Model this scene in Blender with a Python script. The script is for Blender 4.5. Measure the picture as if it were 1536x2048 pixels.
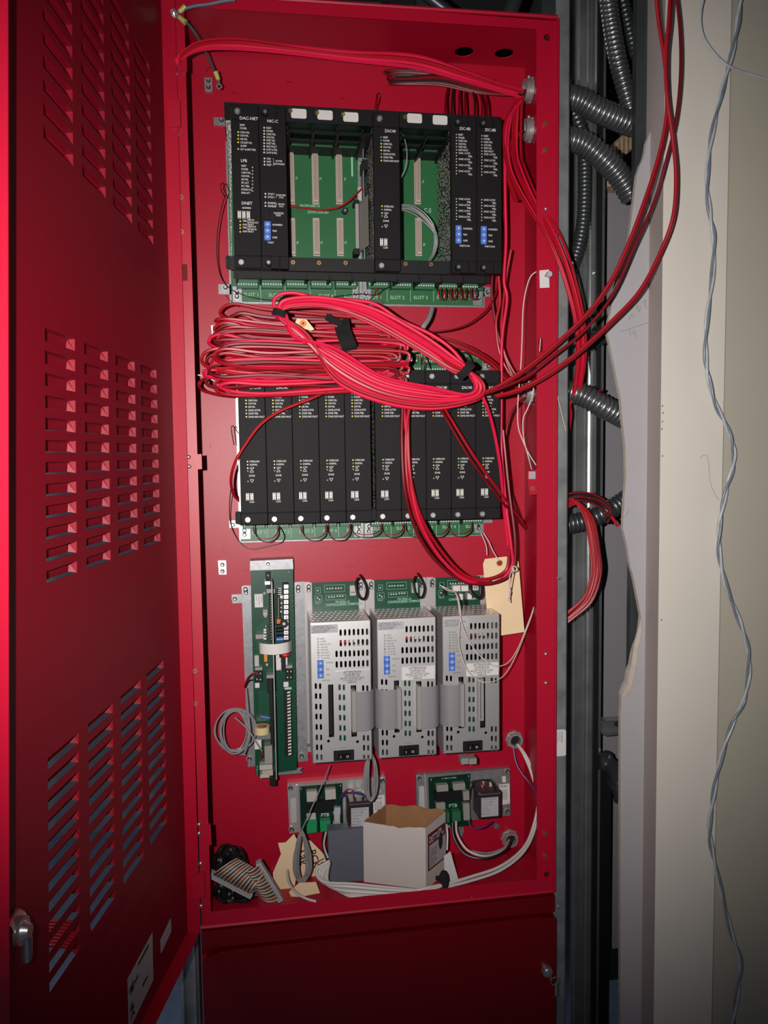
import bpy, bmesh, math, random
from mathutils import Vector, Matrix
from mathutils.geometry import delaunay_2d_cdt
random.seed(7)
for o in list(bpy.data.objects): bpy.data.objects.remove(o, do_unlink=True)
SC = bpy.context.scene
COL = SC.collection
PI = math.pi

# ------------------------------------------------------------------ camera
YAW, PITCH, ROLL = 0.1482, -0.0741, -0.0129
F = 1540.0
CAM = Vector((0.1106, -1.2562, 1.6024))
cy_, sy_, cp_, sp_ = math.cos(YAW), math.sin(YAW), math.cos(PITCH), math.sin(PITCH)
FW = Vector((sy_*cp_, cy_*cp_, sp_))
R0 = Vector((cy_, -sy_, 0.0)); U0 = R0.cross(FW)
RT = R0*math.cos(ROLL) + U0*math.sin(ROLL)
UP = -R0*math.sin(ROLL) + U0*math.cos(ROLL)
cd = bpy.data.cameras.new('camera'); cam = bpy.data.objects.new('camera', cd); COL.objects.link(cam)
m = Matrix((RT, UP, -FW)).transposed().to_4x4(); m.translation = CAM
cam.matrix_world = m
cd.sensor_fit = 'VERTICAL'; cd.sensor_height = 24.0; cd.lens = F/2048*24.0
cd.clip_start = 0.02; cd.clip_end = 60
SC.camera = cam

# ------------------------------------------------------------------ exposure, world, lights
SC.view_settings.view_transform = 'Standard'; SC.view_settings.look = 'None'
SC.view_settings.gamma = 1.0; SC.view_settings.exposure = 0.0
SC.view_settings.use_curve_mapping = False
wd = bpy.data.worlds.new('room_ambient'); SC.world = wd; wd.use_nodes = True
bgn = wd.node_tree.nodes['Background']; bgn.inputs[0].default_value = (0.75, 0.85, 1.0, 1); bgn.inputs[1].default_value = 0.045
# the photographer's phone flash beside the lens
FLASH_W = 84.0
ld = bpy.data.lights.new('phone_flash', 'SPOT'); ld.energy = FLASH_W; ld.color = (1.0, 0.97, 0.94)
ld.shadow_soft_size = 0.006; ld.spot_size = math.radians(90); ld.spot_blend = 1.0
fl = bpy.data.objects.new('phone_flash', ld); COL.objects.link(fl)
fl.location = CAM + RT*(-0.075) + UP*(0.02)
tgt = Vector((0.33, 0.0, 1.63))
fl.rotation_euler = (tgt-fl.location).to_track_quat('-Z', 'Y').to_euler()
# unseen fill light added to brighten the room behind the open door
rl = bpy.data.lights.new('room_fill', 'AREA'); rl.energy = 30.0; rl.size = 0.7; rl.color = (0.8, 0.88, 1.0)
ro = bpy.data.objects.new('room_fill', rl); COL.objects.link(ro)
ro.location = (-1.3, -0.3, 2.65); ro.rotation_euler = (0, 0, 0)

# ------------------------------------------------------------------ pixel rays -> points on real planes
def ray(px, py): return FW + RT*((px-768)/F) - UP*((py-1024)/F)
def W(px, py, y=0.0):
    d = ray(px, py); return CAM + d*((y-CAM.y)/d.y)
def WZ(px, py, z):
    d = ray(px, py); return CAM + d*((z-CAM.z)/d.z)
def WX(px, py, x):
    d = ray(px, py); return CAM + d*((x-CAM.x)/d.x)

# ------------------------------------------------------------------ materials
def mat(name, col, rough=0.5, metal=0.0, spec=0.5, noise=0.0, nscale=30.0, bump=0.0, bscale=200.0, coat=0.0, alpha=1.0, emit=None):
    m = bpy.data.materials.new(name); m.use_nodes = True
    nt = m.node_tree; b = nt.nodes['Principled BSDF']
    b.inputs['Base Color'].default_value = (*col, 1); b.inputs['Roughness'].default_value = rough
    b.inputs['Metallic'].default_value = metal; b.inputs['Specular IOR Level'].default_value = spec
    if coat: b.inputs['Coat Weight'].default_value = coat; b.inputs['Coat Roughness'].default_value = 0.15
    if noise or bump:
        tc = nt.nodes.new('ShaderNodeTexCoord')
    if noise:
        n = nt.nodes.new('ShaderNodeTexNoise'); n.inputs['Scale'].default_value = nscale; n.inputs['Detail'].default_value = 5
        nt.links.new(tc.outputs['Object'], n.inputs['Vector'])
        mx = nt.nodes.new('ShaderNodeMixRGB')
        mx.inputs[1].default_value = (*[c*(1-noise) for c in col], 1); mx.inputs[2].default_value = (*[min(1, c*(1+noise)) for c in col], 1)
        nt.links.new(n.outputs['Fac'], mx.inputs[0]); nt.links.new(mx.outputs[0], b.inputs['Base Color'])
    if bump:
        n2 = nt.nodes.new('ShaderNodeTexNoise'); n2.inputs['Scale'].default_value = bscale; n2.inputs['Detail'].default_value = 3
        nt.links.new(tc.outputs['Object'], n2.inputs['Vector'])
        bp = nt.nodes.new('ShaderNodeBump'); bp.inputs['Strength'].default_value = bump; bp.inputs['Distance'].default_value = 0.001
        nt.links.new(n2.outputs['Fac'], bp.inputs['Height']); nt.links.new(bp.outputs[0], b.inputs['Normal'])
    return m

def dots_mat(name, base, dot, scale, lo, hi, rough=0.4, metal=0.0, stretch=(1, 1, 1)):
    """base colour with small voronoi dots (solder joints, spangle, hatching)"""
    m = bpy.data.materials.new(name); m.use_nodes = True
    nt = m.node_tree; b = nt.nodes['Principled BSDF']; b.inputs['Roughness'].default_value = rough; b.inputs['Metallic'].default_value = metal
    tc = nt.nodes.new('ShaderNodeTexCoord'); mp = nt.nodes.new('ShaderNodeMapping'); mp.inputs['Scale'].default_value = stretch
    v = nt.nodes.new('ShaderNodeTexVoronoi'); v.inputs['Scale'].default_value = scale
    r = nt.nodes.new('ShaderNodeValToRGB'); r.color_ramp.elements[0].position = lo; r.color_ramp.elements[1].position = hi
    r.color_ramp.elements[0].color = (*dot, 1); r.color_ramp.elements[1].color = (*base, 1)
    nt.links.new(tc.outputs['Object'], mp.inputs[0]); nt.links.new(mp.outputs[0], v.inputs['Vector'])
    nt.links.new(v.outputs['Distance'], r.inputs[0]); nt.links.new(r.outputs[0], b.inputs['Base Color'])
    return m

def hatch_mat(name, a, c, period, rough=0.4):
    """fine diagonal copper hatching under green solder mask"""
    m = bpy.data.materials.new(name); m.use_nodes = True
    nt = m.node_tree; b = nt.nodes['Principled BSDF']; b.inputs['Roughness'].default_value = rough
    tc = nt.nodes.new('ShaderNodeTexCoord'); sx = nt.nodes.new('ShaderNodeSeparateXYZ'); nt.links.new(tc.outputs['Object'], sx.inputs[0])
    def mth(op, i, j=None, vi=None):
        n = nt.nodes.new('ShaderNodeMath'); n.operation = op
        nt.links.new(i, n.inputs[0])
        if j is not None: nt.links.new(j, n.inputs[1])
        if vi is not None: n.inputs[1].default_value = vi
        return n.outputs[0]
    p = mth('ADD', sx.outputs[0], sx.outputs[2]); q = mth('SUBTRACT', sx.outputs[0], sx.outputs[2])
    fp = mth('SINE', mth('MULTIPLY', p, vi=2*PI/period)); fq = mth('SINE', mth('MULTIPLY', q, vi=2*PI/period))
    g = mth('MAXIMUM', fp, fq); g = mth('GREATER_THAN', g, vi=0.55)
    mx = nt.nodes.new('ShaderNodeMixRGB'); mx.inputs[1].default_value = (*a, 1); mx.inputs[2].default_value = (*c, 1)
    nt.links.new(g, mx.inputs[0]); nt.links.new(mx.outputs[0], b.inputs['Base Color'])
    return m

def stripe_mat(name, cols, period, axis=0, rough=0.5):
    m = bpy.data.materials.new(name); m.use_nodes = True
    nt = m.node_tree; b = nt.nodes['Principled BSDF']; b.inputs['Roughness'].default_value = rough
    tc = nt.nodes.new('ShaderNodeTexCoord'); sx = nt.nodes.new('ShaderNodeSeparateXYZ'); nt.links.new(tc.outputs['UV'], sx.inputs[0])
    n = nt.nodes.new('ShaderNodeMath'); n.operation = 'MULTIPLY'; n.inputs[1].default_value = 1.0/period
    nt.links.new(sx.outputs[axis], n.inputs[0])
    fr = nt.nodes.new('ShaderNodeMath'); fr.operation = 'FRACT'; nt.links.new(n.outputs[0], fr.inputs[0])
    r = nt.nodes.new('ShaderNodeValToRGB'); r.color_ramp.interpolation = 'CONSTANT'
    e = r.color_ramp.elements
    e[0].color = (*cols[0], 1); e[0].position = 0; e[1].color = (*cols[1], 1); e[1].position = 1/len(cols)
    for i in range(2, len(cols)):
        x = e.new(i/len(cols)); x.color = (*cols[i], 1)
    nt.links.new(fr.outputs[0], r.inputs[0]); nt.links.new(r.outputs[0], b.inputs['Base Color'])
    return m

M = dict(
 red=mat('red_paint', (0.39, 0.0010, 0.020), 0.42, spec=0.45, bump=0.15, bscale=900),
 reddoor_shaded=mat('red_paint_door_shaded', (0.20, 0.0005, 0.010), 0.5, spec=0.3, bump=0.15, bscale=900),  # cabinet red darkened: the panel's grazing-light shade is put into the colour
 darkred=mat('dark_red_gloss', (0.13, 0.0006, 0.003), 0.30, spec=0.4),  # darker, glossier red, for the lower cabinet and the stile slots
 black=mat('black_plastic', (0.009, 0.0078, 0.0086), 0.6, spec=0.16, bump=0.1, bscale=1500),
 blackm=mat('black_matt', (0.006, 0.0055, 0.006), 0.55, spec=0.3),
 void=mat('dark_hole', (0.004, 0.004, 0.004), 0.9),
 ink=mat('white_ink', (0.62, 0.60, 0.58), 0.6),
 inkb=mat('black_ink', (0.02, 0.02, 0.02), 0.6),
 inkg=mat('grey_ink', (0.16, 0.15, 0.15), 0.6),
 inkgreen=mat('pale_green_ink', (0.30, 0.55, 0.38), 0.6),
 white=mat('white_plastic', (0.62, 0.58, 0.56), 0.45),
 paper=mat('white_paper', (0.60, 0.57, 0.56), 0.7, noise=0.05),
 manila=mat('manila_card', (0.78, 0.58, 0.36), 0.75, noise=0.05, nscale=60),
 green=hatch_mat('green_board_hatched', (0.004, 0.058, 0.019), (0.028, 0.16, 0.052), 0.0026),
 green2=mat('green_board', (0.0015, 0.048, 0.023), 0.35, noise=0.2, nscale=300),
 guide=mat('very_dark_green_board', (0.001, 0.014, 0.007), 0.4, noise=0.6, nscale=150),
 greendk=mat('dark_green_board', (0.001, 0.022, 0.012), 0.35, noise=0.3, nscale=400),
 term=mat('green_terminal', (0.022, 0.12, 0.055), 0.45),
 termb=mat('bright_green_terminal', (0.01, 0.26, 0.09), 0.4),
 beige=mat('beige_connector', (0.42, 0.34, 0.29), 0.55),
 beigedk=mat('beige_pin_row', (0.20, 0.12, 0.10), 0.6),
 zinc=mat('zinc_plate', (0.30, 0.30, 0.31), 0.42, metal=0.6, noise=0.35, nscale=120),
 steel=mat('bright_steel', (0.62, 0.60, 0.60), 0.32, metal=0.9),
 alu=mat('brushed_aluminium', (0.78, 0.75, 0.74), 0.41, metal=0.88, noise=0.04, nscale=200),
 alus=mat('aluminium_side', (0.40, 0.36, 0.36), 0.5, metal=0.5),
 nutw=mat('steel_washer', (0.42, 0.40, 0.40), 0.4, metal=0.6), nutdk=mat('dark_nut', (0.035, 0.035, 0.04), 0.4, metal=0.5),
 brass=mat('brass', (0.75, 0.45, 0.18), 0.3, metal=0.9),
 ledy=mat('yellow_led', (0.75, 0.60, 0.12), 0.25), ledg=mat('green_led', (0.02, 0.42, 0.20), 0.25), ledw=mat('clear_led', (0.70, 0.70, 0.70), 0.25),
 ledo=mat('amber_led', (0.80, 0.42, 0.14), 0.25),
 blue=mat('blue_rotary', (0.03, 0.10, 0.42), 0.4), blue2=mat('pale_blue_dial', (0.35, 0.50, 0.80), 0.4),
 dip=mat('ivory_switch', (0.60, 0.57, 0.52), 0.5),
 pink=mat('glossy_red_pvc_cable', (0.66, 0.006, 0.050), 0.55, spec=0.35),
 cred=mat('red_pvc_cable', (0.36, 0.004, 0.012), 0.42, spec=0.42),
 crdk=mat('dark_red_pvc_cable', (0.16, 0.003, 0.008), 0.42, spec=0.4),
 wred=mat('thin_red_wire', (0.35, 0.01, 0.012), 0.4), wblk=mat('thin_black_wire', (0.010, 0.009, 0.010), 0.45),
 wblue=mat('blue_wire', (0.02, 0.03, 0.16), 0.4), wgreen=mat('green_wire', (0.02, 0.12, 0.10), 0.4),
 wgrey=mat('grey_cable', (0.24, 0.235, 0.24), 0.4), wwhite=mat('white_cable', (0.52, 0.48, 0.46), 0.45),
 string=mat('white_string', (0.62, 0.50, 0.46), 0.8), ylug=mat('yellow_lug', (0.48, 0.42, 0.12), 0.4),
 velcro=mat('black_velcro', (0.006, 0.005, 0.006), 0.95),
 conduit=mat('flexible_conduit_metal', (0.26, 0.265, 0.275), 0.30, metal=0.85),
 conduitdk=mat('dark_conduit_metal', (0.12, 0.13, 0.14), 0.34, metal=0.8),
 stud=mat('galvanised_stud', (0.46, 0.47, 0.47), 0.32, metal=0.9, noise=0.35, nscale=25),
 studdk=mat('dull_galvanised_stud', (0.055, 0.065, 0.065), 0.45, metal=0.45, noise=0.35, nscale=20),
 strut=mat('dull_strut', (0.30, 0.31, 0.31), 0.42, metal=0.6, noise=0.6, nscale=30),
 drywall=mat('bare_drywall', (0.40, 0.375, 0.385), 0.85, noise=0.05, nscale=12, bump=0.1, bscale=120),
 gypsum=mat('gypsum_core', (0.50, 0.43, 0.36), 0.9, noise=0.3, nscale=70),
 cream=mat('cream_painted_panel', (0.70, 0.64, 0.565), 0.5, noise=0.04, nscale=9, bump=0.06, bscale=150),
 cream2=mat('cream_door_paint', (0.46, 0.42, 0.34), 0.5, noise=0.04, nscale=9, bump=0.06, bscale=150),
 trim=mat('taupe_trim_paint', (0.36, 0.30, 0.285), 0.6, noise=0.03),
 floor=mat('blue_grey_concrete', (0.12, 0.15, 0.21), 0.8, noise=0.35, nscale=40),
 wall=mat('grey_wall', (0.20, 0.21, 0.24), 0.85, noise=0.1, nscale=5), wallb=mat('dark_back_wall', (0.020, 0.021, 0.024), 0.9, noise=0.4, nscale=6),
 wallv=mat('lavender_grey_drywall', (0.20, 0.185, 0.20), 0.9, noise=0.06, nscale=8),
 card=mat('white_cardboard', (0.52, 0.46, 0.43), 0.8, noise=0.05, nscale=30), brown=mat('brown_cardboard', (0.28, 0.13, 0.055), 0.85, noise=0.15, nscale=60),
 maroon=mat('maroon_print', (0.10, 0.006, 0.014), 0.7), greybox=mat('grey_box', (0.105, 0.11, 0.14), 0.5),
 ribbon=mat('grey_ribbon_cable', (0.22, 0.205, 0.215), 0.45), khaki=mat('grey_connector', (0.27, 0.25, 0.23), 0.5),
 clear=mat('nylon_connector', (0.42, 0.40, 0.36), 0.45),
 choke=mat('pale_choke_tape', (0.62, 0.50, 0.28), 0.4), copper=mat('copper_winding', (0.55, 0.16, 0.06), 0.35, metal=0.6),
 orange=mat('orange_component', (0.65, 0.22, 0.02), 0.5), redc=mat('red_component', (0.5, 0.015, 0.01), 0.3), bluec=mat('blue_component', (0.04, 0.12, 0.35), 0.35),
 transf=mat('brown_black_can', (0.045, 0.028, 0.030), 0.35, metal=0.4), label=mat('silver_label', (0.40, 0.38, 0.40), 0.6),
 solder=dots_mat('soldered_board_side', (0.003, 0.008, 0.004), (0.75, 0.72, 0.66), 300, 0.36, 0.46, 0.4),
 solderw=dots_mat('silver_board_side', (0.16, 0.15, 0.14), (0.62, 0.60, 0.57), 380, 0.25, 0.5, 0.45),
 rainbow=stripe_mat('rainbow_ribbon', [(0.5, 0.42, 0.36), (0.02, 0.02, 0.02), (0.42, 0.09, 0.02), (0.5, 0.42, 0.36), (0.10, 0.05, 0.03), (0.55, 0.22, 0.05), (0.45, 0.40, 0.36), (0.02, 0.02, 0.02), (0.3, 0.3, 0.3)], 0.30),
 wood=mat('rough_wood', (0.40, 0.27, 0.16), 0.8, noise=0.3, nscale=60),
)

# ------------------------------------------------------------------ mesh builder
class MB:
    def __init__(s): s.v = []; s.f = []; s.m = []; s.uv = {}
    def add(s, vs, fs, k=0):
        o = len(s.v); s.v += [tuple(a) for a in vs]
        for f in fs: s.f.append(tuple(i+o for i in f)); s.m.append(k)
        return s
    def box(s, x0, x1, y0, y1, z0, z1, k=0):
        vs = [(x, y, z) for x in (x0, x1) for y in (y0, y1) for z in (z0, z1)]
        return s.add(vs, [(0, 1, 3, 2), (4, 6, 7, 5), (0, 4, 5, 1), (2, 3, 7, 6), (0, 2, 6, 4), (1, 5, 7, 3)], k)
    def bbox(s, x0, x1, y0, y1, z0, z1, b=0.001, k=0):
        """box with bevelled vertical and front edges (octagon footprint)"""
        P = [(x0+b, z0), (x1-b, z0), (x1, z0+b), (x1, z1-b), (x1-b, z1), (x0+b, z1), (x0, z1-b), (x0, z0+b)]
        cx, cz = (x0+x1)/2, (z0+z1)/2
        def sh(p): return (cx+(p[0]-cx)*(1-2*b/abs(x1-x0)), cz+(p[1]-cz)*(1-2*b/abs(z1-z0)))
        vs = [(sh(p)[0], y0, sh(p)[1]) for p in P]+[(p[0], y0+b, p[1]) for p in P]+[(p[0], y1, p[1]) for p in P]
        fs = [tuple(range(8))]+[tuple(reversed(range(16, 24)))]
        for r in (0, 8):
            for i in range(8): fs.append((r+i, r+8+i, r+8+(i+1) % 8, r+(i+1) % 8))
        return s.add(vs, fs, k)
    def prism(s, pts, y0, y1, k=0):
        """polygon (x,z) extruded along y"""
        n = len(pts); vs = [(p[0], y0, p[1]) for p in pts]+[(p[0], y1, p[1]) for p in pts]
        return s.add(vs, [tuple(range(n)), tuple(reversed(range(n, 2*n)))]+[(i, i+n, (i+1) % n+n, (i+1) % n) for i in range(n)], k)
    def pxprism(s, pxs, y0, y1, k=0):
        """outline measured on plane y0, extruded straight back to y1"""
        return s.prism([(W(a, b, y0).x, W(a, b, y0).z) for a, b in pxs], y0, y1, k)
    def hexa(s, lo, hi, k=0):
        return s.add(list(lo)+list(hi), [(0, 3, 2, 1), (4, 5, 6, 7), (0, 1, 5, 4), (1, 2, 6, 5), (2, 3, 7, 6), (3, 0, 4, 7)], k)
    def quad(s, a, b, c, d, k=0): return s.add([a, b, c, d], [(0, 1, 2, 3)], k)
    def cyl(s, p0, p1, r0, r1=None, n=16, k=0, cap=True):
        p0 = Vector(p0); p1 = Vector(p1); r1 = r0 if r1 is None else r1
        d = (p1-p0).normalized(); a = d.orthogonal().normalized(); b = d.cross(a)
        vs = []
        for p, r in ((p0, r0), (p1, r1)):
            for i in range(n):
                t = 2*PI*i/n; vs.append(p+a*(r*math.cos(t))+b*(r*math.sin(t)))
        fs = [(i, (i+1) % n, (i+1) % n+n, i+n) for i in range(n)]
        if cap: fs += [tuple(reversed(range(n))), tuple(range(n, 2*n))]
        return s.add(vs, fs, k)
    def ring(s, c, ax, ro, ri, h, n=20, k=0):
        c = Vector(c); d = Vector(ax).normalized(); a = d.orthogonal().normalized(); b = d.cross(a); vs = []
        for r, hh in ((ri, 0), (ro, 0), (ro, h), (ri, h)):
            for i in range(n):
                t = 2*PI*i/n; vs.append(c+d*hh+a*(r*math.cos(t))+b*(r*math.sin(t)))
        fs = []
        for q in range(4):
            for i in range(n): fs.append((q*n+i, q*n+(i+1) % n, ((q+1) % 4)*n+(i+1) % n, ((q+1) % 4)*n+i))
        return s.add(vs, fs, k)
    def ball(s, c, r, n=10, k=0, sq=(1, 1, 1)):
        c = Vector(c); vs = [c+Vector((0, 0, r*sq[2]))]; h = n//2
        for j in range(1, h):
            for i in range(n):
                a = PI*j/h; t = 2*PI*i/n
                vs.append(c+Vector((r*math.sin(a)*math.cos(t)*sq[0], r*math.sin(a)*math.sin(t)*sq[1], r*math.cos(a)*sq[2])))
        vs.append(c-Vector((0, 0, r*sq[2]))); L = len(vs)-1; fs = []
        for i in range(n): fs.append((0, 1+i, 1+(i+1) % n)); fs.append((L, L-n+(i+1) % n, L-n+i))
        for j in range(h-2):
            for i in range(n): fs.append((1+j*n+i, 1+(j+1)*n+i, 1+(j+1)*n+(i+1) % n, 1+j*n+(i+1) % n))
        return s.add(vs, fs, k)
    def tube(s, pts, r, n=7, k=0, closed=False, rf=None):
        pts = [Vector(p) for p in pts]; N = len(pts); vs = []
        prev = None
        for i in range(N):
            if closed: t = pts[(i+1) % N]-pts[i-1]
            else: t = pts[min(i+1, N-1)]-pts[max(i-1, 0)]
            t.normalize()
            if prev is None: a = t.orthogonal().normalized()
            else:
                a = prev-t*prev.dot(t)
                if a.length < 1e-6: a = t.orthogonal()
                a.normalize()
            prev = a; b = t.cross(a); rr = r if rf is None else r*rf(i)
            for j in range(n):
                w = 2*PI*j/n; vs.append(pts[i]+a*(rr*math.cos(w))+b*(rr*math.sin(w)))
        fs = []
        for i in range(N if closed else N-1):
            for j in range(n):
                i2 = (i+1) % N; fs.append((i*n+j, i*n+(j+1) % n, i2*n+(j+1) % n, i2*n+j))
        if not closed: fs += [tuple(reversed(range(n))), tuple(range((N-1)*n, N*n))]
        return s.add(vs, fs, k)
    def ribbon(s, pts, wv, t, k=0):
        """flat strap along pts, width vector wv, thickness t (along y)"""
        pts = [Vector(p) for p in pts]; wv = Vector(wv); n = len(pts); vs = []
        for i, p in enumerate(pts):
            tg = (pts[min(i+1, n-1)]-pts[max(i-1, 0)]).normalized(); nn = tg.cross(wv).normalized()*t/2
            vs += [p-wv/2-nn, p+wv/2-nn, p+wv/2+nn, p-wv/2+nn]
        fs = []
        for i in range(n-1):
            for j in range(4): fs.append((i*4+j, i*4+(j+1) % 4, i*4+4+(j+1) % 4, i*4+4+j))
        fs += [(0, 3, 2, 1), (n*4-4, n*4-3, n*4-2, n*4-1)]
        return s.add(vs, fs, k)

def sheet(mb, outer, holes, fn, t=0.0012, k=0):
    """flat sheet with real holes; fn(u,v,off)->xyz; front face at off=0, back at off=-t"""
    loops = [outer]+holes; V = []; E = []
    for lp in loops:
        o = len(V); n = len(lp); V += [Vector(p) for p in lp]; E += [(o+i, o+(i+1) % n) for i in range(n)]
    r = delaunay_2d_cdt(V, E, [], 0, 1e-7)
    P = [(v.x, v.y) for v in r[0]]; T = []
    bb = [(min(p[0] for p in h), max(p[0] for p in h), min(p[1] for p in h), max(p[1] for p in h)) for h in holes]
    def inside(x, y, h):
        c = False
        for i in range(len(h)):
            (x1, y1), (x2, y2) = h[i-1], h[i]
            if (y1 > y) != (y2 > y) and x < (x2-x1)*(y-y1)/(y2-y1)+x1: c = not c
        return c
    for f in r[2]:
        x = sum(P[i][0] for i in f)/len(f); y = sum(P[i][1] for i in f)/len(f)
        if not inside(x, y, outer): continue
        if any(q[0] <= x <= q[1] and q[2] <= y <= q[3] and inside(x, y, h) for q, h in zip(bb, holes)): continue
        T.append(tuple(f))
    mb.add([fn(a, b, 0) for a, b in P], T, k); mb.add([fn(a, b, -t) for a, b in P], [tuple(reversed(x)) for x in T], k)
    for lp in loops:
        n = len(lp); mb.add([fn(a, b, 0) for a, b in lp]+[fn(a, b, -t) for a, b in lp], [(i, (i+1) % n, (i+1) % n+n, i+n) for i in range(n)], k)

def oval(cx, cz, w, h, n=4):
    """stadium outline"""
    r = min(w, h)/2; out = []
    if h >= w:
        for i in range(n+1): t = PI*i/n; out.append((cx+r*math.cos(t), cz+h/2-r+r*math.sin(t)))
        for i in range(n+1): t = PI+PI*i/n; out.append((cx+r*math.cos(t), cz-h/2+r+r*math.sin(t)))
    else:
        for i in range(n+1): t = -PI/2+PI*i/n; out.append((cx+w/2-r+r*math.cos(t), cz+r*math.sin(t)))
        for i in range(n+1): t = PI/2+PI*i/n; out.append((cx-w/2+r+r*math.cos(t), cz+r*math.sin(t)))
    return out
def rect(x0, x1, z0, z1): return [(x0, z0), (x1, z0), (x1, z1), (x0, z1)]
def circ(cx, cz, r, n=12): return [(cx+r*math.cos(2*PI*i/n), cz+r*math.sin(2*PI*i/n)) for i in range(n)]

def obj(name, mb, mats, parent=None, label=None, smooth=False, loc=None):
    me = bpy.data.meshes.new(name); me.from_pydata(mb.v, [], mb.f)
    if not isinstance(mats, (list, tuple)): mats = [mats]
    for x in mats: me.materials.append(x)
    for p, k in zip(me.polygons, mb.m): p.material_index = k
    bm = bmesh.new(); bm.from_mesh(me); bmesh.ops.recalc_face_normals(bm, faces=bm.faces[:]); bm.to_mesh(me); bm.free()
    if smooth:
        for p in me.polygons: p.use_smooth = True
        try: me.set_sharp_from_angle(angle=math.radians(50))
        except Exception: pass
    o = bpy.data.objects.new(name, me); COL.objects.link(o)
    if parent is not None: o.parent = parent
    if loc is not None: o.location = loc
    if label: o['label'] = label
    return o
def tag(o, label, cat, group=None, kind=None):
    o['label'] = label; o['category'] = cat
    if group: o['group'] = group
    if kind: o['kind'] = kind
    return o
def struct(name, mb, mats, label=None, smooth=False):
    o = obj(name, mb, mats, smooth=smooth); o['kind'] = 'structure'
    if label: o['label'] = label
    return o
def thing(name, label, cat, loc=(0, 0, 0), group=None):
    o = bpy.data.objects.new(name, None); COL.objects.link(o); o.location = loc; o.empty_display_size = 0.01
    return tag(o, label, cat, group)
def part(name, mb, mats, root, label=None, smooth=False):
    """mesh given in world coordinates, parented to an unrotated root"""
    L = root.location if root.parent is None else Vector((0, 0, 0))
    r = root
    off = Vector(r.location)
    while r.parent is not None: r = r.parent; off += Vector(r.location)
    mb.v = [(a-off.x, b-off.y, c-off.z) for a, b, c in mb.v]
    return obj(name, mb, mats, root, label, smooth)
def dup(root, loc, label=None):
    r = root.copy(); COL.objects.link(r); r.location = loc
    if label: r['label'] = label
    for ch in list(root.children):
        c = ch.copy(); COL.objects.link(c); c.parent = r
        for g in list(ch.children):
            d = g.copy(); COL.objects.link(d); d.parent = c
    return r

# ------------------------------------------------------------------ lettering
_tc = {}
def glyphs(s):
    if s in _tc: return _tc[s]
    c = bpy.data.curves.new('t', 'FONT'); c.body = s; c.size = 1.0; c.resolution_u = 2; c.offset = 0.012
    o = bpy.data.objects.new('t', c); COL.objects.link(o)
    me = bpy.data.meshes.new_from_object(o)
    vs = [(v.co.x, v.co.y) for v in me.vertices]; fs = [tuple(p.vertices) for p in me.polygons]
    bpy.data.objects.remove(o, do_unlink=True); bpy.data.curves.remove(c); bpy.data.meshes.remove(me)
    _tc[s] = (vs, fs); return _tc[s]
def text(mb, s, x, z, y, size, align='L', rot=0.0, sx=1.0, k=0, fn=None):
    vs, fs = glyphs(s)
    if not vs: return
    w = max(a for a, b in vs)
    ox = {'L': 0, 'C': -w/2, 'R': -w}[align]; cr, sr = math.cos(rot), math.sin(rot); out = []
    for a, b in vs:
        u = (a+ox)*size*sx; v = (b-0.35)*size
        X, Z = x+u*cr-v*sr, z+u*sr+v*cr
        out.append(fn(X, Z) if fn else (X, y, Z))
    mb.add(out, fs, k)

def spline(P, n=8, closed=False):
    P = [Vector(p) for p in P]; N = len(P); out = []
    rng = range(N if closed else N-1)
    for i in rng:
        if closed: a, b, c, d = P[i-1], P[i], P[(i+1) % N], P[(i+2) % N]
        else: a, b, c, d = P[max(i-1, 0)], P[i], P[i+1], P[min(i+2, N-1)]
        for j in range(n):
            t = j/n
            out.append(0.5*((2*b)+(c-a)*t+(2*a-5*b+4*c-d)*t*t+(3*b-a-3*c+d)*t**3))
    if not closed: out.append(P[-1])
    return out
def cable(name, px, r, m, label=None, cat='cable', group=None, n=7, seg=7, parent=None, closed=False):
    """px: list of (px,py,depth_y)"""
    mb = MB(); mb.tube(spline([W(*p) for p in px], seg, closed), r, n, closed=closed)
    o = obj(name, mb, m, parent, smooth=True)
    if parent is None: tag(o, label, cat, group)
    return o
def screw_mb(mb, x, y, z, r=0.0045, h=0.003, n=14):
    mb.cyl((x, y, z), (x, y-h*0.6, z), r, r, n); mb.cyl((x, y-h*0.6, z), (x, y-h, z), r, r*0.7, n)
    mb.box(x-r*0.55, x+r*0.55, y-h-0.0003, y-h, z-r*0.1, z+r*0.1, 1)
    return mb
def nut_mb(mb, x, y, z, r=0.006):
    mb.cyl((x, y, z), (x, y-0.0012, z), r*1.15, n=18); mb.cyl((x, y-0.0012, z), (x, y-0.005, z), r*0.85, n=6, k=1); mb.cyl((x, y-0.005, z), (x, y-0.009, z), r*0.45, n=10)
    return mb

# ================================================================== THE SETTING
mb = MB(); mb.box(-3.0, 2.2, -2.6, 2.6, -0.05, 0.0); struct('floor', mb, M['floor'], 'blue grey concrete floor seen past the open door')
mb = MB(); mb.box(-3.0, 2.2, -2.6, 2.6, 2.9, 2.95); struct('ceiling', mb, M['wallb'])
mb = MB(); mb.box(-3.0, 0.0, 2.1, 2.16, 0, 2.9); struct('wall_far', mb, M['wall'])
mb = MB(); mb.box(-3.05, -3.0, -2.6, 2.16, 0, 2.9); struct('wall_left', mb, M['wall'])
mb = MB(); mb.box(0.0, 2.2, 0.85, 0.90, 0, 2.9); mb.box(0.0, 0.04, 0.90, 2.1, 0, 2.9); struct('wall_back', mb, M['wallb'])
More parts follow.
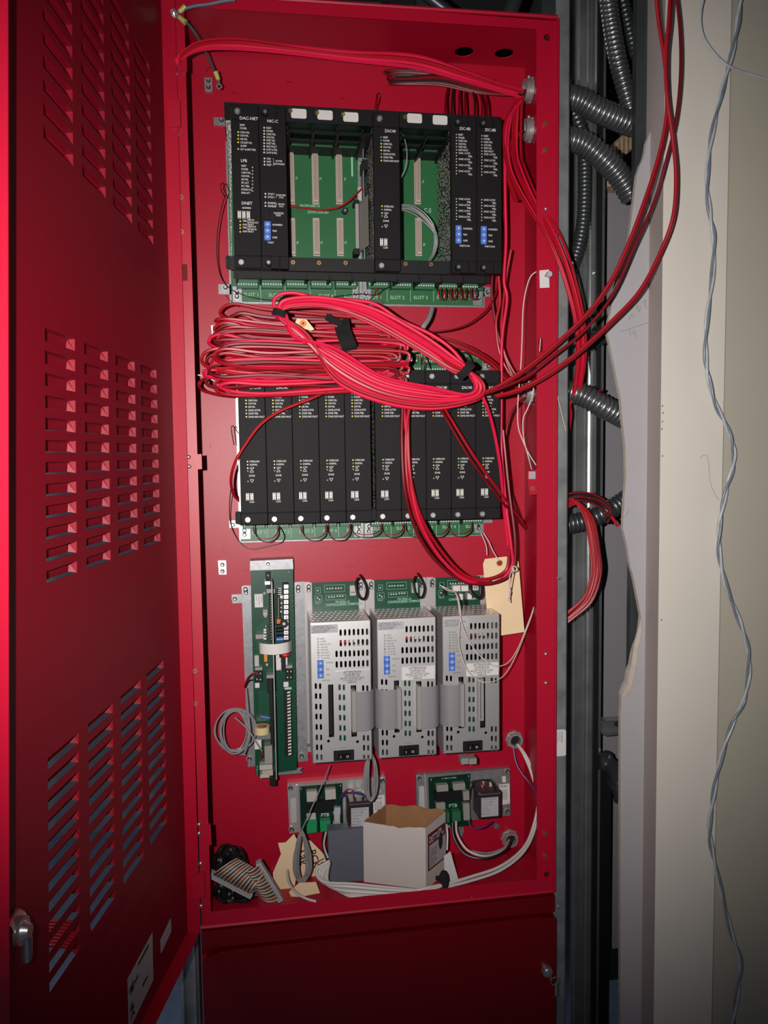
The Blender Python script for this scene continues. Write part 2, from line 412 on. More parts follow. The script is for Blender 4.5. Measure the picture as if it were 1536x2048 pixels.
# torn gypsum board beside the chase
torn = [(1307, -40), (1306, 90), (1305, 250), (1299, 268), (1293, 285), (1291, 300), (1287, 316), (1280, 330), (1274, 349), (1270, 380), (1264, 430), (1257, 483), (1252, 500), (1247, 520), (1238, 548), (1228, 582), (1226, 596), (1222, 620), (1213, 661), (1218, 680), (1228, 730), (1241, 796), (1246, 850), (1251, 895), (1252, 960), (1250, 983), (1247, 1030), (1246, 1059), (1254, 1090), (1261, 1134), (1266, 1150), (1272, 1180), (1282, 1233), (1280, 1250), (1278, 1265), (1274, 1280), (1270, 1290), (1265, 1305), (1261, 1329), (1255, 1345), (1252, 1365), (1247, 1372), (1242, 1388), (1243, 1400), (1241, 1430), (1241, 1600), (1241, 2040)]
YD = 0.016
P = [(W(a, b, YD).x, W(a, b, YD).z) for a, b in torn]
P += [(P[-1][0], 0.0), (W(1330, 1900, YD).x, 0.0), (W(1335, 60, YD).x, 2.9), (P[0][0], 2.9)]
mb = MB(); n = len(P)
mb.add([(a, YD, b) for a, b in P], [tuple(range(n))], 0); mb.add([(a, YD+0.009, b) for a, b in P], [tuple(range(n))], 0)
mb.add([(a, YD, b) for a, b in P]+[(a, YD+0.009, b) for a, b in P], [(i, (i+1) % n, (i+1) % n+n, i+n) for i in range(n)], 1)
# pencil scribbles on the board
def stroke(mb, px, y, w, k=0):
    pts = spline([W(a, b, y) for a, b in px], 4) if len(px) > 2 else [W(a, b, y) for a, b in px]
    vs = []
    for i, p in enumerate(pts):
        t = (pts[min(i+1, len(pts)-1)]-pts[max(i-1, 0)]); t = Vector((t.z, 0, -t.x)); t.normalize()
        vs += [p+t*w/2, p-t*w/2]
    mb.add(vs, [(2*i, 2*i+1, 2*i+3, 2*i+2) for i in range(len(pts)-1)], k)
wr = struct('wall_right', mb, [M['drywall'], M['gypsum']], 'bare grey gypsum board with a torn left edge')
mb = MB()
for s in ([(1241, 664), (1296, 645)], [(1262, 660), (1260, 667), (1262, 672)], [(1270, 660), (1266, 666), (1271, 668), (1271, 676)], [(1284, 606), (1292, 600), (1290, 612), (1296, 616)], [(1258, 640), (1264, 628), (1268, 636)], [(1272, 622), (1276, 610), (1278, 624), (1282, 612)], [(1250, 1035), (1258, 1020)]):
    stroke(mb, s, YD-0.0004, 0.0007)
obj('pencil_marks', mb, M['inkg'], wr)
# folded paper torn strip at the break
mb = MB(); ts = [(1282, 1235), (1283, 1262), (1276, 1300), (1270, 1345), (1262, 1378), (1250, 1395), (1243, 1392), (1254, 1368), (1262, 1330), (1268, 1290), (1275, 1262)]
mb.prism([(W(a, b, YD-0.003).x, W(a, b, YD-0.003).z) for a, b in ts], YD-0.004, YD-0.001); obj('torn_paper_edge', mb, M['gypsum'], wr)
# door casing side, cream panel and door leaf
x0 = W(1325, 900, -0.03).x; x0t = W(1329, 60, -0.03).x; x0b = W(1309, 2000, -0.03).x
x1 = W(1447, 900, -0.03).x; x1t = W(1462, 60, -0.03).x; x1b = W(1424, 2000, -0.03).x
xa = x0+0.0025
mb = MB(); mb.add([(x0b+0.000, -0.030, 0), (x1b, -0.030, 0), (x1t, -0.030, 2.9), (x0t, -0.030, 2.9), (x0b, YD+0.02, 0), (x1b, YD+0.02, 0), (x1t, YD+0.02, 2.9), (x0t, YD+0.02, 2.9)],
    [(0, 1, 2, 3)], 0)
mb.add([(x0b, -0.030, 0), (x1b, -0.030, 0), (x1t, -0.030, 2.9), (x0t, -0.030, 2.9), (x0b, YD+0.02, 0), (x1b, YD+0.02, 0), (x1t, YD+0.02, 2.9), (x0t, YD+0.02, 2.9)], [(0, 3, 7, 4)], 1)
mb.add([(x1b, -0.030, 0), (x1t, -0.030, 2.9), (x1t, YD+0.02, 2.9), (x1b, YD+0.02, 0)], [(0, 1, 2, 3)], 1)
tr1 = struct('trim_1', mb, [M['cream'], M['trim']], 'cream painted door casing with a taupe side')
mb = MB(); stroke(mb, [(1400, 918), (1406, 911), (1414, 912), (1418, 930), (1420, 960), (1428, 985), (1438, 1000)], -0.0304, 0.0006); obj('hairline_scratch', mb, M['inkg'], tr1)
for a, b in ((1324, 812), (1325, 826), (1324, 843), (1323, 858), (1324, 912), (1322, 1240)):
    mb = MB(); p = W(a+1, b, -0.0303); mb.prism(oval(p.x, p.z, 0.0022, 0.0035, 3), -0.0304, -0.0301); obj('paint_chip', mb, M['brown'], tr1)
mb = MB(); g = 0.0022
mb.add([(x1b+g, -0.029, 0), (2.0, -0.029, 0), (2.0, -0.029, 2.9), (x1t+g, -0.029, 2.9), (x1b+g, 0.015, 0), (2.0, 0.015, 0), (2.0, 0.015, 2.9), (x1t+g, 0.015, 2.9)], [(0, 1, 2, 3), (4, 7, 6, 5), (0, 3, 7, 4), (1, 5, 6, 2)], 0)
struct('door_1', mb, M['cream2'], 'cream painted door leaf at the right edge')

# studs, strut, boards in the open chase
def extr(poly, z0, z1):
    mb = MB(); n = len(poly); mb.add([(a, b, z0) for a, b in poly]+[(a, b, z1) for a, b in poly], [(i, (i+1) % n, (i+1) % n+n, i+n) for i in range(n)]+[tuple(range(n)), tuple(range(n, 2*n))]); return mb
def ribbed(xa, xb, y, ribs, z0=0.0, z1=2.9, d=0.045):
    """C stud: face between xa and xb with small rolled ribs"""
    pts = [(xa, y+d), (xa, y)]
    for r in ribs:
        x = xa+(xb-xa)*r; w = 0.0022
        pts += [(x-w*1.6, y), (x-w*0.6, y-w*1.6), (x+w*0.6, y-w*1.6), (x+w*1.6, y)]
    pts += [(xb, y), (xb, y+d), (xb-0.0015, y+d), (xb-0.0015, y+0.0015), (xa+0.0015, y+0.0015), (xa+0.0015, y+d)]
    return extr(pts, z0, z1)
ys = 0.012
xs0, xs1 = 0.5975, W(1137, 900, ys).x
pf = [(xs0, ys), (xs1-0.003, ys), (xs1, ys+0.003), (xs1, ys+0.04), (xs1-0.002, ys+0.04), (xs1-0.002, ys+0.004), (xs0, ys+0.0025)]
o = obj('steel_strut', extr(pf, 0.0, 2.9), M['strut'])
tag(o, 'scuffed galvanised steel strut standing tight against the right side of the red cabinet', 'strut')
mb = MB(); lx0, lx1 = W(1109, 1480, ys-0.0005).x, W(1132, 1480, ys-0.0005).x; lz0, lz1 = W(1120, 1512, ys).z, W(1120, 1459, ys).z
mb.prism([(lx0, lz0), (lx1-0.002, lz0), (lx1, lz0+0.002), (lx1, lz1-0.003), (lx1-0.003, lz1), (lx0, lz1)], ys-0.0006, ys-0.0002)
lab = part('label', mb, M['paper'], o, 'white printed label on the strut')
mb = MB()
for s, q, h in (('NY NO4/292', 0.0135, 0.0034), ('8 74 4OTO 22 00', 0.0095, 0.0022), ('0000 2 NOTYLD TO', 0.0058, 0.0022)):
    text(mb, s, lx0+q, lz1-0.004, ys-0.0009, h, rot=-PI/2)
part('print', mb, M['inkb'], lab)
for a, b in ((1117, 1814), (1118, 1157)): mb = MB(); q = W(a, b, ys); screw_mb(mb, q.x, ys, q.z, 0.003, 0.003); part('screw', mb, [M['steel'], M['inkb']], o)
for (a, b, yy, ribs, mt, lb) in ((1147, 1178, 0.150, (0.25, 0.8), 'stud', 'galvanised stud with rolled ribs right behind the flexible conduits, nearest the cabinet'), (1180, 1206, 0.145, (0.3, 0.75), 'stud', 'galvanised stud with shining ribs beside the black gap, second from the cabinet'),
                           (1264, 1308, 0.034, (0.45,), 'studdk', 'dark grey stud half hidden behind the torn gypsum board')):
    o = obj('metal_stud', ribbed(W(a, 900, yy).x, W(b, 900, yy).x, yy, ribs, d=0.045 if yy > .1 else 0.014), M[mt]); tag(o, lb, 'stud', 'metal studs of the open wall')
    for q in (545, 636, 840, 920, 1688, 1775):
        if a == 1180: mb = MB(); p = W(1190, q, yy); screw_mb(mb, p.x, yy-0.002, p.z, 0.0028, 0.003, 8); part('screw', mb, [M['steel'], M['inkb']], o)
mb = MB(); mb.box(W(1206, 900, 0.1).x, W(1214, 900, 0.1).x, 0.130, 0.138, 0, 2.9); o = obj('gap_shade_strip', mb, M['blackm']); tag(o, 'narrow black strip standing in for the dark gap right of the shining ribbed stud', 'channel')  # black strip painted in for the shade of the open gap
yb = 0.235
mb = MB(); mb.box(W(1214, 900, yb).x-0.02, W(1330, 900, yb).x, yb, yb+0.013, W(1230, 1897, yb).z, W(1230, 386, yb).z); struct('wall_inner', mb, M['wallv'], 'lavender grey gypsum board deep inside the wall gap')
mb = MB(); mb.box(W(1214, 370, yb).x-0.02, W(1330, 370, yb).x, yb-0.03, yb+0.03, W(1230, 384, yb).z, W(1230, 366, yb).z); o = obj('wood_blocking', mb, M['wood']); tag(o, 'short rough wooden block on top of the board inside the wall gap', 'wood block')
mb = MB()
for i in range(4): mb.box(W(1232+i*9, 330, 0.4).x, W(1237+i*9, 330, 0.4).x, 0.40, 0.85, W(1240, 322-i*8, 0.4).z, W(1240, 285-i*10, 0.4).z)
o = obj('wood_lath', mb, M['wood']); tag(o, 'thin splintered wood laths behind the two flexible conduits', 'wood')
# stud at the cabinet's left, seen under the open door
p0, p1 = W(361, 1980, 0.06), W(392, 1980, 0.06)
o = obj('metal_stud', ribbed(-0.062, -0.030, 0.06, (0.15, 0.8), 0, 2.9), M['strut']); tag(o, 'speckled galvanised stud behind the lower door at the left corner', 'stud', 'metal studs of the open wall')

# dark ducts and pipes above the cabinet
for (a, b, r, mt, lb) in (((430, -2, 0.35), (760, 8, 0.35), 0.006, 'conduitdk', 'thin dark pipe running above the cabinet top edge at left'), ((840, -20, 0.3), (905, 30, 0.3), 0.012, 'conduitdk', 'dark slanting pipe above the cabinet, nearest its middle'), ((1015, 40, 0.3), (1040, -30, 0.3), 0.016, 'studdk', 'dark slanting pipe above the cabinet, near its right corner')):
    mb = MB(); mb.tube([W(*a), W(*b)], r, 10); o = obj('pipe', mb, M[mt], smooth=True); tag(o, lb, 'pipe')
mb = MB(); q = W(1096, 20, 0.16); mb.box(q.x-0.012, q.x+0.016, 0.16, 0.20, 2.312, 2.9); o = obj('metal_hanger', mb, M['studdk']); tag(o, 'dull metal hanger strip rising above the top right corner of the cabinet', 'hanger')
mb = MB(); mb.box(W(845, 15, 0.3).x, W(885, 15, 0.3).x, 0.36, 0.38, 2.2, 2.9); o = obj('metal_hanger', mb, M['studdk']); tag(o, 'dark metal strip hanging above the middle of the cabinet', 'hanger')

# flexible conduits
def conduit(px, r, m, label, pitch=0.0085, n=18):
    P = spline([W(*p) for p in px], 24)
    L = [0]
    for i in range(1, len(P)): L.append(L[-1]+(P[i]-P[i-1]).length)
    N = max(8, int(L[-1]/pitch*7)); Q = []; j = 0
    for i in range(N+1):
        t = L[-1]*i/N
        while j < len(L)-2 and L[j+1] < t: j += 1
        f = (t-L[j])/max(1e-9, L[j+1]-L[j]); Q.append(P[j].lerp(P[j+1], f))
    mb = MB(); mb.tube(Q, r, n, rf=lambda i: 0.84+0.16*abs(math.sin(PI*(i/7.0)))**0.6)
    o = obj('flexible_conduit', mb, m, smooth=True); tag(o, label, 'conduit', 'flexible metal conduits right of the cabinet'); return o
conduit([(1128, 192, .07), (1160, 200, .07), (1200, 222, .07), (1268, 250, .082)], 0.0215, M['conduit'], 'thick flexible conduit leaving the cabinet side at the upper connector')
conduit([(1128, 276, .07), (1165, 285, .07), (1205, 315, .07), (1238, 350, .078), (1266, 395, .085)], 0.0215, M['conduit'], 'thick flexible conduit leaving the cabinet side at the second connector and bending down')
conduit([(1214, -30, .10), (1222, 40, .10), (1236, 120, .09), (1262, 222, .10)], 0.0165, M['conduit'], 'long ribbed conduit hanging down from above the wall gap, the longer of two')
conduit([(1240, -30, .16), (1252, 30, .16), (1262, 75, .16), (1272, 115, .16)], 0.0125, M['conduitdk'], 'short dark ribbed conduit hanging just right of the long hanging one')
conduit([(1140, 215, .12), (1155, 240, .11), (1168, 300, .12), (1168, 420, .12), (1158, 490, .12), (1138, 548, .12)], 0.0125, M['conduitdk'], 'thin conduit running down behind the two thick ones and curving back to the strut', pitch=0.0075)
conduit([(1128, 781, .07), (1165, 790, .06), (1205, 812, .05), (1250, 836, .06)], 0.0210, M['conduit'], 'thick flexible conduit leaving the cabinet side halfway down')
conduit([(1128, 1050, .08), (1175, 1040, .08), (1215, 1022, .07), (1262, 992, .08)], 0.0180, M['conduitdk'], 'dark flexible conduit rising to the right behind the red coil')
conduit([(1170, 690, .12), (1195, 678, .12), (1216, 668, .12)], 0.0145, M['conduitdk'], 'short dark conduit stub behind the three long red cables')
# strut channel and pipe elbow low in the gap
ya = 0.16
mb = MB(); q0, q1 = W(1200, 1465, ya), W(1250, 1432, ya)
mb.box(q0.x, q1.x, ya, ya+0.002, q0.z, q1.z); mb.box(q0.x, q1.x, ya-0.02, ya, q0.z, q0.z+0.002); mb.box(q0.x, q1.x, ya-0.02, ya, q1.z-0.002, q1.z)
mb.prism(oval((q0.x+q1.x)/2+0.012, (q0.z+q1.z)/2, 0.018, 0.010), ya-0.001, ya-0.0005, 1)
o = obj('slotted_channel', mb, [M['stud'], M['void']]); tag(o, 'horizontal slotted channel crossing the gap behind the plaster edge', 'channel')
mb = MB(); mb.tube(spline([W(1195, 1522, .14), W(1215, 1525, .14), W(1232, 1548, .14), (W(1244, 1600, .14))], 8), 0.016, 14)
for a, b in (((1206, 1519), (1212, 1523)), ((1234, 1560), (1237, 1570))): mb.cyl(W(*a, .14), W(*b, .14), 0.0205, n=16)
o = obj('pipe_elbow', mb, M['conduitdk'], smooth=True); tag(o, 'dull pipe elbow with couplings low in the wall gap', 'pipe elbow')
mb = MB(); q = W(1205, 1600, .15); mb.box(q.x-0.012, q.x+0.018, .15, .17, 0, q.z+0.06); o = obj('black_bracket', mb, M['blackm']); tag(o, 'black bracket behind the pipe elbow', 'bracket')

# ================================================================== THE RED CABINET
YB = 0.155
cab = thing('alarm_cabinet', 'tall open red steel cabinet full of control boards and cables', 'cabinet', (0.288, 0.0, 0.826))
def flat(y): return lambda u, v, o: (u, y-o, v)
def fb(y): return lambda u, v, o: (u, y-o, v)
# front frame
mb = MB()
outer = [(-0.0185, 0.8245), (0.5955, 0.8265), (0.5935, 2.3085), (-0.0165, 2.3030)]
inner = [(W(422, 1824).x, W(422, 1824).z), (W(1074, 1759).x, W(1074, 1759).z), (W(1073, 58).x, W(1073, 58).z), (W(368, 13).x, W(368, 13).z)]
holes = [circ(W(1094, 75).x, W(1094, 75).z, 0.0055), circ(W(1094, 1749).x, W(1094, 1749).z, 0.0055)]
notch = [rect(W(1066, 1, 0).x+0.008, W(1066, 1, 0).x+0.014, W(1066, 705).z, W(1066, 677).z)]
sheet(mb, outer, [inner]+holes, lambda u, v, o: (u, -o, v), 0.0018)
# rolled rim around the frame
for (a, b) in ((0, 1), (2, 3)):
    A, B = outer[a], outer[b]
    mb.tube([(A[0], 0.0, A[1]+(0.003 if a == 2 else 0.0)), (B[0], 0.0, B[1]+(0.003 if a == 2 else 0.0))], 0.0035, 8)
mb.box(0.5925, 0.5965, -0.0035, 0.004, 0.8265, 2.3085)
fr = part('front_frame', mb, M['red'], cab)
for q in (circ(W(1094, 75).x, W(1094, 75).z, 0.0075), circ(W(1094, 1749).x, W(1094, 1749).z, 0.0075)): mb = MB(); mb.prism(q, 0.012, 0.013); part('mounting_hole', mb, M['void'], cab)
# body
mb = MB()
slots = []
for a, b, y_ in ((553, 1099, 0), (600, 1136, 0), (651, 1097, 0), (701, 1133, 0), (750, 1094, 0), (800, 1130, 0), (850, 1091, 0), (899, 1127, 0), (947, 1088, 0), (947, 1124, 0), (494, 1140, 0), (470, 187, 0), (578, 165, 0), (686, 198, 0)):
    p = W(a, b, YB); slots.append(oval(p.x, p.z, 0.0105, 0.0032))
for a, b in ((422, 892), (440, 330)): p = W(a, b, YB); slots.append(oval(p.x, p.z, 0.0032, 0.0105))
for a, b, r in ((452, 1102, .0055), (423, 143, .009), (983, 180, .006), (987, 1089, .005)):
    p = W(a, b, YB); slots.append(circ(p.x, p.z, r))
sheet(mb, rect(-0.017, 0.5925, 0.828, 2.306), slots, lambda u, v, o: (u, YB-o, v), 0.0015)
part('back_panel', mb, M['red'], cab)
mb = MB(); mb.box(-0.019, 0.595, YB+0.006, YB+0.008, 0.828, 2.306); part('rear_skin', mb, M['red'], cab)
mb = MB(); mb.box(-0.0185, -0.017, 0.0, YB+0.006, 0.8265, 2.3075); mb.box(0.5925, 0.594, 0.0, YB+0.006, 0.8265, 2.3075); part('side_panel', mb, M['red'], cab)
mb = MB(); mb.box(-0.017, 0.5925, 0.0, YB+0.004, 0.8265, 0.828); part('bottom_panel', mb, M['red'], cab)
mb = MB(); hs = []
for a, b in ((928, 104), (1008, 107)): p = WZ(a, b, 2.3060); hs.append(circ(p.x, min(p.y, .128), 0.0165, 20))
sheet(mb, rect(-0.017, 0.5925, 0.0, YB+0.004), hs, lambda u, v, o: (u, v, 2.306-o), 0.0015); part('top_panel', mb, M['red'], cab)
# inner right flange where the strings disappear, small hinge tabs on the left stile
def fbox(name, px, y0, y1, m, parent, label=None):
    mb = MB(); mb.pxprism(px, y0, y1); return part(name, mb, M[m] if isinstance(m, str) else m, parent, label)
fbox('hinge_plate', [(336, 200), (360, 200), (361, 251), (338, 254)], -0.012, -0.004, 'red', cab)
fbox('hinge_plate', [(363, 106), (373, 108), (374, 140), (364, 142)], -0.006, 0.0, 'red', cab)
fbox('hinge_plate', [(383, 1750), (408, 1748), (409, 1795), (385, 1797)], -0.010, -0.003, 'red', cab)
fbox('hinge_plate', [(408, 1652), (421, 1650), (423, 1690), (411, 1692)], -0.006, 0.0, 'red', cab)
fbox('hinge_tab', [(388, 909), (403, 908), (404, 938), (389, 939)], -0.004, 0.0, 'red', cab)
fbox('slot_shadow', [(361, 529), (374, 528), (375, 561), (363, 562)], -0.0022, -0.002, 'darkred', cab, 'dark slot in the left stile')
fbox('catch_plate', [(1054, 942), (1078, 938), (1078, 989), (1058, 990)], -0.0025, -0.0005, 'red', cab)
fbox('slot_shadow', [(1077, 677), (1085, 676), (1085, 704), (1077, 705)], -0.0022, -0.002, 'darkred', cab, 'dark slot in the right stile')
# screws and brass inserts set in the frame
def add_screw(a, b, m, r=0.0038, y=-0.0018, par=cab, nm='screw'):
    mb = MB(); p = W(a, b, y); mb.ring((p.x, y, p.z), (0, -1, 0), r, r*0.45, 0.002, 14) if m == 'brass' else mb.ball((p.x, y, p.z), r, 10, sq=(1, .7, 1))
    return part(nm, mb, M[m], par, smooth=(m != 'brass'))
for a, b in ((1090, 248), (1090, 300), (1090, 1667), (1090, 1712), (363, 395), (363, 464), (390, 1342), (391, 1407), (1065, 977)): add_screw(a, b, 'brass', nm='brass_insert')
for a, b in ((1092, 417), (1092, 1308), (1092, 1366), (356, 268), (377, 914), (378, 933), (352, 128), (353, 147), (398, 1649), (398, 1667), (401, 1727), (402, 1812)): add_screw(a, b, 'steel', 0.0034, -0.003)
# small clip plates on the back panel
for a0, a1, b0, b1 in ((408, 424, 155, 183), (422, 436, 651, 668), (436, 452, 1121, 1149)):
    root = MB(); root.pxprism([(a0, b0), (a1, b0), (a1+1, b1), (a0+2, b1)], YB-0.004, YB)
    c = part('clip_plate', root, M['zinc'] if a0 == 408 else M['alu'], cab, 'small bright metal clip on the back panel')
    for f in (0.28, 0.75):
        mb = MB(); p = W((a0+a1)/2+1, b0+(b1-b0)*f, YB-0.004); nut_mb(mb, p.x, YB-0.004, p.z, 0.0045); part('nut', mb, [M['nutw'], M['nutdk']], c)
mb = MB(); mb.pxprism([(1058, 943), (1071, 943), (1071, 958), (1058, 958)], -0.004, -0.0022); part('clip_plate', mb, M['alu'], cab)

# ---------------- the open perforated door
S_W = 0.575; ZT, ZB = 2.3010, 0.8210
def ang(z): return 0.16-0.083*(z-1.5)
def D3(s, z, off=0.0):
    a = ang(z)*0.9+0.016; hx = -0.0390+(z-0.82)*0.0042
    return Vector((hx-math.sin(a)*s+math.cos(a)*off, -0.005-math.cos(a)*s-math.sin(a)*off, z))
door = thing('door', '', '', (0, 0, 0)); door.parent = cab
del door['label']; del door['category']
door.location = (-cab.location.x-0.037, -0.005, 0.0)
def dsheet(mb, outer, holes, t=0.0012): sheet(mb, outer, holes, lambda u, v, o: D3(u, v, o), t)
cols = [(0.384, 0.458), (0.284, 0.358), (0.183, 0.257), (0.083, 0.157)]
rows = []
for zb in (1.0500, 1.4790, 1.9080):
    for i in range(12): rows.append(zb+0.02165*i)
HH = 0.0125
holes = [rect(a, b, z, z+HH) for a, b in cols for z in rows]
mb = MB()
# split the panel in horizontal bands so that the twist is followed
zs = [ZB]+[1.038+0.02165*i-0.002 for i in range(0, 0)]
bands = [(ZB, 1.043)]
for zb in (1.0500, 1.4790, 1.9080):
    for i in range(12): bands.append((bands[-1][1], zb+0.02165*i+0.017 if i < 11 else zb+0.02165*11+0.017))
bands.append((bands[-1][1], ZT))
for z0, z1 in bands:
    hs = [h for h in holes if h[0][1] > z0 and h[2][1] < z1]
    n = 1 if z1-z0 < 0.05 else int((z1-z0)/0.05)+1
    if hs and n > 1:
        zlo = min(h[0][1] for h in hs)-0.004
        for j in range(n): q0 = z0+(zlo-z0)*j/n; q1 = z0+(zlo-z0)*(j+1)/n; dsheet(mb, rect(0, S_W, q0, q1), [])
        dsheet(mb, rect(0, S_W, zlo, z1), hs)
    elif not hs:
        for j in range(n): q0 = z0+(z1-z0)*j/n; q1 = z0+(z1-z0)*(j+1)/n; dsheet(mb, rect(0, S_W, q0, q1), [])
    else: dsheet(mb, rect(0, S_W, z0, z1), hs)
for s0, s1 in cols:
    for z in rows:
        zl = z+0.0015; zt = z+HH
        # hood pressed out and down to an open lip, sloping back at both ends
        prof = [(zt, -0.0006), (zt-0.0005, -0.0066), (zt-0.0022, -0.0080), (zl, -0.0084)]
        e = (0.0, 0.0006, 0.0022, 0.0034)
        for i in range(3):
            mb.quad(D3(s0+e[i], *prof[i]), D3(s1-e[i], *prof[i]), D3(s1-e[i+1], *prof[i+1]), D3(s0+e[i+1], *prof[i+1]))
        for sb, sg in ((s0, 1), (s1, -1)):
            mb.add([D3(sb, z, -0.0006), D3(sb, zt, -0.0006)]+[D3(sb+sg*e[i], *prof[i]) for i in (1, 2, 3)], [(0, 1, 2), (0, 2, 3), (0, 3, 4)])
part('door_panel', mb, M['reddoor_shaded'], door)
mb = MB(); FW_ = 0.0205
def dflange(mb, pts, t=0.0015):
    """strip given by (s,z) line, standing off the panel by FW_"""
    for i in range(len(pts)-1):
        (s0, z0), (s1, z1) = pts[i], pts[i+1]
        a, b, c, d = D3(s0, z0, 0), D3(s1, z1, 0), D3(s1, z1, FW_), D3(s0, z0, FW_)
        n = (b-a).cross(d-a).normalized()*t
        mb.hexa([a, b, c, d], [a+n, b+n, c+n, d+n])
zz = [ZB+(ZT-ZB)*i/16 for i in range(17)]
dflange(mb, [(0.0, z) for z in zz]); dflange(mb, [(S_W, z) for z in zz]); dflange(mb, [(S_W*i/6, ZB) for i in range(7)]); dflange(mb, [(S_W*i/6, ZT) for i in range(7)])
part('door_flange', mb, M['red'], door)
mb = MB()
q = D3(0.552, 1.985, 0.004); mb.ball(q, 0.010, 12, sq=(.5, .5, 4.6)); part('door_tab', mb, M['red'], door, smooth=True)
# latches
for zc, up in ((1.172, 1), (2.19, -1)):
    mb = MB(); c = D3(0.540, zc, 0.004)
    mb.cyl(D3(0.540, zc, 0.0), D3(0.540, zc, 0.016), 0.013, n=18); mb.cyl(D3(0.540, zc, 0.016), D3(0.540, zc, 0.022), 0.009, 0.006, n=18)
    A = [D3(0.540, zc, 0.014), D3(0.532, zc-0.012*up, 0.014), D3(0.528, zc-0.034*up, 0.012)]
    mb.tube(A, 0.0055, 10); mb.ball(A[-1], 0.0055, 10); mb.cyl(D3(0.552, zc+0.004, 0.004), D3(0.528, zc+0.004, 0.004), 0.010, n=12)
    part('latch', mb, M['steel'] if up == 1 else M['alu'], door, 'worn metal cam latch', smooth=True)
# papers stuck low on the door
def door_hit(px, py):
    r = ray(px, py); lo, hi = 0.05, 3.0
    def sd(t):
        P = CAM+r*t; a = ang(P.z)*0.9+0.016; hx = -0.0390+(P.z-0.82)*0.0042
        return (P.x-hx)*math.cos(a)-(P.y+0.005)*math.sin(a)
    for _ in range(60):
        mi = (lo+hi)/2
        if (sd(lo) > 0) == (sd(mi) > 0): lo = mi
        else: hi = mi
    P = CAM+r*lo; a = ang(P.z)*0.9+0.016; hx = -0.0390+(P.z-0.82)*0.0042
    return -(P.x-hx)*math.sin(a)-(P.y+0.005)*math.cos(a), P.z
def door_paper(pxs, marks, lb, mt='label'):
    uv = [door_hit(*p) for p in pxs]; mb = MB()
    A = [D3(u, v, 0.0006) for u, v in uv]; B = [D3(u, v, 0.0001) for u, v in uv]; mb.hexa(A, B)
    p = part('paper_label', mb, M[mt], door, lb)
    if marks:
        mb = MB()
        for st in marks:
            pts = [D3(*door_hit(*q), 0.0010) for q in st]
            for i in range(len(pts)-1):
                w = Vector((0, 0, 0.0022)); mb.quad(pts[i]-w, pts[i+1]-w, pts[i+1]+w, pts[i]+w)
        part('handwriting', mb, M['inkb'], p)
door_paper([(304, 1866), (306, 1960), (257, 2062), (255, 1958)], [[(257, 1986), (266, 1962)], [(259, 1976), (263, 1982), (267, 1970)], [(268, 1966), (275, 1950)], [(261, 1990), (264, 1968)], [(259, 2024), (264, 2004), (262, 2020), (267, 2010)], [(261, 2040), (264, 2024), (268, 2026)], [(275, 1930), (296, 1890)], [(284, 1972), (294, 1952)]], 'white form with handwriting stuck inside the door')
door_paper([(341, 1837), (342, 1863), (322, 1906), (321, 1880)], [], 'small white sticker inside the door')

# ---------------- lower cabinet
low = thing('lower_cabinet', 'closed dark red lower cabinet under the open one', 'cabinet', (0.288, 0.0, 0.05))
zt = 0.8205
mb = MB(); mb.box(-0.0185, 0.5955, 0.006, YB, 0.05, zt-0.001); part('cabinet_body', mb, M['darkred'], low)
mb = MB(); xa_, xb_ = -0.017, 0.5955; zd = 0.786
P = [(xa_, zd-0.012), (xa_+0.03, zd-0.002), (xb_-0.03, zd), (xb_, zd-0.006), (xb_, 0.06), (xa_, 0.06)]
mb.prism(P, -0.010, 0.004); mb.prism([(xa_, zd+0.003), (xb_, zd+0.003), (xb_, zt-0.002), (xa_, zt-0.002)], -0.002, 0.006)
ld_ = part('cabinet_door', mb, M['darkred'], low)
mb = MB(); p = W(1093, 1940, -0.011); mb.cyl((p.x, -0.010, p.z), (p.x, -0.018, p.z), 0.010, 0.009, n=20); mb.cyl((p.x, -0.018, p.z), (p.x, -0.0195, p.z), 0.0055, n=16)
part('lock', mb, M['steel'], ld_, smooth=True)
mb = MB(); mb.box(p.x-0.001, p.x+0.001, -0.034, -0.019, p.z-0.004, p.z+0.004)
mb.tube([Vector((p.x, -0.032, p.z))+Vector((0.007*(1+math.sin(t)), 0, 0.007*(math.cos(t)-1))) for t in [2*PI*i/16 for i in range(16)]], 0.0007, 6, closed=True)
mb.box(p.x+0.008, p.x+0.013, -0.031, -0.0295, p.z-0.036, p.z-0.012)
part('key', mb, M['steel'], ld_)

# ================================================================== CARD RACKS AND MODULES
YF = 0.033                       # front plane of the modules
CP = 0.0436                      # module pitch
# local frame of a module: origin bottom left of the face; built from the first module of the lower rack
OX, OZ = W(483.5, 1050, YF).x-0.0005, W(483.5, 1050, YF).z
CW = 0.0431; CH = 0.2545
def LZ(py, px=500): return W(px, py, YF).z-OZ
def LX(px, py): return W(px, py, YF).x-OX
def local_part(name, mb, mats, root, label=None, smooth=False): return obj(name, mb, mats, root, label, smooth)
ZS0 = LZ(1027, 500)              # seam above the lower screw block
ZS1 = CH-0.0225                  # seam under the upper block

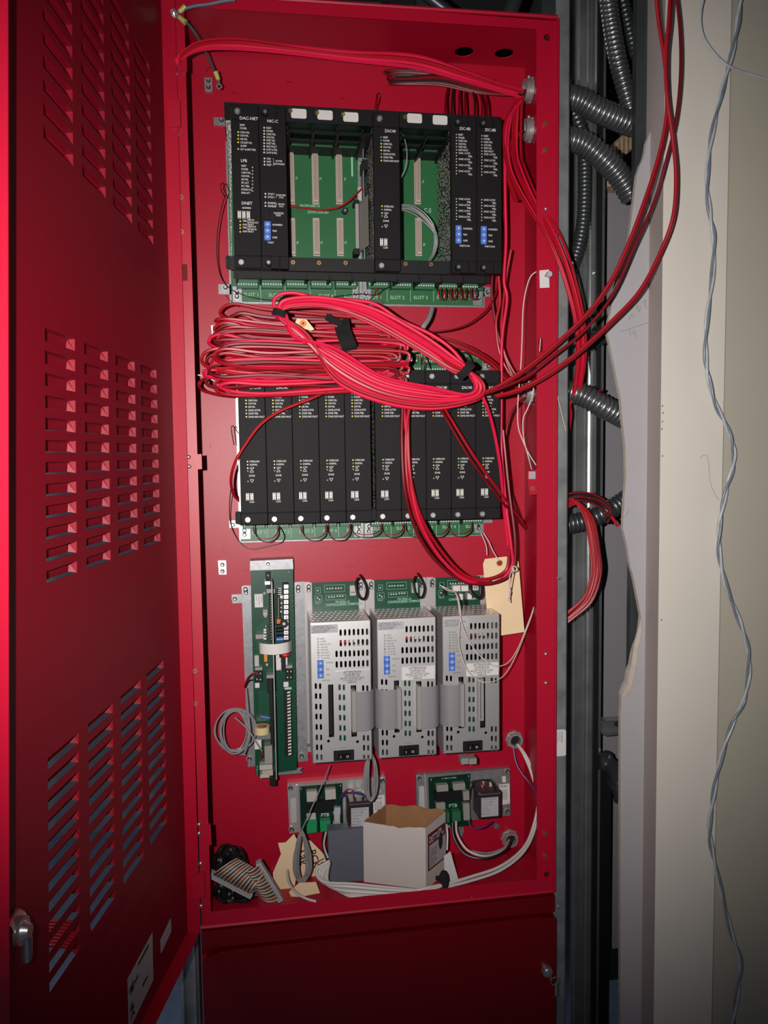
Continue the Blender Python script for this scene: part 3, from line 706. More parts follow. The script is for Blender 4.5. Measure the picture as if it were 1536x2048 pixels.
def module(name, label, kind, group=None):
    t = thing(name, label, 'module', (0, 0, 0), group)
    mb = MB()
    mb.bbox(0, CW, 0.0, 0.011, ZS0+0.0009, ZS1-0.0009, 0.0006)
    mb.box(0.0015, CW-0.0015, 0.002, 0.011, 0.001, CH-0.001)
    if kind == 'zac' or kind == 'dac':
        mb.bbox(0, CW, 0.0, 0.012, 0, ZS0, 0.0007); mb.bbox(0, CW, 0.0, 0.012, ZS1, CH, 0.0007)
    else:
        for z0, z1 in ((0, ZS0+0.001), (ZS1-0.001, CH)):
            mb.bbox(0.0145, 0.0285, 0.0, 0.012, z0, z1, 0.0006); mb.bbox(0.0295, CW, 0.0, 0.012, z0, z1, 0.0006); mb.box(0, CW, 0.005, 0.012, z0, z1)
    local_part('faceplate', mb, M['black'], t)
    mb = MB(); mb.box(0.0004, 0.0020, 0.012, 0.108, ZS0-0.004, ZS1+0.004); local_part('circuit_board', mb, M['solder'], t)
    xs = LX(495.7, 1043)
    for z in (0.0085, CH-0.0105):
        mb = MB()
        if kind in ('zac', 'dac'):
            mb.cyl((xs, 0, z), (xs, -0.0022, z), 0.0050, n=20); mb.cyl((xs, -0.0022, z), (xs, -0.003, z), 0.0050, 0.004, n=20); mb.ring((xs, -0.003, z), (0, -1, 0), 0.0022, 0.0012, 0.0004, 12, 1)
            local_part('thumb_screw', mb, [M['steel'], M['alus']], t, 'bright steel thumb screw')
        else:
            mb.cyl((xs, 0.004, z), (xs, -0.004, z), 0.0062, 0.0050, n=18); mb.cyl((xs, -0.004, z), (xs, -0.0055, z), 0.0026, n=12, k=1)
            local_part('thumb_screw', mb, [M['blackm'], M['steel']], t, 'black thumb screw with a bright centre')
    return t
def led(t, x, z, m, r=0.0014):
    key = (m, r)
    if key not in _led:
        mb = MB(); mb.cyl((0, 0.001, 0), (0, -0.0008, 0), r, n=10); mb.cyl((0, -0.0008, 0), (0, -0.0013, 0), r, r*0.5, n=10)
        me = obj('led', mb, M[m], t); _led[key] = me; me.location = (x, 0, z); return
    o = _led[key].copy(); COL.objects.link(o); o.parent = t; o.location = (x, 0, z)
_led = {}
def dips(t, x, z, h=0.0118, w=0.0052):
    mb = MB(); mb.box(x, x+w, -0.0012, 0.001, z-h/2, z+h/2); mb.box(x+w*0.25, x+w*0.75, -0.0014, -0.0011, z+h*0.33, z+h*0.44, 1); mb.box(x+w*0.25, x+w*0.75, -0.0014, -0.0011, z-h*0.44, z-h*0.33, 1)
    mb.box(x+w*0.3, x+w*0.7, -0.0016, -0.0011, z-h*0.14, z+h*0.14, 2)
    local_part('dip_switch', mb, [M['dip'], M['inkb'], M['label']], t, 'ivory slide switch')
def rotary(t, x, z, s=0.0105, fn=None, y=0.0):
    mb = MB(); mb.box(x, x+s, y-0.002, y+0.001, z-s/2, z+s/2); r = s*0.20; cx = x+s/2
    mb.cyl((cx, y-0.002, z), (cx, y-0.0034, z), r, n=14, k=1)
    for i in range(10):
        a = 2*PI*i/10; mb.box(cx+s*0.38*math.cos(a)-s*0.05, cx+s*0.38*math.cos(a)+s*0.05, y-0.0024, y-0.0019, z+s*0.38*math.sin(a)-s*0.05, z+s*0.38*math.sin(a)+s*0.05, 1)
    return part_or_local('rotary_switch', mb, [M['blue'], M['blue2']], t, 'blue rotary switch')
def part_or_local(name, mb, mats, t, label): return obj(name, mb, mats, t, label)

TS = 0.0043
def zac40(label, group=None, title=True):
    t = module('control_module', label, 'zac', group)
    xl, xt = LX(492, 820), LX(496.5, 820); mb = MB()
    text(mb, 'ZAC40', LX(500, 775)-0.001, LZ(775), -0.0004, 0.0064, sx=0.95)
    rows_ = [('RESET', 788, None), ('POWER', 794.4, 'ledg'), ('CARD FAIL', 800.8, 'ledy'), ('CAN FAIL', 807, 'ledy'), ('AIR FAIL', 813.7, 'ledy'), ('ZONE ACTIVE', 820.6, 'ledg'), ('ZONE TRBL', 827, 'ledo'), ('ZONE GND FAULT', 833.7, 'ledy'),
             ('OVERLOAD', 923, 'ledy'), ('NORMAL', 929.5, 'ledg'), ('LOW', 936.3, 'ledy')]
    for s, y, l in rows_:
        text(mb, s, xt, LZ(y), -0.0004, TS, sx=0.72)
        if l: led(t, xl+0.0004, LZ(y), l)
        else: mb.box(xl-0.0003, xl+0.0008, -0.0004, -0.0003, LZ(y)-0.0009, LZ(y)+0.0009)
    xa, za, zb = LX(503.5, 942), LZ(942), LZ(962)
    for z, sg in ((za, 1), (zb, -1)):
        P = [(xa-0.003, z-0.0022*sg), (xa+0.003, z-0.0022*sg), (xa, z+0.0026*sg)]
        for i in range(3):
            a, b = Vector((P[i][0], -0.0004, P[i][1])), Vector((P[(i+1) % 3][0], -0.0004, P[(i+1) % 3][1])); d = (b-a).normalized(); n = Vector((d.z, 0, -d.x))*0.00035
            mb.quad(a-n, b-n, b+n, a+n)
    text(mb, 'ZONE', xa, LZ(951.5), -0.0004, 0.0042, 'C', sx=0.85); text(mb, 'CAN', LX(503.5, 1004), LZ(1004), -0.0004, 0.0042, 'C', sx=0.9)
    for y in (942, 963): mb.ring((xl-0.0002+0.0006, -0.0002, LZ(y)), (0, -1, 0), 0.0011, 0.0007, 0.0003, 10)
    local_part('lettering', mb, M['ink'], t, 'white printed lettering')
    dips(t, LX(492, 993), LZ(993.5)); dips(t, LX(500.5, 993), LZ(993.5))
    return t
z0 = zac40('black ZAC40 module at the left end of the lower rack')
z0.location = (OX, YF, OZ)
names = ['black ZAC40 module second from the left in the lower rack, crossed by one red cable', 'black ZAC40 module third from the left in the lower rack', 'black ZAC40 module fourth from the left in the lower rack',
         'black ZAC40 module just left of the soldered board gap in the lower rack', 'black ZAC40 module just right of the soldered board gap in the lower rack', 'black ZAC40 module behind the hanging red cable loop in the lower rack',
         'black ZAC40 module third from the right in the lower rack', 'black ZAC40 module second from the right in the lower rack', 'black ZAC40 module at the right end of the lower rack']
z0['group'] = 'ZAC40 modules'
gx = W(752.5, 1016, YF).x
R2X = [OX+CP*i for i in range(5)]+[gx+CP*i for i in range(5)]
for i in range(1, 10): dup(z0, (R2X[i], YF, OZ), names[i-1])
T1Z = 2.1612-CH
zt_ = dup(z0, (W(748.5, 400, YF).x, YF, T1Z), 'black ZAC40 module alone in the middle of the upper rack')

# DAC-NET
OXT = W(464.5, 350, YF).x
def TX(px, py, ox): return W(px, py, YF).x-ox
def TZ(py, px=480): return W(px, py, YF).z-T1Z
t = module('control_module', 'black module marked DAC-NET at the left end of the upper rack', 'dac'); t.location = (OXT, YF, T1Z)
mb = MB(); text(mb, 'DAC-NET', TX(479, 236, OXT), TZ(236), -0.0004, 0.0068)
for s, y, l in (('RESET', 250, None), ('POWER', 256.5, None), ('CARD FAIL', 264.5, 'ledy'), ('CAN FAIL', 271, 'ledy'), ('AIR FAIL', 278, 'ledy'), ('CPU/DSP FAIL', 285, 'ledy'), ('ALARM', 291.5, None), ('EXT ALARM TRBL', 298.5, 'ledy')):
    text(mb, s, TX(479.5+(y-250)*0.03, y, OXT), TZ(y), -0.0004, TS, sx=0.72)
    if l: led(t, TX(476.5, y, OXT), TZ(y), l)
text(mb, 'LPB', TX(481.5, 321, OXT), TZ(321), -0.0004, 0.0064)
for i, s in enumerate(('RESET', 'POWER', 'CARD FAIL', 'CAN FAIL', 'AIR FAIL', 'SPC ACT', 'MIC TRBL', 'PHONE ACT', 'SPKR ACT')):
    y = 331.5+i*6.75; text(mb, s, TX(482.5, y, OXT), TZ(y), -0.0004, TS, sx=0.72)
    if i < 8: mb.ring((TX(505, y+2.5, OXT), -0.0002, TZ(y+2.5)), (0, -1, 0), 0.0011, 0.0006, 0.0003, 8)
text(mb, 'DNET', TX(483, 406, OXT), TZ(406), -0.0004, 0.0066); text(mb, 'ADDRESS', TX(484, 415.5, OXT), TZ(415.5), -0.0004, 0.0040, sx=0.85)
for i in range(3): dips(t, TX(475.5+9*i, 430, OXT), TZ(429.7))
for s, y, l in (('TRBL', 441.5, 1), ('GND FAULT', 449, 1), ('TRBL', 455, 1), ('GND FAULT', 462.5, 1)):
    text(mb, s, TX(485, y, OXT), TZ(y), -0.0004, TS*0.93, sx=0.82); led(t, TX(480.5, y+1.2, OXT), TZ(y+1.2), 'ledy')
for s, y in (('MAIN IN', 439.5), ('RETURN OUT', 444.5), ('MAIN OUT', 453), ('RETURN IN', 458)): text(mb, '-'+s, TX(494, y, OXT), TZ(y), -0.0004, TS*0.9, sx=0.72)
local_part('lettering', mb, M['ink'], t, 'white printed lettering')
# NIC-C
OXN = OXT+CP
t = module('control_module', 'black module marked NIC-C beside the empty green slots', 'nic'); t.location = (OXN, YF, T1Z)
mb = MB(); text(mb, 'NIC-C', TX(534, 239, OXN), TZ(239), -0.0004, 0.0064)
for i, s in enumerate(('RESET', 'POWER', 'CARD FAIL', 'CAN FAIL', 'VNET FAIL', 'XNET FAIL', 'GND FAULT', 'LOOP A FAIL', 'LOOP B FAIL')):
    y = 253.3+i*6.2; text(mb, s, TX(532.3, y, OXN), TZ(y), -0.0004, TS, sx=0.72); led(t, TX(528.3, y, OXN), TZ(y), 'ledw')
for i, s in enumerate(('CAN', 'VNET', 'XNET')):
    y = 315+i*6.2; text(mb, s, TX(533, y, OXN), TZ(y), -0.0004, TS, sx=0.72); led(t, TX(529, y, OXN), TZ(y), 'ledw')
def brk(mb, xa, xb, za, zb, w=0.0004):
    mb.box(xb-w, xb, -0.0004, -0.0003, zb, za); mb.box(xa, xb, -0.0004, -0.0003, za-w, za); mb.box(xa, xb, -0.0004, -0.0003, zb, zb+w)
brk(mb, TX(544.5, 315, OXN), TX(547, 315, OXN), TZ(314.5), TZ(328.5))
text(mb, 'ACTIVE', TX(557.5, 319, OXN), TZ(319), -0.0004, 0.0040, 'C', sx=0.8); text(mb, 'NETWORKS', TX(558, 325, OXN), TZ(325), -0.0004, 0.0040, 'C', sx=0.8)
for s, y in (('STYLE 7', 386), ('STYLE 4', 392.3), ('ENABLED', 404), ('DISABLED', 410.3)):
    text(mb, s, TX(535.5, y, OXN), TZ(y), -0.0004, TS, sx=0.72); led(t, TX(530.8, y, OXN), TZ(y), 'ledw')
for y, a, b in ((389, 'AUDIO RISER', 'STYLE'), (407, 'GROUND', 'FAULT')):
    brk(mb, TX(551, y, OXN), TX(553, y, OXN), TZ(y-3.5), TZ(y+3.5)); text(mb, a, TX(562.5, y-1.5, OXN), TZ(y-1.5), -0.0004, 0.0036, 'C', sx=0.66); text(mb, b, TX(562.5, y+3, OXN), TZ(y+3), -0.0004, 0.0036, 'C', sx=0.7)
text(mb, 'MONITOR', TX(557.5, 424, OXN), TZ(424), -0.0004, 0.0042, 'C', sx=0.8); text(mb, 'PORT', TX(557, 428.5, OXN), TZ(428.5), -0.0004, 0.0042, 'C', sx=0.8)
for s, y in (('HUNDREDS', 447.5), ('TENS', 460), ('ONES', 473)): text(mb, s, TX(544.5, y, OXN), TZ(y), -0.0004, TS*0.95, sx=0.75)
text(mb, 'VNET', TX(541.5, 483.5, OXN), TZ(483.5), -0.0004, TS*0.95, 'C')
local_part('lettering', mb, M['ink'], t, 'white printed lettering')
for y in (448, 460.5, 473.3): rotary(t, TX(528.5, y, OXN), TZ(y))
mb = MB(); a, b = TX(530, 420, OXN), TX(547.5, 420, OXN); za, zb = TZ(418), TZ(435.5)
mb.ring(((a+b)/2, -0.0003, (za+zb)/2), (0, 1, 0), 0.0085, 0.0065, 0.001, 4, 0); mb.box(a+0.003, b-0.002, -0.0005, 0.0002, zb+0.002, za-0.001, 1); local_part('monitor_port', mb, [M['blackm'], M['void']], t, 'black round monitor port')
# ZIC-8B
OXZ = W(903, 400, YF).x
zic = module('control_module', 'black module marked ZIC-8B beside the speckled board side in the upper rack', 'nic', 'ZIC-8B modules'); zic.location = (OXZ, YF, T1Z)
mb = MB(); text(mb, 'ZIC-8B', TX(918.5, 257, OXZ), TZ(257, 920), -0.0004, 0.0064)
def zr(y): return TZ(y, 920)
for i, s in enumerate(('RESET', 'POWER', 'CARD FAIL', 'CAN FAIL', 'VNET FAIL', 'GND FAULT')):
    y = 269.6+i*6.1; text(mb, s, TX(916.5, y, OXZ), zr(y), -0.0004, TS, sx=0.72); led(zic, TX(912.8, y, OXZ), zr(y), 'ledw', 0.0010)
for i in range(8):
    y = (306.2+i*12) if i < 4 else (398+(i-4)*11.8); q = y+5.8
    text(mb, 'ZONE %d ACTIVE' % (i+1), TX(917, y, OXZ), zr(y), -0.0004, TS*0.95, sx=0.68); text(mb, 'TRBL', TX(944.5 if i < 4 else 942, q, OXZ), zr(q), -0.0004, TS*0.95, 'R', sx=0.8)
    led(zic, TX(912.8, y, OXZ), zr(y), 'ledw', 0.0010); led(zic, TX(912.8, q, OXZ), zr(q), 'ledw', 0.0010)
for s, y in (('HUNDREDS', 457), ('TENS', 469), ('ONES', 481)): text(mb, s, TX(926, y, OXZ), zr(y), -0.0004, TS*0.95, sx=0.75)
text(mb, 'VNET/CAN', TX(929, 491.5, OXZ), zr(491.5), -0.0004, TS*0.95, 'C', sx=0.9)
local_part('lettering', mb, M['ink'], zic, 'white printed lettering')
for i in range(5):
    mb = MB(); y = 353+i*6; mb.cyl((TX(913, y, OXZ), -0.0003, zr(y)), (TX(913, y, OXZ), 0.0, zr(y)), 0.0012, n=8); local_part('vent_hole', mb, M['void'], zic)
for y in (457.5, 469.5, 481.5): rotary(zic, TX(910.5, y, OXZ), zr(y))
dup(zic, (OXZ+CP, YF, T1Z), 'black module marked ZIC-8B at the right end of the upper rack')

# ---- rack chassis
# upper rack
RX0, RX1 = W(463, 600, YB-0.006).x, W(967, 600, YB-0.006).x
rk = thing('card_rack', 'upper black card rack with green backplane and empty slots', 'card rack', (0.283, YB, 1.87))
yb0 = YB-0.006
zlo = W(700, 607, yb0).z; zhi = 2.150
xg = W(719, 590, yb0).x; xg2 = W(733, 590, yb0).x
for a, b in ((RX0, xg), (xg2, RX1)):
    mb = MB(); mb.box(a, b, yb0, yb0+0.002, zlo, zhi); part('backplane_board', mb, M['green'], rk, 'green hatched backplane board')
mb = MB()
for a, b in ((RX0-0.003, xg+0.006), (xg2-0.006, RX1+0.003)): mb.box(a, b, yb0+0.0022, YB-0.001, zlo-0.003, zhi)
mb.box(RX0-0.022, RX0, yb0+0.0022, YB-0.001, W(450, 588, yb0).z, W(450, 568, yb0).z); mb.box(RX1, RX1+0.015, yb0+0.0022, YB-0.001, W(975, 593, yb0).z, W(975, 574, yb0).z)
mb.box(RX0-0.022, RX0, yb0+0.0022, YB-0.001, W(443, 250, yb0).z, W(443, 234, yb0).z)
part('mounting_plate', mb, M['zinc'], rk)
def pcorner(t, a0, b0, a1, b1, y):
    p, q = W(a0, b0, y), W(a1, b1, y); mb = MB(); mb.box(p.x, q.x, y-0.0008, y, q.z, p.z); return part('corner_bracket', mb, M['zinc'], t)
for a0, a1 in ((465, 484), (705, 717), (727, 742)): pcorner(rk, a0, 573, a1, 606, yb0)
pcorner(rk, 946, 583, 965, 611, yb0)
for a, b in ((474, 584), (474, 594), (711, 588), (711, 600), (731, 588), (731, 600), (956, 597), (451, 576), (974, 585), (443, 242)):
    p = W(a, b, yb0-0.001); mb = MB(); nut_mb(mb, p.x, yb0-0.001, p.z, 0.0050); part('nut', mb, [M['nutw'], M['nutdk']], rk)
# slot lettering
mb = MB()
for i in range(5): p = W(502+50*i, 589+1.0*i, yb0); text(mb, 'SLOT %d' % (i+1), p.x, p.z, yb0-0.0006, 0.0085, 'C')
for i in range(5): p = W(748+46.5*i, 595, yb0); text(mb, 'SLOT %d' % (i+1), p.x, p.z, yb0-0.0006, 0.0085, 'C')
for i in range(1, 5):
    for a in (472+49.5*i, 728+46.3*i): p = W(a, 590, yb0); mb.box(p.x-0.0004, p.x+0.0004, yb0-0.0006, yb0-0.0004, p.z-0.012, p.z+0.016)
for s, a, b, h in (('J3', 593, 356, .006), ('J4', 641, 357, .006), ('J5', 690, 358, .006), ('J8', 595, 485, .006), ('J9', 643, 485, .006), ('J10', 690, 485, .006), ('J3', 846, 363, .006), ('J8', 848, 489, .006), ('C-5', 855, 421, .011), ('ZZXXX 5X00 REV', 615, 424, .006), ('BACKPLANE C-5', 600, 411, .006)):
    p = W(a, b, yb0); text(mb, s, p.x, p.z, yb0-0.0006, h, 'C' if len(s) < 4 else 'L', sx=0.8)
p0, p1 = W(702, 302, yb0), W(706, 353, yb0); mb.box(p0.x, p1.x, yb0-0.0006, yb0-0.0004, p1.z, p0.z)
part('board_lettering', mb, M['inkgreen'], rk, 'pale lettering printed on the backplane')
# terminal blocks along the bottom
def terminal(t, x0, x1, z0, z1, n=8, screws=None, y=0.0, holes_up=True):
    mb = MB(); mb.bbox(x0, x1, y-0.014, y, z0, z1, 0.0005); 
    for i in range(n):
        cx = x0+(x1-x0)*(i+0.7)/(n+0.4); mb.cyl((cx, y-0.014, z0+(z1-z0)*0.45), (cx, y-0.0148, z0+(z1-z0)*0.45), 0.0014, n=8, k=1)
    mb.box(x0-0.0008, x0, y-0.012, y, z0-0.001, z1+0.001, 2)
    return part('terminal_block', mb, [M['term'], M['white'], M['blackm']], t)
for i in range(5):
    a = W(474+49.4*i, 572, yb0-0.014); b = W(516+49.2*i, 572, yb0-0.014); terminal(rk, a.x, b.x, a.z-0.003, a.z+0.011, y=yb0)
for i in range(5):
    a = W(736+47*i, 572+1.2*i, yb0-0.014); b = W(777+46.5*i, 572, yb0-0.014); terminal(rk, a.x, b.x, a.z-0.003, a.z+0.011, y=yb0)
# connectors in the empty slots
def conn(t, a, b0, b1, w=10, y=yb0):
    p0, p1 = W(a-w/2+((b0-300)*0.012), b0, y-0.010), W(a+w/2, b1, y-0.010)
    x0, x1 = p0.x, p0.x+0.0088; mb = MB(); mb.box(x0, x1, y-0.010, y, p1.z, p0.z); cx = (x0+x1)/2
    for d in (-0.0022, 0, 0.0022): mb.box(cx+d-0.0005, cx+d+0.0005, y-0.0103, y-0.0098, p1.z+0.004, p0.z-0.004, 1)
    mb.box(x0-0.0015, x1+0.0015, y-0.004, y, p1.z-0.002, p0.z+0.002)
    return part('slot_connector', mb, [M['beige'], M['beigedk']], t, 'beige multi row slot connector')
for a in (581, 630, 678, 836):
    conn(rk, a, 300 if a < 800 else 310, 404, 10); conn(rk, a+1, 436, 508, 10)
# front rails
mb = MB()
za0, za1 = W(700, 515, YF+0.001).z-0.020, W(700, 512, YF+0.001).z
xl, xr = W(456, 520, YF).x, W(1001, 520, YF).x
mb.box(xl, xr, YF+0.012, YF+0.017, T1Z+0.000, T1Z+0.0215)                     # lower front rail
mb.prism([(xl-0.004, T1Z+0.003), (xl, T1Z), (xl, T1Z+0.0215), (xl-0.004, T1Z+0.0185)], YF+0.006, YF+0.017)
mb.box(xl, xr, YF+0.012, YF+0.016, W(620, 246, YF+.012).z, W(620, 213, YF+.012).z)               # upper front rail
zq = W(700, 562, .095).z
mb.box(xl+0.006, xr-0.002, .090, .095, zq, zq+0.017)
for i in range(12):
    x = xl+0.010+i*(xr-xl-0.02)/11; mb.box(x-0.0018, x+0.0018, 0.085, YB-0.01, zq+0.001, zq+0.018)
mb.box(xl+0.002, xr, YF+0.016, 0.09, zq+0.0165, zq+0.0175)
part('lower_rail', mb, M['blackm'], rk)
mb = MB()
# upper shelf seen from below with windows
hs = []; xx = [W(a, 240, YF).x for a in (578, 628, 678, 807, 857)]
for x in xx:
    for y0_, y1_ in ((YF+0.026, YF+0.050), (YF+0.058, YF+0.080)): hs.append(rect(x+0.003, x+0.038, y0_, y1_))
sheet(mb, rect(xl, xr, YF+0.016, YB-0.006), hs, lambda u, v, o: (u, v, T1Z+CH-0.030-o), 0.002)
for x in [W(a, 240, YF).x for a in (575, 626, 676, 728, 804, 855, 900)]: mb.box(x-0.0012, x+0.0012, YF+0.016, YB-0.008, T1Z+CH-0.036, T1Z+CH-0.022)
part('upper_rail', mb, M['blackm'], rk)
mb = MB(); mb.box(xl+0.01, xr-0.01, YF+0.020, YB-0.008, T1Z+CH-0.012, T1Z+CH-0.010); part('guide_board', mb, M['guide'], rk, 'dark green board above the slot guides')
for i, (a, b) in enumerate(((597.5, 227.5), (650, 230.5), (701.5, 234.5), (829, 237), (880, 240.5))):
    q = W(a, b, YF+0.012); w, h = 0.0125, 0.0075; mb = MB(); mb.prism([(q.x-w, q.z-h+.002), (q.x-w+.002, q.z-h), (q.x+w-.002, q.z-h), (q.x+w, q.z-h+.002), (q.x+w, q.z+h-.002), (q.x+w-.002, q.z+h), (q.x-w+.002, q.z+h), (q.x-w, q.z+h-.002)], YF+0.0112, YF+0.0119)
    part('blank_label', mb, M['white'], rk, 'blank white slot label')
for a, b in ((581, 222), (634, 226), (686, 229), (775, 232), (810, 234), (586, 525), (638, 526), (691, 526), (811, 528), (862, 529)):
    if a == 775: continue
    q = W(a, b, YF+0.012); mb = MB(); mb.ring((q.x, YF+0.012, q.z), (0, -1, 0), 0.0034, 0.0014, 0.0015, 14); part('brass_insert', mb, M['brass'], rk)
# side plates
mb = MB(); sp = [(W(449, 208, YF+.01).x, T1Z+CH), (W(462, 208, YF+.01).x, T1Z+CH), (W(464, 505, YF+.01).x, T1Z+0.02), (W(462, 505, YF+.01).x, T1Z+0.02), (W(458, 330, YF+.01).x, T1Z+0.15), (W(452, 250, YF+.01).x, T1Z+CH-0.03)]
mb.prism(sp[:3]+sp[3:], YF+0.008, YF+0.012); part('end_plate', mb, M['solderw'], rk, 'speckled grey end plate')
mb = MB(); q = W(450, 220, YF); mb.box(q.x-0.001, OXT-0.0005, YF+0.002, YF+0.03, T1Z+CH-0.022, T1Z+CH); part('end_cap', mb, M['black'], rk)
x_ = W(731, 400, YF+.02).x
mb = MB(); mb.box(W(730, 400, .09).x, W(730, 400, .09).x+0.0015, .11, YB-0.008, T1Z+0.01, T1Z+CH-0.02); part('middle_plate', mb, M['zinc'], rk)
# board behind the speckled gap, grey flat cable joining both halves
mb = MB(); mb.box(W(714, 300, .12).x, W(722, 300, .12).x, 0.118, 0.130, W(714, 402, .12).z, W(714, 375, .12).z); mb.box(W(722, 300, .12).x, W(734, 300, .12).x, 0.105, 0.140, W(722, 345, .12).z, W(722, 325, .12).z, 1)
part('power_header', mb, [M['clear'], M['blackm']], rk)
mb = MB(); q = W(726, 319, yb0-.02); text(mb, 'BP', q.x, q.z, yb0-.02, 0.008, 'C'); q = W(727, 328, yb0-.02); text(mb, 'PWR', q.x, q.z, yb0-.02, 0.008, 'C'); part('power_lettering', mb, M['inkgreen'], rk)
mb = MB(); c0 = W(710, 407, .125); c1 = W(718, 498, .125); mb.box(c0.x, c1.x, .122, .126, c1.z, c0.z)
c0 = W(719, 403, .115); c1 = W(733, 498, .10); mb.quad((c0.x, .124, c0.z), (c1.x+0.001, .075, c0.z), (c1.x+0.001, .075, c1.z), (c0.x, .124, c1.z)); part('flat_jumper', mb, M['khaki'], rk, 'grey flat cable joining both backplanes')
for b0, b1 in ((400, 407), (497, 509)):
    mb = MB(); c0 = W(708, b0, .120); c1 = W(718, b1, .120); mb.box(c0.x, c1.x, .118, yb0, c1.z, c0.z); part('jumper_clip', mb, M['blackm'], rk)
for a, b in ((661, 303), (690, 421)): mb = MB(); q = W(a, b, yb0-.008); mb.cyl((q.x, yb0, q.z), (q.x, yb0-0.008, q.z), 0.0055, n=14); mb.cyl((q.x, yb0-0.008, q.z), (q.x, yb0-0.010, q.z), 0.0025, n=10, k=1); part('standoff', mb, [M['blackm'], M['steel']], rk)

# lower rack
rk2 = thing('card_rack', 'lower black card rack filled with ten ZAC40 modules', 'card rack', (0.283, YB, 1.46))
zlo2 = W(700, 1077, yb0).z; zhi2 = W(900, 704, yb0).z
for a, b in ((W(481, 1060, yb0).x, W(720, 1060, yb0).x), (W(726, 1060, yb0).x, W(966, 1060, yb0).x)):
    mb = MB(); mb.box(a, b, yb0, yb0+0.002, zlo2, zhi2); part('backplane_board', mb, M['green'], rk2, 'green hatched backplane board')
mb = MB(); a, b = W(478, 1060, yb0).x, W(968, 1060, yb0).x
mb.box(a, b, yb0+0.0022, YB-0.001, zlo2-0.002, zhi2+0.002); mb.box(a-0.017, a, yb0+0.0022, YB-0.001, W(462, 1056, yb0).z, W(462, 1041, yb0).z); mb.box(b, b+0.017, yb0+0.0022, YB-0.001, W(975, 1046, yb0).z, W(975, 1034, yb0).z)
mb.box(b, b+0.010, yb0+0.0022, YB-0.001, W(975, 745, yb0).z, W(975, 727, yb0).z)
part('mounting_plate', mb, M['zinc'], rk2)
for a0, a1, b0, b1 in ((481, 501, 1052, 1078), (708, 727, 1047, 1073), (729, 746, 1047, 1073), (949, 966, 1042, 1066)): pcorner(rk2, a0, b0, a1, b1, yb0)
for a, b in ((489, 1060), (489, 1069), (718, 1053), (717, 1063), (738, 1052), (737, 1062), (957, 1047), (956, 1056), (466, 1049), (956, 712), (975, 733)):
    p = W(a, b, yb0-0.001); mb = MB(); nut_mb(mb, p.x, yb0-0.001, p.z, 0.0048); part('nut', mb, [M['nutw'], M['nutdk']], rk2)
mb = MB()
for i in range(5): p = W(517+47.5*i, 1065-1.2*i, yb0); text(mb, 'SLOT %d' % (i+1), p.x, p.z, yb0-0.0006, 0.0082, 'C')
for i in range(5): p = W(760+46*i, 1057-1.2*i, yb0); text(mb, 'SLOT %d' % (i+1), p.x, p.z, yb0-0.0006, 0.0082, 'C')
for i in range(5):
    for a in (487+47.5*i, 737+45.2*i): p = W(a, 1062, yb0); mb.box(p.x-0.0004, p.x+0.0004, yb0-0.0006, yb0-0.0004, p.z-0.012, p.z+0.014)
for a, s in ((838, 'SLOT 3'), (935, 'SLOT 5')): p = W(a, 710, yb0); text(mb, s, p.x, p.z, yb0-0.0006, 0.0085, 'C')
part('board_lettering', mb, M['inkgreen'], rk2, 'pale lettering printed on the backplane')
for i in range(5):
    a = W(486+48.5*i, 1046-1.2*i, yb0-0.014); b = W(530+47.8*i, 1046, yb0-0.014); terminal(rk2, a.x, b.x, a.z-0.0105, a.z+0.003, y=yb0)
for i in range(5):
    a = W(742+45.8*i, 1042-1.2*i, yb0-0.014); b = W(783+45.5*i, 1040, yb0-0.014); terminal(rk2, a.x, b.x, a.z-0.0105, a.z+0.003, y=yb0)
for i in range(5):
    a = W(752+50*i, 736+1.1*i, yb0-0.014); b = W(793+50*i, 736, yb0-0.014); 
    if b.x < 0.51: terminal(rk2, a.x, b.x, a.z-0.005, a.z+0.006, y=yb0); terminal(rk2, a.x-0.006, b.x-0.006, a.z+0.010, a.z+0.020, y=yb0)
mb = MB(); xl2, xr2 = W(472, 1050, YF).x, R2X[9]+CW
mb.box(xl2, xr2, YF+0.012, YF+0.017, OZ+0.002, OZ+0.0215); mb.box(xl2+0.01, xr2, YF+0.012, YF+0.017, OZ+CH-0.022, OZ+CH-0.002)
mb.prism([(xl2-0.001, OZ+0.002), (OX-0.001, OZ+0.000), (OX-0.001, OZ+0.0215), (xl2-0.001, OZ+0.0195)], YF+0.004, YF+0.017)
mb.box(xl2+0.01, xr2-0.002, YF+0.016, YB-0.025, OZ+0.001, OZ+0.004); mb.box(xl2+0.01, xr2-0.002, YF+0.016, YB-0.025, OZ+CH-0.006, OZ+CH-0.003)
xm0, xm1 = R2X[4]+CW, gx
mb.box(xm0, xm1, YF+0.002, YF+0.014, OZ+0.0015, OZ+0.0205); mb.box(xm0, xm1, YF+0.002, YF+0.014, OZ+CH-0.0225, OZ+CH-0.001)
part('rack_frame', mb, M['black'], rk2)
mb = MB(); mb.box(W(477, 850, YF+.01).x, OX-0.0004, YF+0.010, YF+0.0115, OZ+0.021, OZ+CH-0.02); part('end_plate', mb, M['white'], rk2, 'bright white end plate edge')
mb = MB(); mb.box(OX-0.003, OX+0.0, YF+0.02, YB-0.01, OZ+0.005, OZ+CH-0.005); part('end_wall', mb, M['zinc'], rk2)
# black support foot brackets for the upper rack

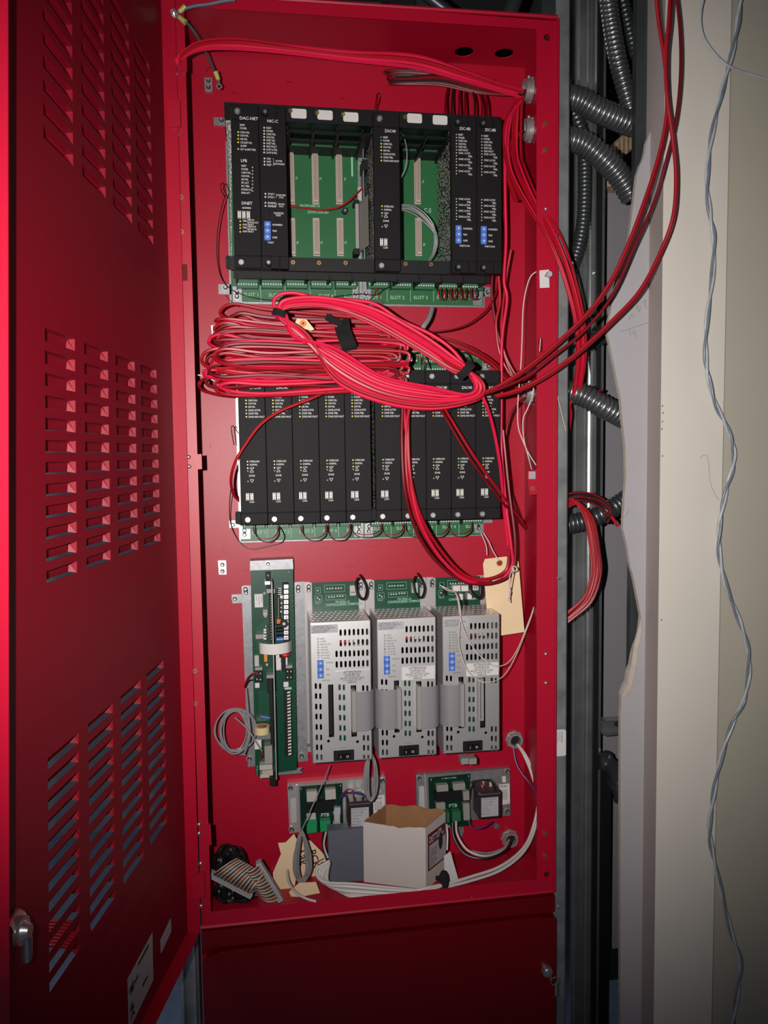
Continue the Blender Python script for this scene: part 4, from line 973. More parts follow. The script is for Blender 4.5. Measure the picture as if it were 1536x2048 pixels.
# ================================================================== POWER SUPPLIES
YP = 0.050
PX, PZ0, PZ1 = W(620, 1247, YP).x, W(683, 1523, YP).z, W(680, 1243, YP).z
PW = 0.1040; PH = PZ1-PZ0
def supply(label):
    t = thing('power_supply', label, 'power supply', (PX, YP, PZ0), 'perforated power supplies')
    zc = PH*0.588           # seam height in local frame
    # local coordinates: x 0..PW, y 0 front .. 0.10 back, z 0..PH
    def FX(px): return (px-622)/119.0*PW
    def FZ(px, py): return PH-(py-(1247-(px-620)*0.09))/281.0*PH
    hs = []
    for r_, (y, n0) in enumerate(((1260, 1), (1281, 1), (1302, 0), (1323, 0))):
        for c in range(n0, 8): x = 673+8.75*c; hs.append(oval(FX(x), FZ(x, y+4-(x-673)*0.08), 0.0040, 0.0118, 3))
    def up(v): return v
    mb = MB(); sheet(mb, rect(0, PW, zc, PH), hs, lambda u, v, o: (u, -o-0.0010, v), 0.0012)
    mb.box(0, 0.0012, -0.001, 0.10, zc, PH); mb.box(PW-0.0012, PW, -0.001, 0.10, zc, PH)
    th = []
    for i in range(11):
        for j in range(5): x = 0.006+i*0.0091+(0.0045 if j % 2 else 0); th.append(oval(x, 0.012+j*0.017, 0.0040, 0.0105, 3)) if x < PW-0.004 else None
    sheet(mb, rect(0, PW, 0.0, 0.098), th, lambda u, v, o: (u, v, PH+o), 0.0012)
    local_part('cover', mb, M['alu'], t, 'perforated aluminium cover')
    # lower face
    hs = []
    for y in (1371, 1391, 1412, 1432, 1453, 1474, 1494, 1514):
        for x in (631, 639.5): hs.append(oval(FX(x), FZ(x, y+1), 0.0038, 0.0108, 3))
    for y in (1371, 1391, 1412, 1432, 1453, 1473):
        for x in (678, 686.5): hs.append(oval(FX(x), FZ(x, y+2), 0.0038, 0.0108, 3))
    for y in (1369, 1470, 1490, 1510):
        for x in (725, 733.5): hs.append(oval(FX(x), FZ(x, y+4), 0.0038, 0.0108, 3))
    hs.append(rect(FX(655), FX(665.5), FZ(660, 1474), FZ(660, 1368))); hs.append(rect(FX(700), FX(711), FZ(705, 1472), FZ(705, 1368)))
    for x in (654, 712): hs.append(circ(FX(x), FZ(x, 1482), 0.0026, 10))
    mb = MB(); sheet(mb, rect(0, PW, 0, zc), hs, lambda u, v, o: (u, -o+0.0005, v), 0.0012)
    mb.box(0, 0.0012, 0.0005, 0.10, 0, zc); mb.box(PW-0.0012, PW, 0.0005, 0.10, 0, zc); mb.box(0, PW, 0.0005, 0.10, 0, 0.0012)
    local_part('lower_cover', mb, M['alu'], t, 'slotted aluminium lower cover')
    mb = MB(); mb.box(0.003, PW-0.003, 0.070, 0.074, 0.004, PH-0.004); local_part('power_board', mb, M['greendk'], t, 'dark green board inside the cover')
    mb = MB(); mb.box(FX(671), FX(694), 0.012, 0.014, 0.03, zc-0.004); local_part('logic_board', mb, M['green2'], t, 'green board behind the middle slots')
    random.seed(11)
    for i in range(4):
        mb = MB(); x = FX(684+9.5*i); z = FZ(700, 1283); mb.cyl((x, 0.06, z), (x, 0.018, z), 0.0042, n=12); local_part('capacitor', mb, M['redc' if i < 2 else 'choke'], t)
    for i in range(3):
        mb = MB(); x = FX(695+14*i); z = FZ(700, 1300); mb.box(x-.005, x+.005, 0.020, 0.05, z-.005, z+.007); local_part('heat_sink', mb, M['steel'], t)
    for x in (655.5, 701):
        mb = MB(); mb.box(FX(x)+0.0008, FX(x)+0.0072, 0.006, 0.030, FZ(x, 1471), FZ(x, 1371)); mb.box(FX(x)+0.0034, FX(x)+0.0046, 0.0052, 0.008, FZ(x, 1467), FZ(x, 1376), 1)
        local_part('header_slot', mb, [M['blackm'], M['void']], t, 'long black header slot')
    # rocker
    mb = MB(); x0_, x1_, z0_, z1_ = FX(663.5), FX(704.5), FZ(684, 1520), FZ(684, 1499)
    mb.bbox(x0_, x1_, -0.002, 0.004, z0_, z1_, 0.0007); mb.add([(x0_+.008, -0.002, z0_+.003), (x1_-.008, -0.002, z0_+.003), (x1_-.008, -0.006, z1_-.004), (x0_+.008, -0.006, z1_-.004), (x0_+.008, -0.002, z1_-.002), (x1_-.008, -0.002, z1_-.002)], [(0, 1, 2, 3), (3, 2, 5, 4), (0, 3, 4), (1, 5, 2)])
    sw = local_part('rocker_switch', mb, M['blackm'], t, 'black rocker switch')
    mb = MB(); cx = (x0_+x1_)/2; zz_ = (z0_+z1_)/2-0.001; text(mb, 'I', cx-0.006, zz_, -0.0052, 0.006, 'C'); text(mb, 'O', cx+0.006, zz_, -0.0052, 0.006, 'C'); local_part('switch_marks', mb, M['ink'], sw)
    mb = MB(); text(mb, 'BATTERY', FX(683), FZ(683, 1494), -0.0012, 0.0026, 'C')
    for i, s in enumerate(('RESET', 'POWER', 'MODULE FAIL', 'CAN FAIL', 'VNET FAIL', 'GND FAULT', '24V OP FAIL', '12V OP FAIL')):
        y = 1277+i*5.5; text(mb, s, FX(641.5), FZ(641, y), -0.0024, 0.0038, sx=0.75); x = FX(637); z = FZ(637, y)
        mb.ring((x, -0.0023, z), (0, -1, 0), 0.0017, 0.0010 if i != 5 else 0.0001, 0.0003, 12)
    for s, y in (('HUNDREDS', 1324), ('TENS', 1337), ('ONES', 1348)): text(mb, s, FX(651), FZ(651, y), -0.0024, 0.0036, sx=0.75)
    text(mb, 'VNET/CAN', FX(651), FZ(650, 1359), -0.0024, 0.0036, 'C', sx=0.8)
    local_part('lettering', mb, M['inkg'], t, 'dark printed lettering')
    for y in (1325, 1337.2, 1349.4): rotary(t, FX(634.6), FZ(634, y), 0.0105, y=-0.0022)
    # top label
    mb = MB(); mb.box(FX(622.5), FX(676), -0.0026, -0.0022, FZ(650, 1265), FZ(650, 1249)); lb = local_part('rating_label', mb, M['label'], t, 'grey rating label')
    mb = MB()
    for s, y, x, h in (('CONTROLLER  PSC-12', 1251.5, 627, 0.0033), ('RATED AC 120/240 V ALARM SYSTEM', 1254.5, 625, 0.0025), ('SUPPLY 24 V DC 12 V DC UNIT', 1257.3, 625, 0.0025), ('SIGNALING EQUIPMENT', 1260, 628, 0.0025), ('SERVICE AND BATTERY', 1263, 625, 0.0025)): text(mb, s, FX(x), FZ(650, y)-0.0005, -0.0028, h, sx=0.95)
    local_part('print', mb, M['inkb'], lb)
    # attention sticker
    mb = MB(); mb.box(FX(671), FX(738.5), -0.0026, -0.0022, FZ(705, 1363), FZ(705, 1337)); st = local_part('warning_sticker', mb, M['paper'], t, 'white sticker reading ATTENTION')
    mb = MB(); cx = FX(703)
    for s, y, h in (('ATTENTION', 1338, 0.0058), ('POWER MUST BE', 1342.6, 0.0037), ('DISCONNECTED', 1346.4, 0.0037), ('BEFORE THE 40 PIN CABLE', 1350.4, 0.0037), ('IS CONNECTED OR', 1354.4, 0.0037), ('REMOVED', 1358.6, 0.0037)): text(mb, s, cx, FZ(705, y+2), -0.0028, h, 'C', sx=0.95)
    local_part('print', mb, M['inkb'], st)
    # base plate, upper board
    yb_ = YB-0.002-YP
    def BX(px, py, y=YB-0.004): return W(px, py, y).x-PX
    def BZ(px, py, y=YB-0.004): return W(px, py, y).z-PZ0
    bx0, bx1, bz1, bz0 = BX(607, 1300), BX(733, 1300), BZ(670, 1162), BZ(620, 1500)
    mb = MB(); mb.box(bx0+0.0006, bx1-0.0006, yb_, yb_+0.0015, bz0, bz1-0.002)
    tb = BZ(607, 1195)
    mb.box(bx0, bx0+0.014, yb_-0.001, yb_+0.001, tb, bz1); mb.box(bx1-0.017, bx1, yb_-0.001, yb_+0.001, tb, bz1); mb.box(bx0, bx0+0.012, yb_-0.001, yb_+0.001, bz0-0.004, bz0+0.026)
    local_part('base_plate', mb, M['alus'], t, 'bright base plate')
    yg = yb_-0.010
    mb = MB(); gx0, gx1 = BX(624, 1190, YB-.014), BX(717, 1190, YB-.014); gz1 = BZ(670, 1164, YB-.014)
    mb.box(gx0, gx1, yg, yg+0.0016, gz1-0.085, gz1); bd = local_part('terminal_board', mb, M['green2'], t, 'green board above the cover')
    mb = MB()
    def bz(py): return BZ(670, py, YB-.014)
    def bx(px): return BX(px, 1190, YB-.014)
    for x_0, x_1, y_0, y_1 in ((649, 690, 1170, 1184), (652, 692, 1190, 1200), (632, 641, 1174, 1186), (630, 644, 1190, 1202)):
        a, b, c, d = bx(x_0), bx(x_1), bz(y_1), bz(y_0); w = 0.0004
        for q in ((a, b, c, c+w), (a, b, d-w, d), (a, a+w, c, d), (b-w, b, c, d)): mb.box(q[0], q[1], yg-0.0004, yg-0.0002, q[2], q[3])
    text(mb, 'PSC/PSX-12', bx(671), bz(1204.5), yg-0.0004, 0.0062, 'L', sx=0.85); text(mb, 'CONTROLLER/EX COMPATIBLE', bx(651), bz(1209.5), yg-0.0004, 0.0062, 'L', sx=0.78); text(mb, 'PS-12', bx(636), bz(1205), yg-0.0004, 0.004, 'C')
    local_part('board_lettering', mb, M['inkgreen'], bd)
    for x, y in [(655+5.2*i, 1177) for i in range(3)]+[(672+5.2*i, 1177) for i in range(3)]+[(658+5.2*i, 1194) for i in range(3)]+[(675+5.2*i, 1193) for i in range(3)]+[(636, 1180), (635, 1195), (639, 1198)]:
        mb = MB(); mb.cyl((bx(x), yg, bz(y)), (bx(x), yg-0.0006, bz(y)), 0.0014, n=8); local_part('solder_point', mb, M['white'], bd)
    mb = MB(); mb.box(bx(699), bx(711), yg-0.010, yg, bz(1191), bz(1171)); mb.box(bx(702), bx(704), yg-0.0105, yg-0.0098, bz(1186), bz(1183), 1); mb.box(bx(706), bx(708), yg-0.0105, yg-0.0098, bz(1186), bz(1183), 1)
    local_part('battery_connector', mb, [M['clear'], M['inkb']], bd, 'beige two pin connector')
    for x, y in ((617, 1172), (617, 1180), (721, 1168), (721, 1176)):
        mb = MB(); nut_mb(mb, BX(x, y), yb_-0.001, BZ(x, y), 0.0048); local_part('nut', mb, [M['nutw'], M['nutdk']], t)
    mb = MB(); screw_mb(mb, bx0+0.006, yb_-0.001, bz0+0.010, 0.004, 0.003); local_part('screw', mb, [M['steel'], M['inkb']], t)
    return t
ps = supply('left power supply with perforated cover and printed ATTENTION notice')
ps2 = dup(ps, (PX+0.1155, YP, PZ0+0.0005), 'middle power supply with perforated cover and a ribbon cable on both sides')
ps3 = dup(ps, (PX+0.2315, YP, PZ0+0.0005), 'right power supply with perforated cover and a white sticker, under the loose white strings')
for c in ps.children:
    if c.name.startswith('warning_sticker'): c.data = c.data.copy(); c.data.materials[0] = M['alu']; c['label'] = 'ATTENTION notice printed on the bare cover'
# white plugs on the third supply's board
for a0, a1, b0, b1 in ((906, 921, 1171, 1183), (923, 938, 1171, 1183), (916, 926, 1188, 1200), (935, 944, 1187, 1199)):
    p, q = W(a0, b1, .124), W(a1, b0, .124); mb = MB(); mb.bbox(p.x-ps3.location.x, q.x-ps3.location.x, .124-YP, .139-YP, p.z-ps3.location.z, q.z-ps3.location.z, 0.0006)
    obj('plug', mb, M['white'], ps3, 'white wire plug')
for x in (929, 931.5, 934):
    cable('plug_wire', [(x, 1188, .13), (x-1, 1200, .128), (x+1, 1210, .12)], 0.0009, M['wblk'], parent=None, label='short black wire dropping from the white plugs of the right power supply', group='short black plug wires', cat='wire')
# grey ribbon cables joining the supplies
def ribbon(xa, xb, yt, yb_, lb):
    t = thing('ribbon_cable', lb, 'ribbon cable', tuple(W((xa+xb)/2, yb_, YP)), 'grey ribbon cables')
    t0, t1 = W(xa, yt, YP).z, W(xa, yb_, YP).z; zc_ = (t0+t1)/2
    A, B = W(xa, yt+20, YP-.008).x, W(xb, yt+20, YP-.008).x; mid = (W(750 if xa < 800 else 880, 1420, YP).x)
    pts = spline([(A, YP-0.012, zc_), (A+0.010, YP-0.015, zc_), (mid-0.012, YP-0.013, zc_), (mid-0.003, YP-0.002, zc_), (mid, YP+0.012, zc_), (mid+0.003, YP-0.002, zc_), (mid+0.012, YP-0.013, zc_), (B-0.010, YP-0.015, zc_), (B, YP-0.012, zc_)], 6)
    mb = MB(); mb.ribbon(pts, (0, 0, t0-t1), 0.0011)
    part('flat_cable', mb, M['ribbon'], t)
    mb = MB(); mb.bbox(A-0.005, A+0.002, YP-0.014, YP+0.006, t1-0.002, t0+0.001, 0.0005); part('plug', mb, M['khaki'], t, 'long grey ribbon plug')
    mb = MB(); mb.bbox(B-0.002, B+0.005, YP-0.014, YP+0.006, t1-0.002, t0+0.001, 0.0005); part('plug', mb, M['khaki'], t, 'long grey ribbon plug')
    return t
ribbon(709, 796, 1379, 1457, 'grey ribbon cable joining the left and the middle power supply')
ribbon(839, 922, 1370, 1452, 'grey ribbon cable joining the middle and the right power supply')
mb = MB(); p, q = W(956.5, 1442, .04), W(967.5, 1358, .04); mb.box(p.x, q.x, .040, .049, p.z, q.z); mb.box(p.x+.003, p.x+.005, .0385, .040, p.z+.004, q.z-.004, 1)
o = obj('spare_header', mb, [M['khaki'], M['steel']]); tag(o, 'empty grey ribbon header on the right power supply', 'connector')
mb = MB()
for a in (917, 933): p, q = W(a, 1521, .08), W(a+15, 1508, .08); mb = MB(); mb.bbox(p.x, q.x, .06, .08, p.z, q.z, 0.0006); o = obj('grey_plug', mb, M['khaki']); tag(o, 'small grey plug under the right power supply', 'plug', 'grey plugs under the right supply')

# ================================================================== TALL GREEN CONTROLLER BOARD
cb = thing('controller_board', 'tall narrow green circuit board on a galvanised plate, left of the power supplies', 'circuit board', tuple(W(550, 1540, YB)))
yk = YB-0.004
mb = MB(); mb.pxprism([(483, 1172), (608, 1163), (616, 1522), (496, 1534)], yk, YB-0.001); mb.pxprism([(463, 1189), (484, 1188), (484, 1206), (465, 1207)], yk, YB-0.001); mb.pxprism([(466, 1500), (492, 1497), (492, 1511), (470, 1509)], yk, YB-0.001)
part('mounting_plate', mb, M['zinc'], cb, 'spangled galvanised mounting plate')
for a, b in ((491, 1177), (492, 1185), (596, 1173), (596, 1181), (470, 1197), (499, 1517), (603, 1511), (476, 1502)):
    p = W(a, b, yk); mb = MB(); nut_mb(mb, p.x, yk, p.z, 0.0052); part('nut', mb, [M['nutw'], M['nutdk']], cb)
yv = YB-0.040
mb = MB(); mb.pxprism([(501, 1138), (586, 1136), (594, 1540), (511, 1551)], yv, yv+0.0018); part('main_board', mb, M['green2'], cb)
mb = MB(); mb.pxprism([(500, 1126), (505, 1122), (584, 1119), (586, 1123), (587, 1138), (500, 1141)], yv-0.0012, yv-0.0002); mb.pxprism([(500, 1122), (586, 1118), (586, 1121), (500, 1125)], yv-0.001, YB-0.006)
mb.pxprism([(550, 1540), (605, 1536), (600, 1541), (607, 1546), (552, 1551)], yv+0.002, yv+0.004)
part('board_bracket', mb, M['zinc'], cb, 'shiny bracket clasping the board')
mb = MB(); p = W(536, 1127.5, yv-.001); nut_mb(mb, p.x, yv-.001, p.z, 0.0045); part('nut', mb, [M['nutw'], M['nutdk']], cb)
def blk(a0, a1, b0, b1, y, d, m, nm, lb=None, bev=0.0005, ret=False):
    bm_ = (b0+b1)/2; px0, px1, pz0, pz1 = W(a0, bm_, y).x, W(a1, bm_, y).x, W((a0+a1)/2, b1, y).z, W((a0+a1)/2, b0, y).z
    mb = MB(); mb.bbox(px0, px1, y, y+d, pz0, pz1, min(bev, (px1-px0)*0.2)); return part(nm, mb, M[m] if isinstance(m, str) else m, cb, lb)
# riser board edge-on with black connectors
blk(547, 549.5, 1163, 1560, yv-0.045, 0.045, 'alus', 'riser_board', 'thin riser board standing edge on')
blk(538.5, 546.5, 1187, 1283, yv-0.020, 0.019, 'blackm', 'riser_connector', 'long black connector'); blk(550, 552, 1187, 1283, yv-0.018, 0.017, 'green2', 'riser_edge')
for i in range(17): blk(541.6, 543, 1190+5.5*i, 1191.4+5.5*i, yv-0.0206, 0.0008, 'ink', 'pin', bev=0.0001)
blk(540, 546.8, 1384, 1496, yv-0.016, 0.015, 'blackm', 'riser_connector', 'long black connector'); blk(550, 554, 1376, 1560, yv-0.018, 0.017, 'blackm', 'riser_connector', 'long black connector')
for i in range(22): blk(551.3, 552.4, 1385+5*i, 1386.2+5*i, yv-0.0186, 0.0008, 'ink', 'pin', bev=0.0001)
blk(534, 545, 1357, 1386, yv-0.022, 0.021, 'blackm', 'relay', 'black block'); blk(533, 550, 1178, 1187, yv-0.014, 0.013, 'khaki', 'board_clip'); blk(533, 550, 1350, 1357, yv-0.02, 0.018, 'khaki', 'board_clip')
blk(531, 541, 1144, 1160, yv-0.008, 0.0075, 'blackm', 'standoff'); blk(529, 541, 1162, 1170, yv-0.012, 0.011, 'steel', 'standoff', 'metal clip'); blk(533, 541, 1170, 1178, yv-0.010, 0.009, 'blackm', 'standoff')
mb = MB(); p = W(536, 1151, yv-.008); mb.ball((p.x, yv-.009, p.z), 0.0025, 8); part('screw', mb, M['steel'], cb, smooth=True)
mb = MB(); p = W(578, 1144, yv); mb.ball((p.x, yv-.001, p.z), 0.0022, 8); part('screw', mb, M['steel'], cb, smooth=True)
st = blk(509, 526, 1188, 1215, yv-0.0006, 0.0005, 'paper', 'sticker', 'white printed sticker')
mb = MB(); p = W(518, 1189, yv-.0008)
for i, s in enumerate(('00 M 0000', 'CNR-TALON', 'C R 00')): text(mb, s, p.x+0.0045-0.0045*i, p.z-0.002, yv-0.0008, 0.0030, rot=-PI/2)
part('print', mb, M['inkg'], st)
# terminal strip with bright screws, upper right
blk(566, 578, 1166, 1283, yv-0.012, 0.011, 'blackm', 'terminal_strip', 'black terminal strip with bright screws')
for i in range(11):
    p = W(572.5, 1173+i*10.2, yv-.012); mb = MB(); mb.box(p.x-.0040, p.x+.0036, yv-.0135, yv-.012, p.z-.0034, p.z+.0034); mb.cyl((p.x, yv-.0135, p.z), (p.x, yv-.0145, p.z), 0.0024, n=10, k=1); part('terminal_screw', mb, [M['alu'], M['steel']], cb)
blk(554, 560, 1180, 1238, yv-0.016, 0.015, 'blackm', 'pin_header'); 
for i in range(13): blk(556.2, 557.6, 1196+3.3*i, 1197.6+3.3*i, yv-0.0166, 0.0008, 'choke', 'pin', bev=0.0001)
for i in range(4): blk(556, 563, 1176+4*i, 1177.6+4*i, yv-0.018, 0.0015, 'white', 'pin', bev=0.0001)
for a, b, w, h in ((560, 1191, 6, 6), (561, 1205, 4, 2.5), (561, 1214, 3, 2.5), (560, 1222, 4, 3)): blk(a, a+w, b, b+h, yv-0.014, 0.003, 'white', 'chip', bev=0.0002)
blk(553, 562, 1238, 1248, yv-0.014, 0.012, 'copper', 'coil', 'rust coloured coil')
for i, (a, b) in enumerate(((552, 1249), (553, 1263), (553, 1275))):
    mb = MB(); p, q = W(a, b+4, yv-.010), W(a+14, b+3, yv-.010); mb.cyl(p, q, 0.0050, n=14); part('capacitor', mb, M['blackm' if i < 2 else 'bluec'], cb, smooth=True)
mb = MB(); p = W(568, 1247, yv-.014); mb.cyl((p.x, yv-.004, p.z), (p.x, yv-.016, p.z), 0.0075, n=18); mb.cyl((p.x, yv-.016, p.z), (p.x, yv-.017, p.z), 0.0028, n=10, k=1); part('capacitor', mb, [M['blackm'], M['steel']], cb, smooth=True)
for i, (a, b, r) in enumerate(((529, 1187, .003), (530, 1222, .0035), (531, 1232, .004), (532, 1253, .003), (530, 1262, .003), (531, 1279, .0035), (534, 1330, .003))):
    mb = MB(); p = W(a, b, yv-.012); mb.ball((p.x, yv-.010, p.z), r, 8); part('blob', mb, M['steel' if i % 2 else 'beige'], cb, smooth=True)
blk(526, 535, 1219, 1231, yv-0.012, 0.011, 'beige', 'relay'); blk(511, 530, 1269, 1278, yv-0.012, 0.011, 'khaki', 'crystal', 'grey cylinder part')
for i in range(4): blk(527, 533, 1258+6*i, 1261+6*i, yv-0.014, 0.004, 'white', 'chip', bev=0.0002)
# white ribbon strap across the board
mb = MB(); A = [W(519, 1293, yv-.015), W(522, 1297, yv-.040), W(548, 1299, yv-.050), W(575, 1295, yv-.042), W(583, 1291, yv-.012)]
mb.ribbon(spline(A, 6), (0, 0, -0.0185), 0.0015); part('white_strap', mb, M['white'], cb, 'broad white flat cable arched over the board')
blk(528, 535, 1309, 1324, yv-0.014, 0.012, 'orange', 'component', 'orange block'); mb = MB(); p = W(571, 1310, yv-.02); mb.ball(p, 0.0085, 12, sq=(1, .5, .45)); part('component', mb, M['redc'], cb, 'glossy red disc', smooth=True)
blk(552, 559, 1308, 1341, yv-0.020, 0.019, 'white', 'board_header', 'white header'); blk(554, 562, 1316, 1339, yv-0.024, 0.004, 'white', 'board_header', 'white header'); blk(561, 571, 1313, 1342, yv-0.015, 0.014, 'blackm', 'pin_header')
for i in range(5): blk(560, 563, 1326+3.4*i, 1327.3+3.4*i, yv-0.0245, 0.001, 'ink', 'pin', bev=0.0001)
blk(571, 575, 1315, 1330, yv-0.006, 0.005, 'white', 'jack'); blk(509, 518, 1311, 1333, yv-0.005, 0.004, 'clear', 'jack', 'cream block'); 
for a0, a1, b0, b1 in ((510, 525, 1341, 1365), (571, 585, 1337, 1360)):
    blk(a0, a1, b0-6, b0, yv-0.010, 0.009, 'khaki', 'jack'); blk(a0, a1, b0, b1, yv-0.011, 0.010, 'blackm', 'terminal_strip')
    for i in range(2):
        for j in range(2): p = W(a0+4+i*7, b0+6+j*12, yv-.011); mb = MB(); mb.ball((p.x, yv-.011, p.z), 0.0022, 8); part('terminal_screw', mb, M['steel'], cb, smooth=True)
blk(510, 519, 1366, 1376, yv-0.001, 0.0008, 'white', 'sticker'); blk(567, 577, 1364, 1374, yv-0.001, 0.0008, 'white', 'sticker')
blk(569, 584, 1380, 1512, yv-0.006, 0.005, 'blackm', 'terminal_strip', 'long black terminal strip'); blk(569, 583, 1375, 1382, yv-0.003, 0.002, 'inkgreen', 'board_mark')
for i in range(20):
    p = W(577.5+i*0.12, 1386+i*6.5, yv-.008); mb = MB(); d = 0.0030
    mb.add([(p.x-d, yv-.0065, p.z-d*.5), (p.x-d, yv-.0065, p.z+d*.5), (p.x+d, yv-.0065, p.z+d*1.0), (p.x+d, yv-.0065, p.z-d*.2), (p.x, yv-.0085, p.z)], [(0, 1, 4), (1, 2, 4), (2, 3, 4), (3, 0, 4)]); part('terminal_screw', mb, M['white'], cb)
# traces
mb = MB()
for i in range(9): p, q = W(513+2.4*i, 1240-i*0, yv), W(514+2.4*i, 1300, yv); mb.box(p.x, p.x+0.0004, yv-0.0002, yv-0.0001, q.z, p.z-0.004*(8-i)*0.4)
for i in range(8): p, q = W(517+2.6*i, 1380, yv), W(518+2.6*i, 1440, yv); mb.box(p.x, p.x+0.0004, yv-0.0002, yv-0.0001, q.z, p.z)
for i in range(34): p = W(586+i*0.22, 1172+i*10, yv); mb.box(p.x-.0006, p.x+.0008, yv-0.0003, yv-0.0001, p.z-.0010, p.z+.0010)
part('traces', mb, M['term'], cb)['kind'] = 'stuff'
# choke, display glare block, connectors low on the board
mb = MB(); p = W(524, 1452, yv-.020); q = W(524, 1466, yv-.020); mb.ring(q, (0, 0, 1), 0.0135, 0.0095, p.z-q.z, 24, 0); part('choke', mb, M['choke'], cb, 'pale yellow ring choke', smooth=True)
mb = MB(); mb.ring(Vector(q)+Vector((0, 0, .001)), (0, 0, 1), 0.0094, 0.0050, (p.z-q.z)*0.92, 20); part('winding', mb, M['copper'], cb, 'copper winding')
mb = MB(); a, b = W(514, 1479, yv-.022), W(541, 1467, yv-.022); mb.box(a.x, b.x, yv-.024, yv-.010, a.z, b.z)
for i in range(3): mb.cyl((a.x+.005+i*.0075, yv-.0245, a.z+.006), (a.x+.005+i*.0075, yv-.0238, a.z+.006), 0.0034, n=14)
part('reflector', mb, M['steel'], cb, 'mirror bright metal block')
blk(509, 523, 1478, 1499, yv-0.020, 0.001, 'white', 'sticker', 'white tag'); blk(529, 545, 1492, 1528, yv-0.022, 0.021, 'khaki', 'heat_sink', 'grey metal block'); blk(519, 545, 1530, 1540, yv-0.018, 0.017, 'clear', 'board_header', 'cream connector'); blk(524, 546, 1541, 1549, yv-0.018, 0.017, 'beige', 'board_header'); blk(520, 546, 1549, 1556, yv-0.018, 0.017, 'clear', 'board_header', 'cream connector')
blk(539, 552, 1556, 1572, yv-0.030, 0.028, 'blackm', 'riser_foot')
mb = MB(); mb.cyl(W(521, 1433, yv-.010), W(540, 1436, yv-.010), 0.0028, n=10); part('resistor', mb, M['bluec'], cb, 'grey blue resistor', smooth=True)
blk(513, 515.5, 1541, 1552, yv-.01, .009, 'steel', 'screw')
cable('controller_wire', [(515, 1346, yv-.012), (505, 1347, yv-.014), (494, 1358, yv-.01), (489, 1375, yv)], 0.0013, M['wred'], 'short red wire bending down from the left terminals of the tall green board', 'wire')
cable('controller_wire', [(515, 1360, yv-.012), (500, 1360, yv-.014), (493, 1366, yv-.01), (490, 1376, yv)], 0.0011, M['wblk'], 'short black wire bending down from the left terminals of the tall green board', 'wire')

# ================================================================== PTB UNITS
def ptb(name, label, pl, box_front, yk, off, partial):
    t = thing('terminal_unit', label, 'terminal unit', tuple(W(pl[3][0], pl[3][1], YB)), 'PTB units')
    def pp(nm, px, y, d, m, lb=None):
        mb = MB(); mb.pxprism(px, y, y+d); return part(nm, mb, M[m] if isinstance(m, str) else m, t, lb)
    pp('mounting_plate', pl, YB-0.012, 0.011, 'zinc' if off else 'alu', 'metal mounting plate')
    return t, pp
# left unit
t, pp = ptb('', 'PTB unit behind the white carton, with blue and red wires', [(575, 1570), (770, 1553), (773, 1640), (579, 1667)], None, 0, 0, False)
pp('side_rail', [(592, 1573), (596, 1572), (600, 1664), (596, 1665)], YB-0.018, 0.006, 'alus')
pp('circuit_board', [(599, 1574), (684, 1567), (686, 1656), (602, 1668)], YB-0.026, 0.002, 'greendk', 'dark green board marked PTB')
for q in ([(613, 1584), (634, 1582), (635, 1603), (614, 1605)], [(650, 1580), (671, 1578), (672, 1598), (651, 1600)], [(613, 1626), (631, 1624), (632, 1639), (614, 1641)]):
    pp('board_connector', q, YB-0.036, 0.010, 'clear', 'cream connector')
pp('relay', [(612, 1606), (667, 1602), (668, 1622), (613, 1627)], YB-0.040, 0.013, 'blackm', 'long black relay')
for q in ([(613, 1642), (634, 1640), (634, 1665), (614, 1667)], [(640, 1643), (661, 1641), (661, 1662), (641, 1664)]):
    c = pp('terminal_block', q, YB-0.040, 0.013, 'termb', 'bright green terminal block')
    for f in (0.3, 0.7): p = W(q[0][0]+(q[1][0]-q[0][0])*f, q[0][1]+17, YB-.040); mb = MB(); mb.ball((p.x, YB-.040, p.z), 0.0016, 8); part('terminal_screw', mb, M['steel'], c)
for q in ([(666, 1616), (681, 1615), (681, 1628), (667, 1629)], [(668, 1629), (680, 1628), (680, 1644), (669, 1645)], [(666, 1646), (681, 1645), (682, 1658), (667, 1659)]):
    pp('spade_terminal', q, YB-0.034, 0.008, 'label', 'grey spade terminal')
mb = MB(); p = W(650, 1629.5, YB-.0262); text(mb, 'PTB', p.x, p.z, YB-.0264, 0.0090, 'C'); part('lettering', mb, M['ink'], t)
for a, b in ((581, 1575), (583, 1658), (765, 1561)): p = W(a, b, YB-.012); mb = MB(); nut_mb(mb, p.x, YB-.012, p.z, 0.0050); part('nut', mb, [M['nutw'], M['nutdk']], t)
for a, b in ((602, 1578), (681, 1572), (683, 1656)): p = W(a, b, YB-.026); mb = MB(); mb.ball((p.x, YB-.027, p.z), 0.002, 8, sq=(.6, .6, 1.6)); part('standoff', mb, M['steel'], t, smooth=True)
c = pp('data_label', [(581, 1597), (592, 1596), (593, 1645), (582, 1646)], YB-0.0124, 0.0004, 'label', 'grey printed label')
c = pp('data_label', [(745, 1592), (769, 1590), (770, 1624), (747, 1627)], YB-0.0124, 0.0004, 'paper', 'white printed label')
mb = MB(); p = W(748, 1597, YB-.0126); text(mb, 'APS-B/C', p.x, p.z, YB-.0127, 0.0058, sx=0.8)
for i in range(6): p = W(750+2.6*i, 1602, YB-.0126); mb.box(p.x, p.x+0.0006, YB-.0127, YB-.0126, p.z-0.018, p.z)
part('print', mb, M['inkb'], c)
pp('data_label', [(753, 1575), (760, 1574), (761, 1585), (754, 1586)], YB-0.0124, 0.0004, 'paper')
